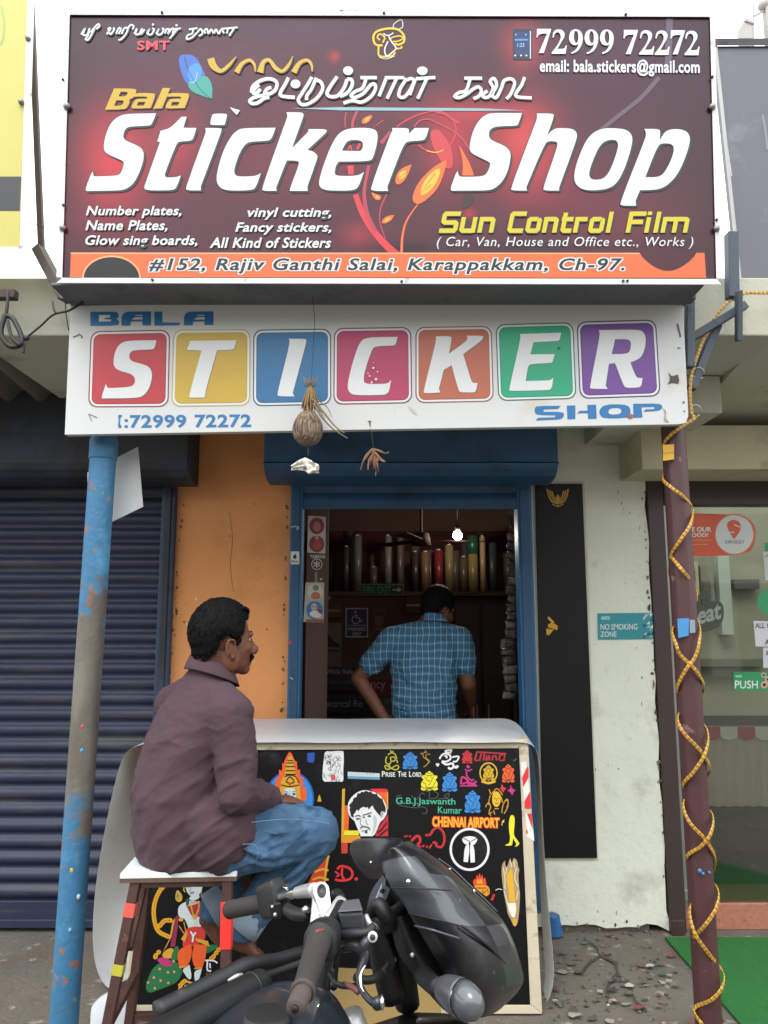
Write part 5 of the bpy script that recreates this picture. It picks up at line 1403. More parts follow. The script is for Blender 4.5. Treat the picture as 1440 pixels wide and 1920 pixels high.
# writing -----------------------------------------------------------
a = A()
for s_, x0, x1, y0 in (('P', 716, 722, 1446), ('RISE', 723, 741, 1448), ('T', 746, 752, 1446), ('HE', 753, 762, 1448), ('L', 767, 772, 1446), ('ORD', 773, 790, 1448)): a.text(s_, x0, y0, x1, 1456.5, WHT, 0, bold=.02)
a.build('lettering', ct)
a = A(); G2 = ink('#3fa583'); a.text('G.B.J.Jaswanth', 742, 1495, 854, 1511, G2, 1, bold=.012, slope=1.5); a.text('Kumar', 821, 1512, 866, 1525, G2, 1, bold=.012, slope=1)
for t in ('680,830 760,860 900,880 1000,870 1050,900 1040,950 990,945', '740,730 680,740 690,800', '860,730 920,780 990,700 1020,720', '1000,670 1080,690 1080,760 1160,760 1190,710 1140,680', '1190,770 1300,770 1400,800|1260,740 1320,700 1310,750 1260,750'): a.strokes(t, op, 1.1, ink('#5a5558'), 0)
a.build('lettering', ct)
a = A()
for dx in (-1.2, 0, 1.2):
    for dy in (-1.2, 1.2): a.text('CHENNAI AIRPORT', 811 + dx, 1531 + dy, 936 + dx, 1550 + dy, ink('#d0451c'), 0, bold=.03, spacing=1.0, slope=2.5)
a.text('CHENNAI AIRPORT', 811, 1531, 936, 1550, ink('#e8b32c'), 1, bold=.018, spacing=1.0, slope=2.5); a.disc(944, 1541, 1.3, WHT, 0, n=8); a.strokes('941,1548 942,1540 946,1537', (0, 0, 1.0), 1.2, YEL, 0); a.build('lettering', ct)
a = A(); RS = ink('#b3242c')
for t, w_ in (('770,1240 790,1225|800,1235 815,1222|835,1240 850,1220', 3), ('860,1290 920,1230 960,1240 965,1300 940,1330 970,1370', 5), ('990,1360 1020,1340|1040,1370 1060,1345|1080,1380 1110,1330', 3.4), ('1120,1310 1160,1310 1170,1350 1230,1360 1265,1280 1250,1180 1190,1125 1130,1150 1090,1210 1030,1215', 4.4)): a.strokes(t, op, w_, RS, 0)
a.build('lettering', ct)
a = A()
for t in ('505,330 535,215|510,330 570,330 600,215 555,215', '620,330 640,215', '650,330 665,270 700,265 705,330|705,280 660,330', '740,330 750,270 790,270 800,330', '830,330 845,260 910,250 900,330 850,330', '530,215 930,240'): a.strokes(t, o7_, 3, ink('#a8202a'), 0, 0)
a.strokes('1020,330 1060,320 1070,305|1040,340 1050,320', o7_, 1.5, ink('#2a6a58'), 0); a.build('lettering', ct)
a = A()
for t, w_ in (('632,1630 640,1624 655,1628 661,1638 656,1648 640,1651 628,1649', 4.4), ('642,1628 641,1640 646,1650', 4), ('628,1634 636,1640 630,1644', 3)): a.strokes(t, (0, 0, 1.0), w_, RED_, 0)
a.disc(668, 1648, 3.4, RED_, 0, n=10); a.build('lettering', ct)
# lawyer's bands, legs, torch pot, flame tower
a = A(); o8 = (780, 1520, 6.0); a.disc(780 + 603 / 6, 1520 + 435 / 6, 37.5, WHT, 0, 40.5, hole=.885, n=48)
a.g('520,305 560,292 610,285 660,295 690,310 688,340 655,385 625,390* 604,345* 585,390* 540,370 520,335', o8, WHT, 0); a.g('548,400 596,375* 600,460 584,580* 535,575*', o8, WHT, 0, 1); a.g('610,375* 655,400 664,580* 614,585* 606,460', o8, WHT, 0, 1)
a.strokes('520,300 600,345 612,350|690,305 620,345|600,355 602,400', o8, 1.3, BK, 1, 0); a.build('sticker', ct, 'white circle sticker with collar bands')
a = A(); a.g('1060,60 1085,45 1110,70 1110,150 1100,230 1105,290 1140,330 1165,370* 1140,400 1110,405* 1135,380 1090,310* 1085,370 1075,395 1010,392* 1005,382 1050,370 1060,300 1045,210 1045,130', o8, YEL, 0, 1); a.build('sticker', ct, 'yellow walking legs sticker')
a = A(); a.g('640,800* 660,760 665,790* 690,710 700,760* 715,690 730,760* 745,710 755,770* 775,750 790,800 790,840* 650,840*', o8, ink('#d8421e'), 0, 1); a.g('680,820* 700,760 715,800* 730,750 750,820*', o8, GLD, 1, 1); a.g('640,840 800,835 830,880 830,940 790,965* 740,930 680,880', o8, ink('#cc8a1e'), 0, 1)
a.strokes('680,870 790,870|750,890 755,930 790,900|800,880 815,920', o8, 1.2, BK, 1); a.strokes('880,940 850,1010', o8, 4.5, ink('#b8202a'), 0); a.build('sticker', ct, 'torch pot sticker with red flames')
a = A(); a.g('1000,560* 1010,640 1030,620* 1050,560 1060,530* 1075,600 1100,530* 1140,560 1150,640 1165,660 1150,720 1160,860 1170,930 1165,1080 1150,1230 1130,1300 1095,1300 1070,1230 1030,1160 1020,1080 1000,1000 980,870 960,700 970,600', o8, ink('#a08a66'), 0, 1)
a.g('1040,690* 1070,640 1090,690* 1100,860 1120,1030* 1050,1030* 1040,860 1010,760', o8, ink('#cfa02a'), 1, 1); a.g('1030,1040* 1120,1035* 1130,1120 1110,1200* 1080,1200 1040,1120', o8, ink('#d8d2c4'), 1, 1); a.g('1085,1215 1140,1215 1130,1295 1095,1300', o8, GLD, 1, 1)
for t in ('980,640 1000,760 1000,880', '1020,640 1010,720', '1130,640 1110,760 1150,860', '1150,900 1130,1000', '990,900 1020,1000 1030,1060', '1060,560 1075,640|1100,560 1110,640', '895,895 930,880 970,890'): a.strokes(t, o8, 1.3, ink('#e0d8c0'), 2)
a.build('sticker', ct, 'tall gold flame sticker')
# red and white striped tape on the right frame
a = Art(PC, .0108); TW = ink('#d9d6d0')
a.g('1125,355* 1200,345* 1270,980* 1180,985* ', o7_, TW, 0, 0); a.g('1210,420* 1230,420* 1232,560* 1160,690* 1145,560*', o7_, RED_, 1, 0); a.g('1255,740* 1270,980* 1180,980* 1175,880*', o7_, RED_, 1, 0); a.g('1190,1050* 1275,1045* 1310,1420* 1210,1360*', o7_, TW, 0, 0); a.g('1210,1050* 1275,1045* 1290,1260*', o7_, RED_, 1, 0); a.g('1195,1290* 1215,1250* 1225,1330*', o7_, RED_, 1, 0)
a.build('striped_tape', ct)
# young god with peacock ---------------------------------------------
og = (220, 1620, 5.538)
a = A()
gar = spline([(530, 195), (450, 265), (398, 370), (378, 480), (388, 600), (430, 700), (525, 752)], 4) + spline([(550, 585), (490, 590), (442, 640)], 3) + spline([(400, 950), (430, 915), (395, 965), (560, 900), (500, 960)], 1) + spline([(1050, 890), (1000, 960), (975, 985)], 2) + spline([(700, 1215), (655, 1260), (660, 1330)], 2)
for x, y in gar: a.disc(220 + x / 5.538, 1620 + y / 5.538, 4.4, ink('#dca31e'), 1, n=10); a.disc(220 + x / 5.538, 1620 + y / 5.538, 1.7, ink('#b8741a'), 2, n=6)
a.g('380,1060 500,1000 600,1000 690,1090 640,1210 560,1260 420,1310 330,1345 288,1290 320,1180', og, GRN, 0)
for x, y in ((440, 1090), (525, 1125), (590, 1120), (380, 1180), (450, 1210), (530, 1235), (320, 1230), (390, 1290), (585, 1010)): a.disc(220 + x / 5.538, 1620 + y / 5.538, 2.6, ink('#c97a72'), 1, n=8); a.disc(220 + x / 5.538, 1620 + y / 5.538, 1.1, ink('#e0b43a'), 2, n=6)
a.g('400,990 480,960 550,990 565,1060* 500,1065 460,1045', og, PNK, 1); a.g('460,930 540,870 580,880* 560,980* 480,980', og, GLD, 2, 1)
a.g('600,560* 620,530 640,560 600,860* 550,860*', og, ink('#8a2348'), 1, 1); a.g('575,590* 600,560* 560,760* 510,860* 470,920* 540,780*', og, GLD, 1, 0)
a.g('560,900* 640,830 640,1000* 560,1000*', og, GRN, 0, 1); a.g('920,850 1000,830 1060,860 960,920 920,930', og, GRN, 1, 1)
a.g('650,420 760,370 870,400 890,480 870,650* 740,670* 700,560 640,560 625,480', og, SK, 2); a.g('640,560 690,560 680,600 630,590', og, GLD, 3)
a.g('710,365* 750,350* 745,420* 715,440*', og, ink('#1f5a38'), 3, 0); a.g('720,440* 800,420* 865,400* 860,560* 830,540* 790,560* 760,520*', og, ink('#a52a34'), 3, 0); a.strokes('765,420 780,500 800,560 840,480 850,410|760,400 860,390', og, 2.6, GLD, 4); a.g('775,540 800,520 830,550 800,585', og, GLD, 4)
a.strokes('740,560 790,600 850,560|770,590 800,640 830,600', og, 2.4, WHT, 4)
a.g('690,690 760,650 900,650 920,740 900,800 760,870 670,885', og, ink('#c43430'), 2); a.g('810,770* 940,800* 960,860* 820,800*', og, GLD, 3, 0); a.g('660,780 720,690* 730,720 700,810*', og, GLD, 3, 0); a.strokes('760,700 785,750 780,810|785,750 815,710', og, 3.4, WHT, 4)
a.g('640,885 760,830* 780,900 760,1000 720,1070 650,1085* 620,960', og, ORG, 3); a.g('800,830* 930,840* 920,960 880,1085* 800,1080 770,960', og, ORG, 3); a.strokes('640,1075 720,1060|800,1085 880,1080', og, 2.5, GLD, 4)
a.g('670,1095 750,1045* 775,1180 745,1200* 710,1160', og, SK, 2, 1); a.g('800,1110 880,1085* 850,1200 810,1235* 800,1180', og, SK, 2, 1); a.g('690,1260 740,1250 740,1300 690,1310', og, SK, 2); a.strokes('720,1220 800,1240 860,1220', og, 4, GLD, 3)
a.g('775,190* 880,180* 885,250 850,320 790,350 740,320 710,260 700,200*', og, SK, 3, 1); a.g('690,190* 720,165* 880,160* 910,180* 880,200 860,215* 850,185* 760,195 710,230*', og, ink('#3a2a1c'), 4, 1); a.g('750,345* 840,300* 860,350 800,380 750,370*', og, SK, 2, 1); a.disc(220 + 870 / 5.538, 1620 + 225 / 5.538, 3.4, SK, 4, n=10); a.strokes('700,200 690,270 705,290|875,270 870,310', og, 2, GLD, 4)
for x, y in ((733, 238), (800, 215)): a.disc(220 + x / 5.538, 1620 + y / 5.538, 2.5, ink('#d5d5d0'), 5, 1.5, n=10); a.disc(220 + x / 5.538, 1620 + y / 5.538, 1.3, BK, 6, n=8)
a.strokes('715,218 750,215|780,195 820,188|765,240 752,275 770,280', og, .9, BK, 6); a.strokes('752,298 775,302 795,286', og, 2, ink('#a83a42'), 6)
a.g('625,260 680,330 670,380* 640,400 600,370 605,310', og, GLD, 2, 1); a.g('620,300 645,320 630,360 610,340', og, ink('#5a8a8a'), 3)
a.strokes('905,1000 1000,1005 1040,1030|935,1010 935,1100 975,1110|960,1030 965,1080', og, 3, WHT, 1); a.strokes('930,1130 930,1200|960,1130 960,1190', og, 3, ink('#7a4a2a'), 1); a.strokes('690,600 710,690|640,640 690,720', og, 1.6, GLD, 4)
a.disc(281, 1661, 5, ink('#2a2a7a'), 0, n=8); a.build('sticker', ct, 'large sticker of a young god in orange standing by a green peacock')

# white flex sheet over the counter, hanging at both ends
M_flex = pm('white_flex_sheet', '#c3c7cc', .38, var=.05, vscale=3, bump=.05, bscale=12, stains=[('#a4a8b0', 2.5, .56, .2)])
zt = pc(640, 1390).z
def topz(y, x): return zt + .012 + .03 * max(0, (y - 3.3)) + .004 * noise.noise((x * 4, y * 6, 2))
path = []
Lf = [at(206, 1858, 3.30), at(180, 1830, 3.30), at(171, 1760, 3.28), at(178, 1660, 3.27), at(195, 1560, 3.26), at(214, 1470, 3.25), at(228, 1420, 3.26), at(244, 1400, 3.26)]
Lb = [at(258, 1826, 3.36), at(250, 1790, 3.37), at(246, 1720, 3.40), at(250, 1640, 3.44), at(258, 1560, 3.5), at(270, 1480, 3.56), at(285, 1415, 3.66), at(300, 1378, 3.74)]
rows = []
NT = 9
for pf, pb_ in zip(Lf, Lb): rows.append([pf.lerp(pb_, k / (NT - 1)) for k in range(NT)])
xa, xb = at(262, 1396, 3.25).x, at(985, 1384, 3.25).x
for i in range(1, 26):
    x = xa + (xb - xa) * i / 26
    row = []
    for k in range(NT):
        y = 3.236 + (3.80 - 3.236) * k / (NT - 1)
        z = topz(y, x)
        if k == 0: z -= .012 + .004 * noise.noise((x * 5, 1, 1)); y -= .004
        row.append(Vector((x, y, z)))
    rows.append(row)
Rf = [at(1002, 1392, 3.25), at(1012, 1420, 3.26), at(1016, 1500, 3.27), at(1020, 1600, 3.28), at(1028, 1700, 3.28), at(1038, 1790, 3.26), at(1040, 1850, 3.24), at(1022, 1888, 3.22)]
Rb = [at(970, 1345, 3.80), at(1000, 1400, 3.66), at(1006, 1490, 3.56), at(1010, 1600, 3.48), at(1014, 1700, 3.42), at(1020, 1790, 3.38), at(1024, 1840, 3.34), at(1012, 1872, 3.32)]
for pf, pb_ in zip(Rf, Rb): rows.append([pf.lerp(pb_, k / (NT - 1)) for k in range(NT)])
b = MB(); b.grid(rows)
tag(b.build('flex_sheet', M_flex, solid=.0015, sub=2), 'white plastic sheet draped over the counter top and hanging down both ends', 'sheet')

# ================================================================ INSIDE THE SHOP
def board(name, q, Y, mat, label, cat, th=.008, group=None):
    e = empty(name, at(sum(p[0] for p in q) / 4, max(p[1] for p in q), Y), label, cat, group)
    b = MB(); b.slab([at(x, y, Y) for x, y in q], th); b.build('panel', mat, e)
    return e
def rq(x0, y0, x1, y1): return [(x0, y0), (x1, y0), (x1, y1), (x0, y1)]
# display wall with shelf, and the vinyl rolls on it
sh_ = empty('display_rack', at(720, 1345, 5.4) * 1, 'brown display rack with a shelf of vinyl rolls at the back of the shop', 'rack')
sh_.location.z = .1
b = MB(); x0, x1 = at(585, 1200, 5.4).x, at(838, 1200, 5.4).x
b.box(x0 - .2, x1, 5.42, 5.46, .1, Z(1118, 5.4)); b.build('back_board', pm('rack_board', '#5a4238', .75, var=.2, vscale=3), sh_)
b = MB(); b.box(x0 - .2, at(965, 1100, 5.4).x, 5.40, 5.75, Z(1117, 5.4), Z(1109, 5.4)); b.build('shelf', pm('rack_shelf', '#584238', .7, var=.15), sh_)
b = MB(); b.box(at(840, 1100, 5.4).x, at(846, 1100, 5.4).x, 5.42, 5.75, .1, Z(1117, 5.4) - .002); b.box(at(958, 1100, 5.4).x, at(965, 1100, 5.4).x, 5.42, 5.75, .1, Z(1117, 5.4) - .002); b.build('upright', pm('rack_shelf'
, '#584238'), sh_)
o1 = (540, 930, 3.13)
for i, (x, y0, y1, w_, c, lb_) in enumerate(((405, 235, 560, 56, '#6a6560', 'dull grey vinyl roll, leftmost tall roll on the rack shelf'), (340, 300, 560, 40, '#4a3a44', 'short dark plum vinyl roll at the left end of the rack shelf'), (500, 420, 560, 50, '#5a4a42', 'short brown vinyl roll between the two tall grey ones'),
        (585, 235, 560, 46, '#7d726a', 'taupe vinyl roll, second tall one from the left'), (655, 240, 560, 34, '#655650', 'slim brown vinyl roll right of the taupe one'), (745, 330, 560, 44, '#3f3430', 'near black vinyl roll left of the tan one'), (805, 330, 560, 54, '#7a5c46', 'tan vinyl roll just left of the red one'),
        (883, 320, 560, 54, '#7a262b', 'bright red vinyl roll on the rack shelf'), (945, 290, 560, 54, '#85754f', 'khaki vinyl roll just right of the red one'), (1085, 340, 560, 60, '#8a7a48', 'mustard vinyl roll under the light bulb with a green band'), (1140, 240, 560, 34, '#a58a66', 'slim beige vinyl roll, rightmost on the shelf'), (1030, 360, 560, 50, '#5c4c3c', 'brown vinyl roll between khaki and mustard'))):
    px = 540 + x / 3.13; yt = 930 + y0 / 3.13
    p = at(px, yt, 5.55); r_ = w_ / 3.13 / 2 / F * 5.45
    zb_ = Z(1109, 5.4) + .002
    e = empty('vinyl_roll', (p.x, 5.55, zb_), lb_, 'roll', 'vinyl rolls on the shelf')
    b = MB(); b.tube([(p.x, 5.55, zb_), (p.x, 5.55, p.z)], r_, 16); b.build('film', pm('vinyl_' + c[1:], c, .3, var=.08), e)
    b = MB(); b.tube([(p.x, 5.55, p.z), (p.x, 5.55, p.z + .01)], r_ * .45, 12); b.build('core', M_cream, e)
    if x == 1085:
        b = MB(); b.tube([(p.x, 5.55, p.z - .002), (p.x, 5.55, Z(1003, 5.5))], r_ * 1.04, 16); b.build('band', pm('green_band', '#1f4f3e', .35), e)
random.seed(31)
for i in range(15):       # second, duller row behind, and bundles at the left
    px = 600 + 25 * i + random.uniform(-6, 6); p = at(px, 1010 + random.uniform(-22, 30), 5.66); r_ = random.uniform(.028, .042); c = random.choice(('#4d443e', '#5c5048', '#3f3a3a', '#6b5f50', '#574a52', '#39413f'))
    zb_ = Z(1109, 5.4) + .002
    e = empty('vinyl_roll', (p.x, 5.67, zb_), 'dull dark vinyl roll in the back row on the rack shelf', 'roll', 'vinyl rolls in the back row')
    b = MB(); b.tube([(p.x, 5.67, zb_), (p.x, 5.67, p.z)], r_, 14); b.build('film', pm('vinyl_' + c[1:], c, .4, var=.1), e)
x0, x1 = at(850, 1200, 5.4).x, at(956, 1200, 5.4).x
cb = empty('cupboard', ((x0 + x1) / 2, 5.5, .1), 'dark brown cupboard added to fill the dark area below the shelf, right of the standing man', 'cupboard')
zc0 = Z(1125, 5.4)  # case and doors added to fill the dark area beside the rack
b = MB(); b.box(x0, x1, 5.43, 5.72, .1, zc0); b.build('case', pm('dark_cupboard', '#2c211d', .6, var=.2), cb, bevel=.004)
for k in range(2):
    xa_ = x0 + .01 + (x1 - x0) / 2 * k; b = MB(); b.box(xa_, xa_ + (x1 - x0) / 2 - .02, 5.412, 5.428, .14, zc0 - .03); d_ = b.build('door', pm('dark_cupboard_door', '#352823', .5, var=.2), cb, bevel=.004)
    b = MB(); hx_ = xa_ + ((x1 - x0) / 2 - .05 if k == 0 else .03); b.bar((hx_, 5.402, .78), (hx_, 5.402, .92), .012); b.build('handle', M_alu, d_)
bx_ = 0
for k, (px0, px1, py0, py1, c, lb_) in enumerate(((607, 640, 1132, 1158, '#6a5644', 'brown carton on the rack behind the parking sign, left one'), (596, 622, 1112, 1131, '#5a5048', 'small grey brown carton just under the shelf at the left'), (760, 800, 1120, 1150, '#4f4238', 'dark carton under the shelf behind the standing man'))):
    e = empty('carton', at((px0 + px1) / 2, py1, 5.39), lb_, 'box'); b = MB(); P0, P1 = at(px0, py1, 5.39), at(px1, py0, 5.39); b.box(P0.x, P1.x, 5.36, 5.415, P0.z, P1.z); b.build('body', pm('carton_' + c[1:], c, .85, var=.15), e, bevel=.003)
    b = MB(); b.box(P0.x + .005, P1.x - .005, 5.357, 5.3598, (P0.z + P1.z) / 2 - .008, (P0.z + P1.z) / 2 + .008); b.build('tape', pm('carton_tape', '#9a8a6a', .4), e)
# bulb
m = bpy.data.materials.new('lit_bulb'); m.use_nodes = True; t = m.node_tree; t.nodes.clear()
em = t.nodes.new('ShaderNodeEmission'); ou = t.nodes.new('ShaderNodeOutputMaterial'); em.inputs[0].default_value = (1, .93, .82, 1); em.inputs[1].default_value = 115; t.links.new(em.outputs[0], ou.inputs[0])
p = at(858, 1004, 4.9)
bl = empty('light_bulb', (p.x, 4.9, p.z), 'lit round light bulb hanging from the shop ceiling', 'lamp')
b = MB(); b.sph(p, .030); b.build('globe', m, bl)
b = MB(); b.tube([p + Vector((0, 0, .029)), p + Vector((0, 0, .065))], [.018, .016], 14); b.build('holder', M_dark, bl)
b = MB(); b.tube([p + Vector((0, 0, .065)), (p.x, 4.9, rz1 + .002)], .004, 8); b.build('cord', M_dark, bl)
# ceiling fan silhouette
p = at(790, 1014, 4.9); fn = empty('ceiling_fan', (p.x, 4.9, p.z), 'dark ceiling fan left of the lit bulb', 'fan')
M_fan = pm('dark_fan', '#3a2e29', .9, var=.1, spec=.1)
b = MB(); b.tube([p + Vector((0, 0, .05)), p + Vector((0, 0, -.03))], [.05, .07], 18); b.build('motor', M_fan, fn)
b = MB(); b.tube([p + Vector((0, 0, .05)), (p.x, 4.9, rz1 + .001)], .010, 10); b.build('rod', M_fan, fn)
for k in range(3):
    a_ = R(8 + 120 * k); d = Vector((math.cos(a_), math.sin(a_), 0)); u = Vector((-d.y, d.x, .1))
    b = MB(); b.hexa([p + d * .06 - u * .03, p + d * .06 + u * .03, p + d * .42 + u * .055, p + d * .42 - u * .055], [p + d * .06 - u * .03 + Vector((0, 0, .006)), p + d * .06 + u * .03 + Vector((0, 0, .006)), p + d * .42 + u * .055 + Vector((0, 0, .006)), p + d * .42 - u * .055 + Vector((0, 0, .006))]); b.build('blade', M_fan, fn)
# signs on the rack
YD = 5.405
e = board('exit_sign', rq(675, 1094, 758, 1117), 5.385, pm('sign_black', '#15191a', .5), 'black FIRE EXIT sign with green letters and an arrow', 'sign')
a = Art(vplane(5.385), .001); gx = ink('#2f8a56'); a.text('FIRE EXIT', 681, 1099, 733, 1112, gx, 1, bold=.025); a.stroke([(736, 1106), (748, 1106)], 2.5, ink('#9fb8a8'), 1, 0); a.tri([(746, 1101), (753, 1106), (746, 1111)], [(0, 1, 2)], ink('#9fb8a8'), 1)
for q in (rq(676, 1095, 757, 1096.5), rq(676, 1114.5, 757, 1116), rq(676, 1096.5, 677.5, 1114.5), rq(755.5, 1096.5, 757, 1114.5)): a.quad(q, ink('#4d7a66'), 0)
a.build('lettering', e)
e = board('parking_sign', rq(648, 1140, 690, 1195), YD, ink('#d0d3d8'), 'blue wheelchair PARKING ONLY sign with white border inside the shop', 'sign')
a = Art(vplane(YD), .001); a.rect(650, 1142, 688, 1193, ink('#20336e'), 0); w2 = ink('#c5cbdc')
a.disc(666, 1147.5, 2, w2, 1, n=10); a.stroke([(666.5, 1151), (667, 1158), (673, 1158.5), (676, 1165), (679, 1164)], 2.2, w2, 1, 0); a.stroke([(663, 1155), (660, 1162), (664, 1169), (671, 1168.5), (674, 1164)], 1.8, w2, 1, 4); a.stroke([(666.5, 1154), (672, 1154.5)], 1.6, w2, 1, 0)
a.rect(651, 1172, 687, 1173, w2, 1); a.text('PARKING', 653, 1176, 685, 1183, w2, 1, bold=.015); a.text('ONLY', 660, 1185, 678, 1191.5, w2, 1, bold=.015); a.build('lettering', e)
e = board('round_sticker', rq(700, 1140, 722, 1178), YD, ink('#4a3a36'), 'dark oval face sticker beside the parking sign', 'sticker', .002)
a = Art(vplane(YD), .001); a.disc(711, 1160, 9, ink('#6a564c'), 0, 13, n=20); a.g('703,1150 711,1146 719,1150 719,1156* 711,1152 703,1157*', (0, 0, 1.0), BK, 1, 1); a.strokes('706,1159 709,1159|713,1159 716,1159|708,1168 714,1168', (0, 0, 1.0), 1, BK, 1); a.build('face', e)
a = Art(vplane(YD), .0015); a.disc(712, 1208, 22, ink('#8f7028'), 0, 30, hole=.93, a0=150, a1=290, n=20); tag(a.build('ring_decal'), 'thin yellow arc decal on the brown rack behind the standing man', 'sticker')
e = board('shoe_poster', rq(592, 1168, 640, 1218), YD, ink('#7c7672'), 'grey poster with a dark shoe inside the shop, left of the parking sign', 'poster', .003)
a = Art(vplane(YD), .001); a.g('594,1180* 612,1182 622,1200 638,1208 638,1214* 594,1212*', (0, 0, 1.0), ink('#1d1a1a'), 0); a.build('shoe', e)
board('cardboard_sheet', rq(592, 1222, 640, 1250), YD, pm('dusty_card', '#77706a', .9, var=.15), 'dusty grey cardboard sheet below the shoe poster', 'cardboard', .003)
WG = ink('#a9aab0')
e = board('instruction_board', rq(590, 1250, 670, 1296), 5.36, ink('#17191f'), 'dark instruction board with two lines of pale writing inside the shop', 'sign')
a = Art(vplane(5.36), .001); a.text('ver While Refe', 594, 1254, 662, 1264, WG, 0, bold=.01); a.text('ity Instructio', 606, 1273, 664, 1285, ink('#5f6a86'), 0, bold=.01); a.build('lettering', e)
e = board('red_board', rq(688, 1271, 740, 1307), 5.37, ink('#6a1c30'), 'dark red board reading ncy, beside the standing man', 'sign')
a = Art(vplane(5.37), .001); a.text('ncy', 696, 1279, 723, 1297, ink('#b0848c'), 0, bold=.01); a.build('lettering', e)
e = board('room_sign', rq(594, 1305, 692, 1338), 5.35, ink('#191b2c'), 'navy board reading Electrical Room, low inside the shop', 'sign')
a = Art(vplane(5.35), .001); a.text('Electrical Ro', 601, 1312, 680, 1326, ink('#8f95a6'), 0, bold=.01); a.rect(597, 1307, 690, 1308, ink('#5f6a8a'), 0); a.build('lettering', e)
e = board('symbol_board', rq(699, 1309, 738, 1340), 5.36, ink('#5c6252'), 'small olive board with a crossed circle symbol behind the standing man', 'sign')
a = Art(vplane(5.36), .001); a.disc(712, 1322, 8, ink('#3a2f2f'), 0, hole=.8); a.strokes('706,1316 718,1328', (0, 0, 1.0), 1.5, ink('#3a2f2f'), 1, 0); a.build('symbol', e)
# squeegee hanging on the side panel
p = at(584, 1180, 4.06); e = empty('squeegee', p, 'white handled squeegee with a green tip hanging inside the doorway', 'tool')
b = MB(); b.tube([at(585, 1175, 4.06), at(583, 1250, 4.06)], .013, 10); b.build('handle', pm('grey_white_plastic', '#8f9290', .5), e)
b = MB(); b.tube([at(583, 1250, 4.06), at(581, 1276, 4.06)], [.017, .012], 10); b.build('tip', pm('green_plastic', '#5f9a2c', .4), e)
# sticker sheets on the side panel inside the left jamb
pp0, pp1 = Vector((xd0 + .015, YW + .07, 0)), Vector((X(614, 1150, 4.1), YW + .2, 0))
PP = Plane(pp0, (pp1 - pp0).cross(Vector((0, 0, 1))))
if PP.n.y > 0: PP.n = -PP.n
def sheet(name, label):
    return Art(PP, .002)
a = Art(PP, .002); cw = ink('#b8b3ab'); a.quad([(578, 967), (611, 969), (610, 1038), (576, 1036)], cw, 0)
for y, c in ((986, '#7a2f34'), (1020, '#8a3238')): a.disc(594, y, 14, ink('#4a1c20'), 1, 15.5, n=24); a.disc(594, y, 12.4, ink(c), 2, 14, n=24)
a.g('586,984 594,976 602,984 600,996 588,996', (0, 0, 1.0), ink('#a8686a'), 3); a.g('584,1030 590,1012 594,1008 598,1012 604,1030', (0, 0, 1.0), ink('#a83a3e'), 3); a.disc(594, 1008, 4, ink('#c08a80'), 4, n=10)
tag(a.build('sticker_sheet'), 'white sticker sheet with two round dark red stickers, inside the left door jamb', 'stickers')
a = Art(PP, .002); a.text('YAMAHA', 581, 1040, 610, 1047, ink('#c5c2bc'), 0, bold=.02); a.disc(594, 1058, 10.5, ink('#c5c2bc'), 0, 10.5, hole=.86); a.disc(594, 1058, 9, ink('#1c1a1a'), 0)
for k in range(3):
    an = R(30 + 60 * k); a.stroke([(594 - 7 * math.cos(an), 1058 - 7 * math.sin(an)), (594 + 7 * math.cos(an), 1058 + 7 * math.sin(an))], 1.5, ink('#c5c2bc'), 1, 0)
for k in range(6):
    an = R(30 + 60 * k); cx_, cy_ = 594 + 4.6 * math.cos(an), 1058 + 4.6 * math.sin(an); a.stroke([(cx_ - 2 * math.sin(an), cy_ + 2 * math.cos(an)), (cx_ + 2 * math.sin(an), cy_ - 2 * math.cos(an))], 1.2, ink('#c5c2bc'), 2, 0)
a.rect(590, 1072, 595, 1092, ink('#75716c'), 0); a.disc(602, 1086, 2.4, ink('#b5b0a8'), 0, hole=.4, n=10); tag(a.build('emblem_decal'), 'white lettered decal with a round three fork emblem on the brown door panel', 'sticker')
a = Art(PP, .003); a.quad([(573, 1092), (608, 1092), (607, 1168), (569, 1166)], ink('#a9a597'), 0); a.disc(591, 1110, 15, ink('#c5c2b2'), 1, 16, n=24); a.disc(590, 1144, 16, ink('#2f7aa8'), 1, 17, n=24)
a.disc(592, 1102, 6, ink('#6f7a68'), 2, n=12); a.g('582,1116 590,1108 602,1114 600,1124 584,1124', (0, 0, 1.0), ink('#b06a58'), 2); a.disc(589, 1138, 6, ink('#c8a89a'), 2, 7, n=14); a.disc(586, 1137, 1.3, BK, 3, n=6); a.disc(592, 1138, 1.3, BK, 3, n=6); a.g('578,1152 586,1144 600,1146 604,1156 592,1160', (0, 0, 1.0), ink('#d5d2cc'), 2); a.g('596,1142 605,1144 604,1152 596,1148', (0, 0, 1.0), ink('#8a3040'), 3); a.quad([(574, 1161), (607, 1161), (607, 1168), (573, 1167)], ink('#8a5a44'), 2)
tag(a.build('sticker_card'), 'card with a blue round and a white round sticker, hanging inside the left door jamb', 'stickers')
a = Art(vplane(YW - .0635), .0012); a.rect(545, 1034, 561, 1058, ink('#c9cccb'), 0); a.disc(553, 1044, 3.6, BK, 1, 4, n=14); a.disc(556.4, 1043, 1.5, ink('#c9cccb'), 2, n=8); a.stroke([(553.5, 1040), (555, 1037.5)], 1.3, BK, 1, 0); a.text('iPhone', 546.5, 1050, 559.5, 1055, ink('#3a3a3c'), 1, bold=.015); a.stroke([(546, 989), (552, 987), (560, 989), (556, 993)], 2.4, ink('#a9b4bb'), 0); a.disc(544, 1205, 3.4, ink('#c0342c'), 0, n=8); a.stroke([(544, 1270), (549, 1274)], 2, ink('#a9b4bb'), 0, 0)
tag(a.build('door_stickers'), 'small white phone brand sticker and paint chips on the left blue door frame', 'sticker')
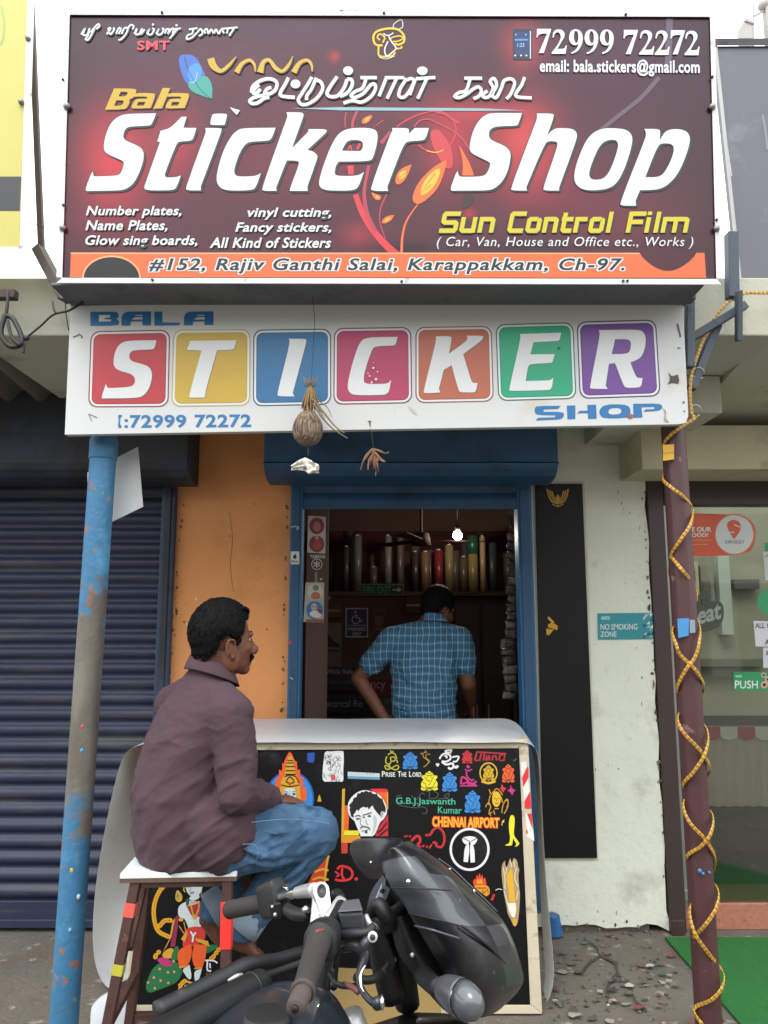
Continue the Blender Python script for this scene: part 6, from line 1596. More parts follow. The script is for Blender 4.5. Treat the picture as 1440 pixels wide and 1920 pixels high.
# packets hanging on the right jamb inside the doorway
b = MB(); M_pk = pm('clear_packet', '#45413e', .3, var=.35, vscale=30, bump=.6, bscale=60); M_pk2 = pm('foil_packet', '#64615d', .25, var=.35, vscale=30, bump=.6, bscale=50)
random.seed(5)
e = empty('packet_strip', at(962, 1320, 4.12), 'strip of crinkled clear packets hanging inside the right door jamb', 'packets')
for k in range(22):
    y = 958 + 16.5 * k; x = 961 + random.uniform(-4, 4) - (6 if k > 13 else 0); w_ = 9 if k < 14 else 12
    bb = MB(); c = at(x, y, 4.14 - .02 * random.random()); s_ = w_ / F * 4.1
    bb.grid([[c + Vector((s_ * (i - 1.5) / 1.5 + random.uniform(-.006, .006), random.uniform(-.016, .016), .022 - .0145 * j + random.uniform(-.003, .003))) for i in range(4)] for j in range(4)], True)
    bb.build('packet', M_pk if k % 5 != 3 else M_pk2, e, solid=.003)
b = MB(); b.tube([at(961, 952, 4.15), at(958, 1330, 4.15)], .002, 6); b.build('string', M_thread, e)

# ================================================================ SIGNS ON WALL AND GLASS
YS = YW - .014
e = board('no_smoking_sign', [(1121, 1150), (1223, 1149), (1225, 1198), (1122, 1199)], YS - .004, ink('#2b8a93'), 'teal NO SMOKING ZONE sign on the white wall', 'sign', .003)
a = Art(vplane(YS - .004), .0008); wt = ink('#d5dcda'); a.text('eats', 1127, 1154, 1144, 1162, ink('#9fd0cc'), 0, bold=.03); a.text('NO SMOKING', 1126, 1170, 1195, 1181, wt, 0, bold=.008, slope=-.5); a.text('ZONE', 1126, 1184, 1156, 1194, wt, 0, bold=.008)
random.seed(11)
for i in range(3):
    for j in range(7):
        x, y = 1206 + i * 6.2, 1150.5 + j * 6.8; c = random.choice([wt, ink('#123f4a'), ink('#7fb8b4'), ink('#b9b3c2'), None])
        if c: a.tri([(x, y), (x + 6, y), (x, y + 6.4)] if random.random() < .5 else [(x + 6, y), (x + 6, y + 6.4), (x, y + 6.4)], [(0, 1, 2)], c, 0)
a.build('lettering', e)
YGL = YW + .034
def dec_(name, label, cat): return Art(vplane(YGL), .0006)
a = Art(vplane(YGL), .0006); oc = ink('#c9522e'); a.poly([[(1262, 962, True), (1392, 964, False), (1418, 985, False), (1416, 1020, False), (1400, 1042, False), (1262, 1043, True)]], oc, 0, 2)
a.disc(1377, 1002, 38, ink('#d8653c'), 1, 39); a.disc(1377, 1002, 35.5, ink('#c3c9c6'), 2, 36.5)
a.g('1376,974 1387,978 1390,990 1384,1002 1376,1011* 1368,998 1362,986 1366,977', (0, 0, 1.0), oc, 3); a.strokes('1376,984 1388,988|1367,998 1377,998', (0, 0, 1.0), 2, ink('#c3c9c6'), 4, 0); a.text('SWIGGY', 1360, 1013, 1396, 1019.5, ink('#5a5f60'), 3, bold=.02, spacing=1.3)
a.text('E OUR', 1297, 988, 1334, 997, wt, 1, bold=.03); a.text('OOD?', 1297, 999, 1328, 1007, wt, 1, bold=.03); a.rect(1298, 1012, 1334, 1013.5, ink('#dd8a6a'), 1); a.rect(1298, 1020, 1328, 1021.5, ink('#dd8a6a'), 1)
tag(a.build('delivery_poster'), 'orange food delivery poster with a white round pin logo on the glass door', 'poster')
a = Art(vplane(YGL), .0006); dkg = ink('#3d443c'); a.text('eat', 1308, 1142, 1352, 1172, ink('#8b9488'), 2, bold=.03, slope=-12); a.poly([[(1304, 1140, False), (1330, 1126, False), (1358, 1128, False), (1356, 1172, False), (1330, 1184, False), (1306, 1186, False)]], dkg, 0); a.text('m', 1308, 1113, 1332, 1142, dkg, 1, bold=.06, slope=-3); a.stroke([(1312, 1122), (1318, 1110), (1330, 1112)], 7, dkg, 0)
tag(a.build('eat_decal'), 'dark grey eat decal on the glass door', 'sticker')
e = board('push_sign', rq(1375, 1260, 1470, 1295), YGL - .004, ink('#2d8a57'), 'green PUSH sign on the glass door', 'sign', .003)
a = Art(vplane(YGL - .004), .0006); a.text('eats', 1379, 1265, 1391, 1270, ink('#a8d0b8'), 0, bold=.03); a.text('PUSH', 1378, 1276, 1421, 1291, wt, 0, bold=.008)
for x, y, r in ((1432, 1266, 5), (1440, 1274, 6), (1433, 1284, 7), (1446, 1264, 5), (1447, 1288, 6)): a.disc(x, y, r, ink('#c2a48c'), 0, n=10); a.disc(x, y, r * .5, ink('#4a2f28'), 1, n=8)
a.build('lettering', e)
e = board('notice', [(1413, 1164), (1480, 1166), (1480, 1213), (1417, 1212)], YGL - .004, ink('#c9cbd2'), 'white notice starting ALL CR on the glass door, above the smaller paper', 'notice', .002)
a = Art(vplane(YGL - .004), .0006); mr_ = ink('#5a2a36'); a.text('ALL CR', 1416, 1168, 1452, 1178, mr_, 0, bold=.02); a.text('A', 1434, 1199, 1443, 1209, mr_, 0, bold=.02); a.build('lettering', e)
e = board('notice', rq(1431, 1214, 1480, 1252), YGL - .004, ink('#c0c4cc'), 'smaller white paper directly below the ALL CR notice', 'notice', .002)
a = Art(vplane(YGL - .004), .0006); a.text('P', 1437, 1221, 1444, 1229, ink('#2f3338'), 0, bold=.02); a.build('lettering', e)
a = Art(vplane(YGL), .0006); a.quad([(1431, 1034), (1480, 1036), (1480, 1090), (1435, 1088)], ink('#b9c0ba'), 0); a.stroke([(1435, 1044), (1441, 1040)], 1.5, ink('#4a4f4c'), 1, 0); a.rect(1434, 1018, 1480, 1034, ink('#2d8a57'), 0); tag(a.build('paper'), 'pale paper with a green top strip at the right edge of the glass door', 'notice')
a = Art(vplane(YGL), .0006); a.disc(1443, 1128, 23, ink('#2f9560'), 0, n=28); a.text('PURE VEG', 1428, 1124, 1458, 1130, ink('#7fc09a'), 1, bold=.01) if False else None; tag(a.build('green_dot'), 'green round sticker at the right edge of the glass door', 'sticker')

# ================================================================ LITTER ON THE PAVEMENT
random.seed(21)
b = MB(); LC = [ink(c, .7) for c in ('#94423a', '#7a3a36', '#aeaaa0', '#8f8a80', '#8f8a80', '#4a5a68', '#41604f', '#3a3532', '#4a433d', '#5d5348', '#6a6258', '#7d3f4c')]
for k in range(130):
    px, py = random.uniform(1015, 1390), random.uniform(1752, 1960)
    if px > 1250 + (py - 1757) * .85 - 4: continue
    if random.random() < (px - 1015) / 700: continue
    c = atz(px, py, .011 + .004 * random.random()); s_ = random.choice((.006, .009, .012, .016, .022)) if k > 5 else random.uniform(.02, .032)
    n_ = random.randint(4, 7); an0 = random.random() * 6; b.mat(random.choice(LC))
    b.add([c + Vector((s_ * (.6 + .7 * random.random()) * math.cos(an0 + 6.283 * i / n_), s_ * (.5 + .6 * random.random()) * math.sin(an0 + 6.283 * i / n_), random.uniform(0, .006))) for i in range(n_)], [tuple(range(n_))])
tag(b.build('vinyl_scraps', fix=False), 'coloured vinyl and paper scraps littered on the pavement by the white wall', 'litter', kind='stuff')
b = MB()
for k in range(170):
    px, py = random.gauss(1130, 90), random.uniform(1745, 1940)
    if not 1010 < px < 1380 or px > 1250 + (py - 1757) * .85 - 8: continue
    c = atz(px, py, .006); r_ = random.choice((.003, .004, .005, .008))
    b.ell(c, ((r_ * random.uniform(.7, 1.5), 0, 0), (0, r_, 0), (0, 0, r_ * .6)), 6, 4)
tag(b.build('grit', M_grit), 'dark grit and crumbs scattered on the pavement', 'grit', kind='stuff')
b = MB(); c = at(1036, 1738, 3.84); c.z = 0
rows = []
for i in range(6):
    rows.append([c + Vector(((.05 - .003 * i) * math.cos(6.283 * k / 14) * (1 + .3 * noise.noise((k, i, 1))), (.04) * math.sin(6.283 * k / 14), .012 + .085 * i / 5 * (1 + .2 * noise.noise((k * .5, 2, 2))))) for k in range(14)])
b.grid(rows, True, True); b.add([rows[-1][k] for k in range(14)], [tuple(range(14))])
tag(b.build('blue_bag', pm('blue_plastic_bag', '#2a5f96', .35, var=.2, bump=.4)), 'crumpled blue plastic bag at the foot of the white wall behind the counter', 'bag')
a = Art(Plane((0, 0, .0078), (0, 0, 1)), 0.0)
random.seed(8)
for t in ('1096,1758 1120,1774 1128,1792 1150,1806 1158,1826 1182,1846 1190,1870 1215,1896', '1128,1792 1104,1806 1090,1826', '1158,1826 1140,1850 1146,1880'):
    P = [(x + random.uniform(-3, 3), y + random.uniform(-2, 2)) for x, y, c in parse(t)]
    a.stroke([(x, y, random.uniform(1.5, 6)) for x, y in P], 3, ink('#3d3832', .95), 0, 4)
for k in range(34):
    x, y = random.uniform(1030, 1250), random.uniform(1765, 1915); r_ = random.uniform(2, 9)
    a.poly([[(x + r_ * random.uniform(.5, 1.6) * math.cos(j), y + r_ * .55 * random.uniform(.5, 1.3) * math.sin(j), False) for j in range(7)]], ink(random.choice(('#5b554d', '#4d4740', '#7f7a71', '#6b4c47', '#57606a')), .95), 0, 1)
tag(a.build('paving_cracks'), kind='structure')

# ================================================================ STOOL
M_stool = pm('brown_stool_steel', '#4a302a', .6, metal=.1, var=.2, vscale=12, bump=.12, stains=[('#6b4a3c', 18, .6, .06), ('#2b1d1a', 8, .58, .1)])
M_lam = pm('white_laminate', '#d6dcda', .35, var=.03, bump=.02, stains=[('#6a6a66', 70, .74, .02)])
ZS = at(335, 1638, 2.44).z
sq = [at(225, 1637, 2.44), at(444, 1630, 2.46), None, None]
sq[1].z = sq[0].z = ZS
ex = (sq[1] - sq[0]).normalized(); ey = Vector((-ex.y, ex.x, 0))
DEP = .32
sq[2], sq[3] = sq[1] + ey * DEP + ex * .0, sq[0] + ey * DEP + ex * .0
stool = empty('stool', (sq[0] + sq[2]) / 2 * 1, 'brown steel stool with a white seat board and red tape on one leg', 'stool')
stool.location.z = 0
b = MB(); b.hexa([p - Vector((0, 0, .016)) for p in sq], sq); b.mats = [M_lam]; b.build('seat', None, stool, bevel=.002)
b = MB(); b.hexa([p - Vector((0, 0, .028)) + (Vector((0, 0, 0))) for p in sq], [p - Vector((0, 0, .0165)) for p in sq]); b.build('seat_core', pm('ply_edge', '#5f4a3c', .8, var=.3, vscale=30), stool)
ins = .02
cs = [sq[0] + ex * .045 + ey * .02, sq[1] - ex * .03 + ey * .02, sq[2] - ex * .012 - ey * .02, sq[3] + ex * .02 - ey * .02]
for i in range(4):
    p, q = cs[i] - Vector((0, 0, .038)), cs[(i + 1) % 4] - Vector((0, 0, .038)); d_ = (q - p).normalized()
    b = MB(); b.bar(p + d_ * .016, q - d_ * .016, .02, .018, (0, 0, 1)); b.build('apron', M_stool, stool, bevel=.002)
spl = [(-.10, -.05), (.015, -.04), (.06, .05), (-.075, .05)]
feet = []
legp = []
for (c, (dx, dy)) in zip(cs, spl):
    top = c - Vector((0, 0, .030)); ft = Vector((c.x + dx, c.y + dy, 0.002)); legp.append((top, ft))
    b = MB(); b.bar(top, ft, .030, .030); lg = b.build('leg', M_stool, stool, bevel=.002)
def onleg(i, z):
    t_, f_ = legp[i]; return t_.lerp(f_, (t_.z - z) / (t_.z - f_.z))
for i, j, z in ((1, 2, .38), (2, 3, .16), (3, 0, .30)):
    b = MB(); p, q = onleg(i, z), onleg(j, z); d_ = (q - p).normalized(); b.bar(p + d_ * .016, q - d_ * .016, .024, .024, (0, 0, 1)); b.build('rung', M_stool, stool, bevel=.002)
# slanting brace at the left side, paint splashes and red tape
b = MB(); b.bar(onleg(0, .50) + Vector((.012, .02, 0)), onleg(3, .66) + Vector((0, -.02, 0)), .026, .02); b.build('brace', M_stool, stool, bevel=.002)
b = MB(); p, q = onleg(1, Z(1694, 2.45)), onleg(1, Z(1782, 2.45)); b.bar(p, q, .0345, .0345); b.build('red_tape', pm('red_tape', '#d8322c', .4, var=.05), stool, bevel=.002)
a = MB(); a.mat(ink('#d0564e')).bar(onleg(0, Z(1700, 2.42)), onleg(0, Z(1726, 2.42)), .0325, .0325); a.mat(ink('#b0a83c')).bar(onleg(3, .64) + Vector((-.006, -.014, 0)), onleg(3, .66) + Vector((-.004, -.016, 0)), .028, .024); a.bar(onleg(0, .44), onleg(0, .47), .0322, .0322)
a.build('paint_marks', None, stool)

# ================================================================ PEOPLE
M_skin = pm('brown_skin', '#68412f', .5, var=.08, vscale=12, bump=.05, bscale=150, spec=.35)
M_skin2 = pm('warm_brown_skin', '#6f4633', .5, var=.08, vscale=12, bump=.05, bscale=150, spec=.35)
M_hair = pm('black_hair', '#121113', .55, var=.35, vscale=60, bump=.5, bscale=260, spec=.08, stretch=(1, 1, .25))
M_shirt = pm('mauve_brown_shirt', '#4a383f', .85, var=.07, vscale=9, bump=.10, bscale=260, spec=.2, sheen=.03)
M_jean = pm('blue_denim', '#3d5872', .85, var=.16, vscale=7, bump=.18, bscale=300, spec=.2, stains=[('#56779a', 5, .55, .2), ('#26405c', 8, .60, .12)])
M_cuff = pm('denim_inside', '#7b8c9a', .85, var=.1, bump=.15, bscale=300)
V = Vector
UP = V((0, 0, 1))
def ang(d):  # heading in degrees clockwise from +Y (away) -> forward and right vectors
    r_ = R(d); return V((math.sin(r_), math.cos(r_), 0)), V((math.cos(r_), -math.sin(r_), 0))
def head(mb, hc, hd, tilt=0, sc_=1.0):
    f, r = ang(hd); u = (UP * math.cos(R(tilt)) - f * math.sin(R(tilt))); f = (f * math.cos(R(tilt)) + UP * math.sin(R(tilt)))
    L = lambda a_, b_, c_: hc + (f * a_ + r * b_ + u * c_) * sc_
    E = lambda c_, a_, b_, d_: mb.ell(L(*c_), (f * a_ * sc_, r * b_ * sc_, u * d_ * sc_), 20, 14)
    E((-.012, 0, .030), .096, .074, .094); E((.030, 0, -.020), .062, .064, .085); E((.036, 0, -.066), .050, .052, .048); E((.066, 0, -.098), .024, .027, .020)
    for s_ in (-1, 1):
        E((.004, s_ * .052, -.062), .034, .018, .042)                        # jaw corners
        E((.058, s_ * .036, -.026), .026, .022, .022)                        # cheek bones
        E((.078, s_ * .026, .018), .016, .024, .010)                         # brows
    mb.tube([L(.086, 0, .012), L(.098, 0, -.018), L(.112, 0, -.037), L(.094, 0, -.048)], [.010, .011, .014, .008], 10, 3)
    for s_ in (-1, 1): mb.sph(L(.095, s_ * .012, -.042), .010 * sc_, 10, 8)
    E((.087, 0, -.068), .012, .022, .007); E((.085, 0, -.080), .011, .019, .007)
    for s_ in (-1, 1):                                                        # ears: rim, bowl, lobe
        P = []
        for k in range(11):
            t_ = R(-60 + 270 * k / 10); P.append(L(-.006 - .017 * math.cos(t_) * 1.0, s_ * (.077 + .008 * (k < 8)), -.024 + .030 * math.sin(t_)))
        mb.tube(P, .0048 * sc_, 8, 2); E((-.004, s_ * .072, -.026), .015, .006, .024); E((.004, s_ * .075, -.052), .008, .006, .010)
    return L, f, r, u
def eyes(L, par):
    b = MB().mat(ink('#b9b2a8', .2))
    for s_ in (-1, 1): b.sph(L(.070, s_ * .030, .000), .0125, 12, 8)
    b.mat(ink('#20140f', .2))
    for s_ in (-1, 1): b.sph(L(.0775, s_ * .031, .000), .0062, 10, 6)
    b.build('eyes', None, par)
def hair(L, par, hd_r, line, name='hair', rough=.002, col=None):
    """scalp grown out; line(theta) gives the lowest elevation of the hair for azimuth theta (0 = face side)"""
    b = MB(); rows = []; NA, NE = 56, 22
    random.seed(4)
    for i in range(NE + 1):
        row = []
        for k in range(NA):
            th = 2 * math.pi * k / NA - math.pi
            lo = R(line(abs(math.degrees(th))))
            el = math.pi / 2 - (math.pi / 2 - lo) * (i / NE)
            g_ = min(1, (NE - i) / 3) * .011 + .003
            wv_ = rough * noise.noise((th * 7, el * 7, 2)) + rough * .8 * noise.noise((th * 19, el * 11, 7))
            ce, se = math.cos(el), math.sin(el)
            if el < 0: ce = max(ce, .80 + .1 * math.cos(el)); se *= .92
            row.append(L(-.012 + (.096 + g_ + wv_) * ce * math.cos(th), (.074 + g_ * .9 + wv_) * ce * math.sin(th), .030 + (.094 + g_ * 1.5 + wv_) * se))
        rows.append(row)
    b.grid(rows, True, True)
    # short locks lying on the scalp give the surface its strands and break the outline
    for k in range(5200):
        th = random.uniform(-math.pi, math.pi); l_ = line(abs(math.degrees(th)))
        s1 = math.sin(R(l_)); el = math.asin(s1 + (1 - s1) * random.random())
        ln = random.uniform(.10, .26); dth = random.uniform(-.045, .045) + .10 * math.sin(th * 3)
        fw_ = 1 if abs(th) < .9 and el > .5 else 0
        P = []
        lift = random.uniform(-.0012, .0026)
        for q in range(3):
            e2 = max(el - ln * q / 2, R(l_) - .05); t2_ = th * (1 - .25 * fw_ * q / 2) + dth * q / 2
            ce, se = math.cos(e2), math.sin(e2)
            if e2 < 0: ce = max(ce, .80 + .1 * math.cos(e2)); se *= .92
            g2 = .0105 + lift + .003 * math.sin(q * 1.6) * random.random()
            P.append(L(-.012 + (.096 + g2) * ce * math.cos(t2_), (.074 + g2 * .9) * ce * math.sin(t2_), .030 + (.094 + g2 * 1.5) * se))
        b.tube(P, [.0012, .0011, .0003], 4)
    return b.build(name, col or M_hair, par)
def hand(mb, wrist, d, n, side, curl=.6, sc_=1.0):
    """palm + four fingers + thumb; d pointing direction, n palm normal, side = thumb side vector"""
    d, n, side = d.normalized(), n.normalized(), side.normalized()
    L = lambda a_, b_, c_: wrist + (d * a_ + side * b_ + n * c_) * sc_
    mb.ell(L(.045, 0, 0), (d * .052, side * .040, n * .017), 16, 10)
    for i, (o_, ln) in enumerate(((.030, .068), (.010, .078), (-.010, .072), (-.029, .055))):
        P = [L(.070, o_ * .9, 0)]; a_ = 0
        for k, fr_ in enumerate((.45, .32, .23)):
            a_ += curl * (.5, .8, .5)[k]
            last = P[-1]; P.append(last + (d * math.cos(a_) + n * math.sin(a_)) * ln * fr_ * sc_)
        mb.limb(P, [.0095 * sc_, .0088 * sc_, .008 * sc_, .0068 * sc_], 10)
    mb.limb([L(.020, .030, .004), L(.048, .052, .012), L(.070, .050, .026)], [.013 * sc_, .0105 * sc_, .008 * sc_], 10)
def foot(mb, heel, toe, r_):
    d = (toe - heel); ln = d.length; d.normalize(); s_ = d.cross(UP).normalized(); u = s_.cross(d)
    mb.rings([(heel - d * .015, s_ * .02, u * .02), (heel, s_ * .031, u * .033), (heel + d * ln * .35 + u * .004, s_ * .034, u * .036), (heel + d * ln * .65 - u * .006, s_ * .044, u * .024), (heel + d * ln * .82 - u * .010, s_ * .046, u * .017), (heel + d * ln * .9 - u * .012, s_ * .04, u * .012)], 16)
    for i, o_ in enumerate((-.032, -.012, .004, .019, .033)):
        k = (1, .95, .9, .84, .76)[i]; p = heel + d * ln * .84 + s_ * o_ * r_ - u * .010; mb.limb([p, p + d * .035 * k, p + d * .055 * k - u * .004], [.0115 if i == 0 else .0085, .011 if i == 0 else .008, .009 if i == 0 else .0065], 8)

# ---------------------------------------------------------------- man seated on the stool, seen from behind
HD = 48; f, r = ang(HD)
S = 2.60
hipc = at(338, 1590, S); neck = at(392, 1262, S); shc = at(383, 1312, S); chest = at(357, 1395, S); mid = at(345, 1480, S)
shR, shL = at(437, 1338, 2.475), at(330, 1318, 2.745)
elR, wrR = at(446, 1488, 2.44), at(512, 1500, 2.70)
elL, wrL = at(420, 1500, 2.86), at(505, 1505, 2.80)
hpR, hpL = at(420, 1582, 2.53), at(368, 1592, 2.72)
knR, knL = at(590, 1560, 2.72), at(566, 1575, 2.90)
anR, anL = at(462, 1728, 2.66), at(405, 1700, 2.78)
hc = at(420, 1201, 2.60)
man = empty('person', (hipc.x, hipc.y, ZS), 'seated man with short black hair, mauve brown shirt and jeans, on the white topped stool', 'person')
body = MB()
L, hf, hr, hu = head(body, hc, 58, 2, 1.02)
body.limb([L(-.022, 0, -.045), at(398, 1262, S), at(388, 1320, S)], [.060, .064, .080])
body.rings([(hipc, r * .15, f * .12), (mid, r * .15, f * .11), (chest, r * .16, f * .105), (shc, r * .15, f * .08), (neck, r * .06, f * .05)], 24)
body.limb([shR, elR, wrR], [.055, .043, .030]); body.limb([shL, elL, wrL], [.055, .043, .030])
body.limb([hpR, knR, anR], [.078, .055, .036]); body.limb([hpL, knL, anL], [.078, .055, .036])
hand(body, wrR, V((.85, .5, -.12)), V((.1, .1, -1)), V((-.3, .9, 0)), .5); hand(body, wrL, V((.9, .1, -.2)), V((.1, .1, -1)), V((0, -1, 0)), .5)
htR, toR = at(428, 1752, 2.66), at(488, 1782, 2.72); htL, toL = at(388, 1718, 2.78), at(420, 1765, 2.80)
body.limb([anR, htR + V((.01, 0, .01))], [.036, .034]); body.limb([anL, htL + V((.01, 0, .01))], [.036, .034])
foot(body, htR, toR, 1); foot(body, htL, toL, 1)
bo = body.build('body', M_skin, man, fix=False); bake(bo, .0048, 3, .5)
eyes(L, man)
def hl(a_):   # hairline elevation per azimuth: forehead, temple, over the ear, nape
    pts = [(0, 34), (30, 30), (50, 20), (60, 2), (68, -22), (80, -24), (86, -4), (98, -4), (106, -16), (118, -46), (138, -60), (180, -62)]
    for (a0, e0), (a1, e1) in zip(pts, pts[1:]):
        if a_ <= a1: return e0 + (e1 - e0) * (a_ - a0) / (a1 - a0)
    return -62
hair(L, man, hr, hl)
b = MB()  # raised front tuft, moustache
for k in range(26):
    y_ = -.05 + .1 * k / 25; p = L(.060 - abs(y_) * .5, y_, .098); b.tube([p, p + (hf * .018 + hu * .010), p + (hf * .034 + hu * (.002 - .006 * (k % 3)))], [.007, .006, .001], 6, 2)
b.build('forelock', M_hair, man)
b = MB()
for s_ in (-1, 1): b.tube([L(.099, 0, -.058), L(.094, s_ * .018, -.061), L(.080, s_ * .033, -.072)], [.007, .0065, .0022], 8, 3)
for s_ in (-1, 1): b.tube([L(.090, s_ * .012, .022), L(.086, s_ * .03, .026), L(.070, s_ * .046, .020)], [.0035, .004, .002], 6, 3)
b.build('moustache', M_hair, man)
# shirt -----------------------------------------------------------------
s = MB()
bx = lambda p, k: p - f * k
s.rings([(at(352, 1624, 2.60), r * .125, f * .125), (at(347, 1604, 2.60), r * .165, f * .150), (at(341, 1565, 2.60), r * .184, f * .154), (bx(mid, .012), r * .188, f * .145), (at(348, 1430, S), r * .186, f * .138), (at(360, 1375, S), r * .186, f * .128), (at(374, 1325, S), r * .170, f * .108), (at(386, 1285, S), r * .118, f * .080), (at(394, 1258, S), r * .076, f * .068), (at(397, 1246, S), r * .066, f * .062)], 32, True, 2.2)
s.limb([shR + V((-.012, .0, 0)), shR.lerp(elR, .5), elR, elR.lerp(wrR, .55), wrR.lerp(elR, .12)], [.074, .067, .062, .053, .043])
s.limb([shL + V((0, 0, -.005)), shL.lerp(elL, .5), elL, wrL.lerp(elL, .12)], [.074, .066, .060, .044])
s.limb([at(386, 1290, S), shR], [.066, .068]); s.limb([at(384, 1288, S), shL], [.070, .068])
# shirt front falling over the right hip towards the thigh
s.limb([at(395, 1540, 2.50), at(408, 1580, 2.49), at(415, 1605, 2.49)], [.10, .088, .060]); s.limb([at(425, 1500, 2.53), at(432, 1555, 2.50), at(436, 1592, 2.48)], [.085, .085, .052])
so = s.build('shirt', M_shirt, man, fix=False); bake(so, .0062, 3, .5, disp=[(.11, .010)])
zA = at(400, 1400, 2.45).z
wrinkle(so, .0070, 4.5, 15.0, lambda p: R(6 + 34 * max(0, min(1, (zA - p.z) / .4))), lambda p: .30 + .70 * min(1, max(0, (zA + .10 - p.z) / .12)))
wrinkle(so, .0020, 12.0, 42.0, lambda p: R(-12 + 40 * max(0, min(1, (zA + .05 - p.z) / .4))))
# yoke seam, collar and hem
c_ = MB(); rows = []
for j in range(5):
    row = []
    for k in range(26):
        t_ = R(-205 + 230 * k / 25 + 90)
        a0 = (.080, .077, .074, .084, .102)[j]; h_ = (-.030, .000, .030, .018, -.026)[j]
        fr = math.sin(t_)
        row.append(at(396, 1258, S) + r * a0 * math.cos(t_) * 1.0 + f * a0 * .92 * fr + UP * (h_ - .034 * fr) + f * .002)
    rows.append(row)
c_.grid(rows, True); c_.build('collar', M_shirt, man, solid=.003, sub=1)
# jeans -----------------------------------------------------------------
j = MB()
j.limb([hpR, hpR.lerp(knR, .5) + V((0, 0, .006)), knR], [.104, .104, .086]); j.limb([hpL, hpL.lerp(knL, .5), knL], [.100, .092, .078])
j.limb([knR, knR.lerp(anR, .45), anR.lerp(knR, -.03)], [.084, .074, .058]); j.limb([knL, knL.lerp(anL, .45), anL], [.078, .066, .056])
j.ell(hipc + V((0, 0, .01)), (r * .165, f * .14, UP * .10))
for pts, rad in (([(455, 1590, 2.43), (500, 1606, 2.50), (550, 1600, 2.58)], [.003, .012, .003]), ([(460, 1612, 2.46), (510, 1622, 2.53), (570, 1606, 2.62)], [.003, .013, .003]), ([(590, 1600, 2.64), (560, 1630, 2.62), (520, 1660, 2.60)], [.003, .010, .003]), ([(575, 1640, 2.64), (535, 1668, 2.61), (500, 1676, 2.60)], [.003, .009, .003]), ([(470, 1560, 2.44), (520, 1562, 2.52), (580, 1556, 2.62)], [.002, .006, .002]), ([(620, 1560, 2.68), (610, 1590, 2.66), (590, 1610, 2.65)], [.003, .009, .003])):
    j.tube([at(*p) for p in pts], rad, 8, 4)
jo = j.build('jeans', M_jean, man, fix=False); bake(jo, .0062, 3, .5, disp=[(.08, .008)])
wrinkle(jo, .0055, 6.0, 24.0, lambda p: R(18 if p.z > ZS - .02 else 40))
b = MB()
for an_, kn_ in ((anR, knR), (anL, knL)):
    d_ = (an_ - kn_).normalized(); u_, v_ = frame_from(d_); rs = [(an_ - d_ * .040, u_ * .060, v_ * .060), (an_ - d_ * .01, u_ * .061, v_ * .061), (an_ + d_ * .024, u_ * .064, v_ * .064), (an_ + d_ * .026, u_ * .056, v_ * .056), (an_ - d_ * .03, u_ * .052, v_ * .052)]
    b.rings(rs, 24, False)
b.build('turned_cuff', M_cuff, man)
b = MB()
b.tube([at(472, 1542, 2.425), at(505, 1538, 2.468), at(545, 1536, 2.535), at(595, 1540, 2.625), at(618, 1545, 2.66)], .0010, 6, 5); b.tube([at(455, 1583, 2.425), at(478, 1584, 2.445), at(484, 1602, 2.455), at(480, 1612, 2.462)], .0009, 6, 4)
b.build('seam_stitching', pm('stitch_thread', '#6f8ba6', .8), man)

# ---------------------------------------------------------------- man standing behind the counter, back turned
def plaid():
    m = bpy.data.materials.new('blue_plaid_cotton'); m.use_nodes = True
    t = m.node_tree; bs = t.nodes['Principled BSDF']; tc = t.nodes.new('ShaderNodeTexCoord'); sp = t.nodes.new('ShaderNodeSeparateXYZ'); t.links.new(tc.outputs['Object'], sp.inputs[0])
    nz = t.nodes.new('ShaderNodeTexNoise'); nz.inputs['Scale'].default_value = 5; t.links.new(tc.outputs['Object'], nz.inputs['Vector'])
    def M(op, a, b=None):
        n_ = t.nodes.new('ShaderNodeMath'); n_.operation = op
        for i, v_ in enumerate((a, b)):
            if v_ is None: continue
            if hasattr(v_, 'links'): t.links.new(v_, n_.inputs[i])
            else: n_.inputs[i].default_value = v_
        return n_.outputs[0]
    wob = M('MULTIPLY', M('SUBTRACT', nz.outputs['Fac'], .5), .05)
    def lines(s_, per, wd): return M('LESS_THAN', M('PINGPONG', M('ADD', M('ADD', s_, wob), 5.0), per / 2), wd / 2)
    hx, hz = sp.outputs[0], sp.outputs[2]
    cur = None
    def mixc(f_, col):
        nonlocal cur
        n_ = t.nodes.new('ShaderNodeMix'); n_.data_type = 'RGBA'
        if cur is None: n_.inputs[6].default_value = lin('#30607f')
        else: t.links.new(cur, n_.inputs[6])
        n_.inputs[7].default_value = lin(col); t.links.new(f_, n_.inputs[0]); cur = n_.outputs[2]
    mixc(M('MULTIPLY', lines(hx, .032, .017), .55), '#1d4468'); mixc(M('MULTIPLY', lines(hz, .04, .02), .5), '#3f7590')
    mixc(M('MULTIPLY', lines(hx, .032, .0042), .45), '#b9c9cf'); mixc(M('MULTIPLY', lines(hz, .04, .0042), .30), '#b9c9cf')
    t.links.new(cur, bs.inputs['Base Color']); bs.inputs['Roughness'].default_value = .85
    return m
M_plaid = plaid()
M_trou = pm('dark_trousers', '#23262c', .85, var=.15)
B = 4.22; zf = .101
bf, brt = ang(6)
w_ = empty('person', at(795, 1345, B), 'standing man in a blue checked short sleeved shirt, back turned, behind the counter', 'person'); w_.location.z = zf
hip2, wst, che, sho, nek = at(795, 1360, B), at(795, 1305, B), at(796, 1235, B), at(798, 1188, B), at(808, 1160, B)
hc2 = at(822, 1143, B + .05)
s1, s2 = at(735, 1200, B), at(862, 1200, B)
e1, w1 = at(672, 1272, B + .02), at(724, 1352, B - .04)
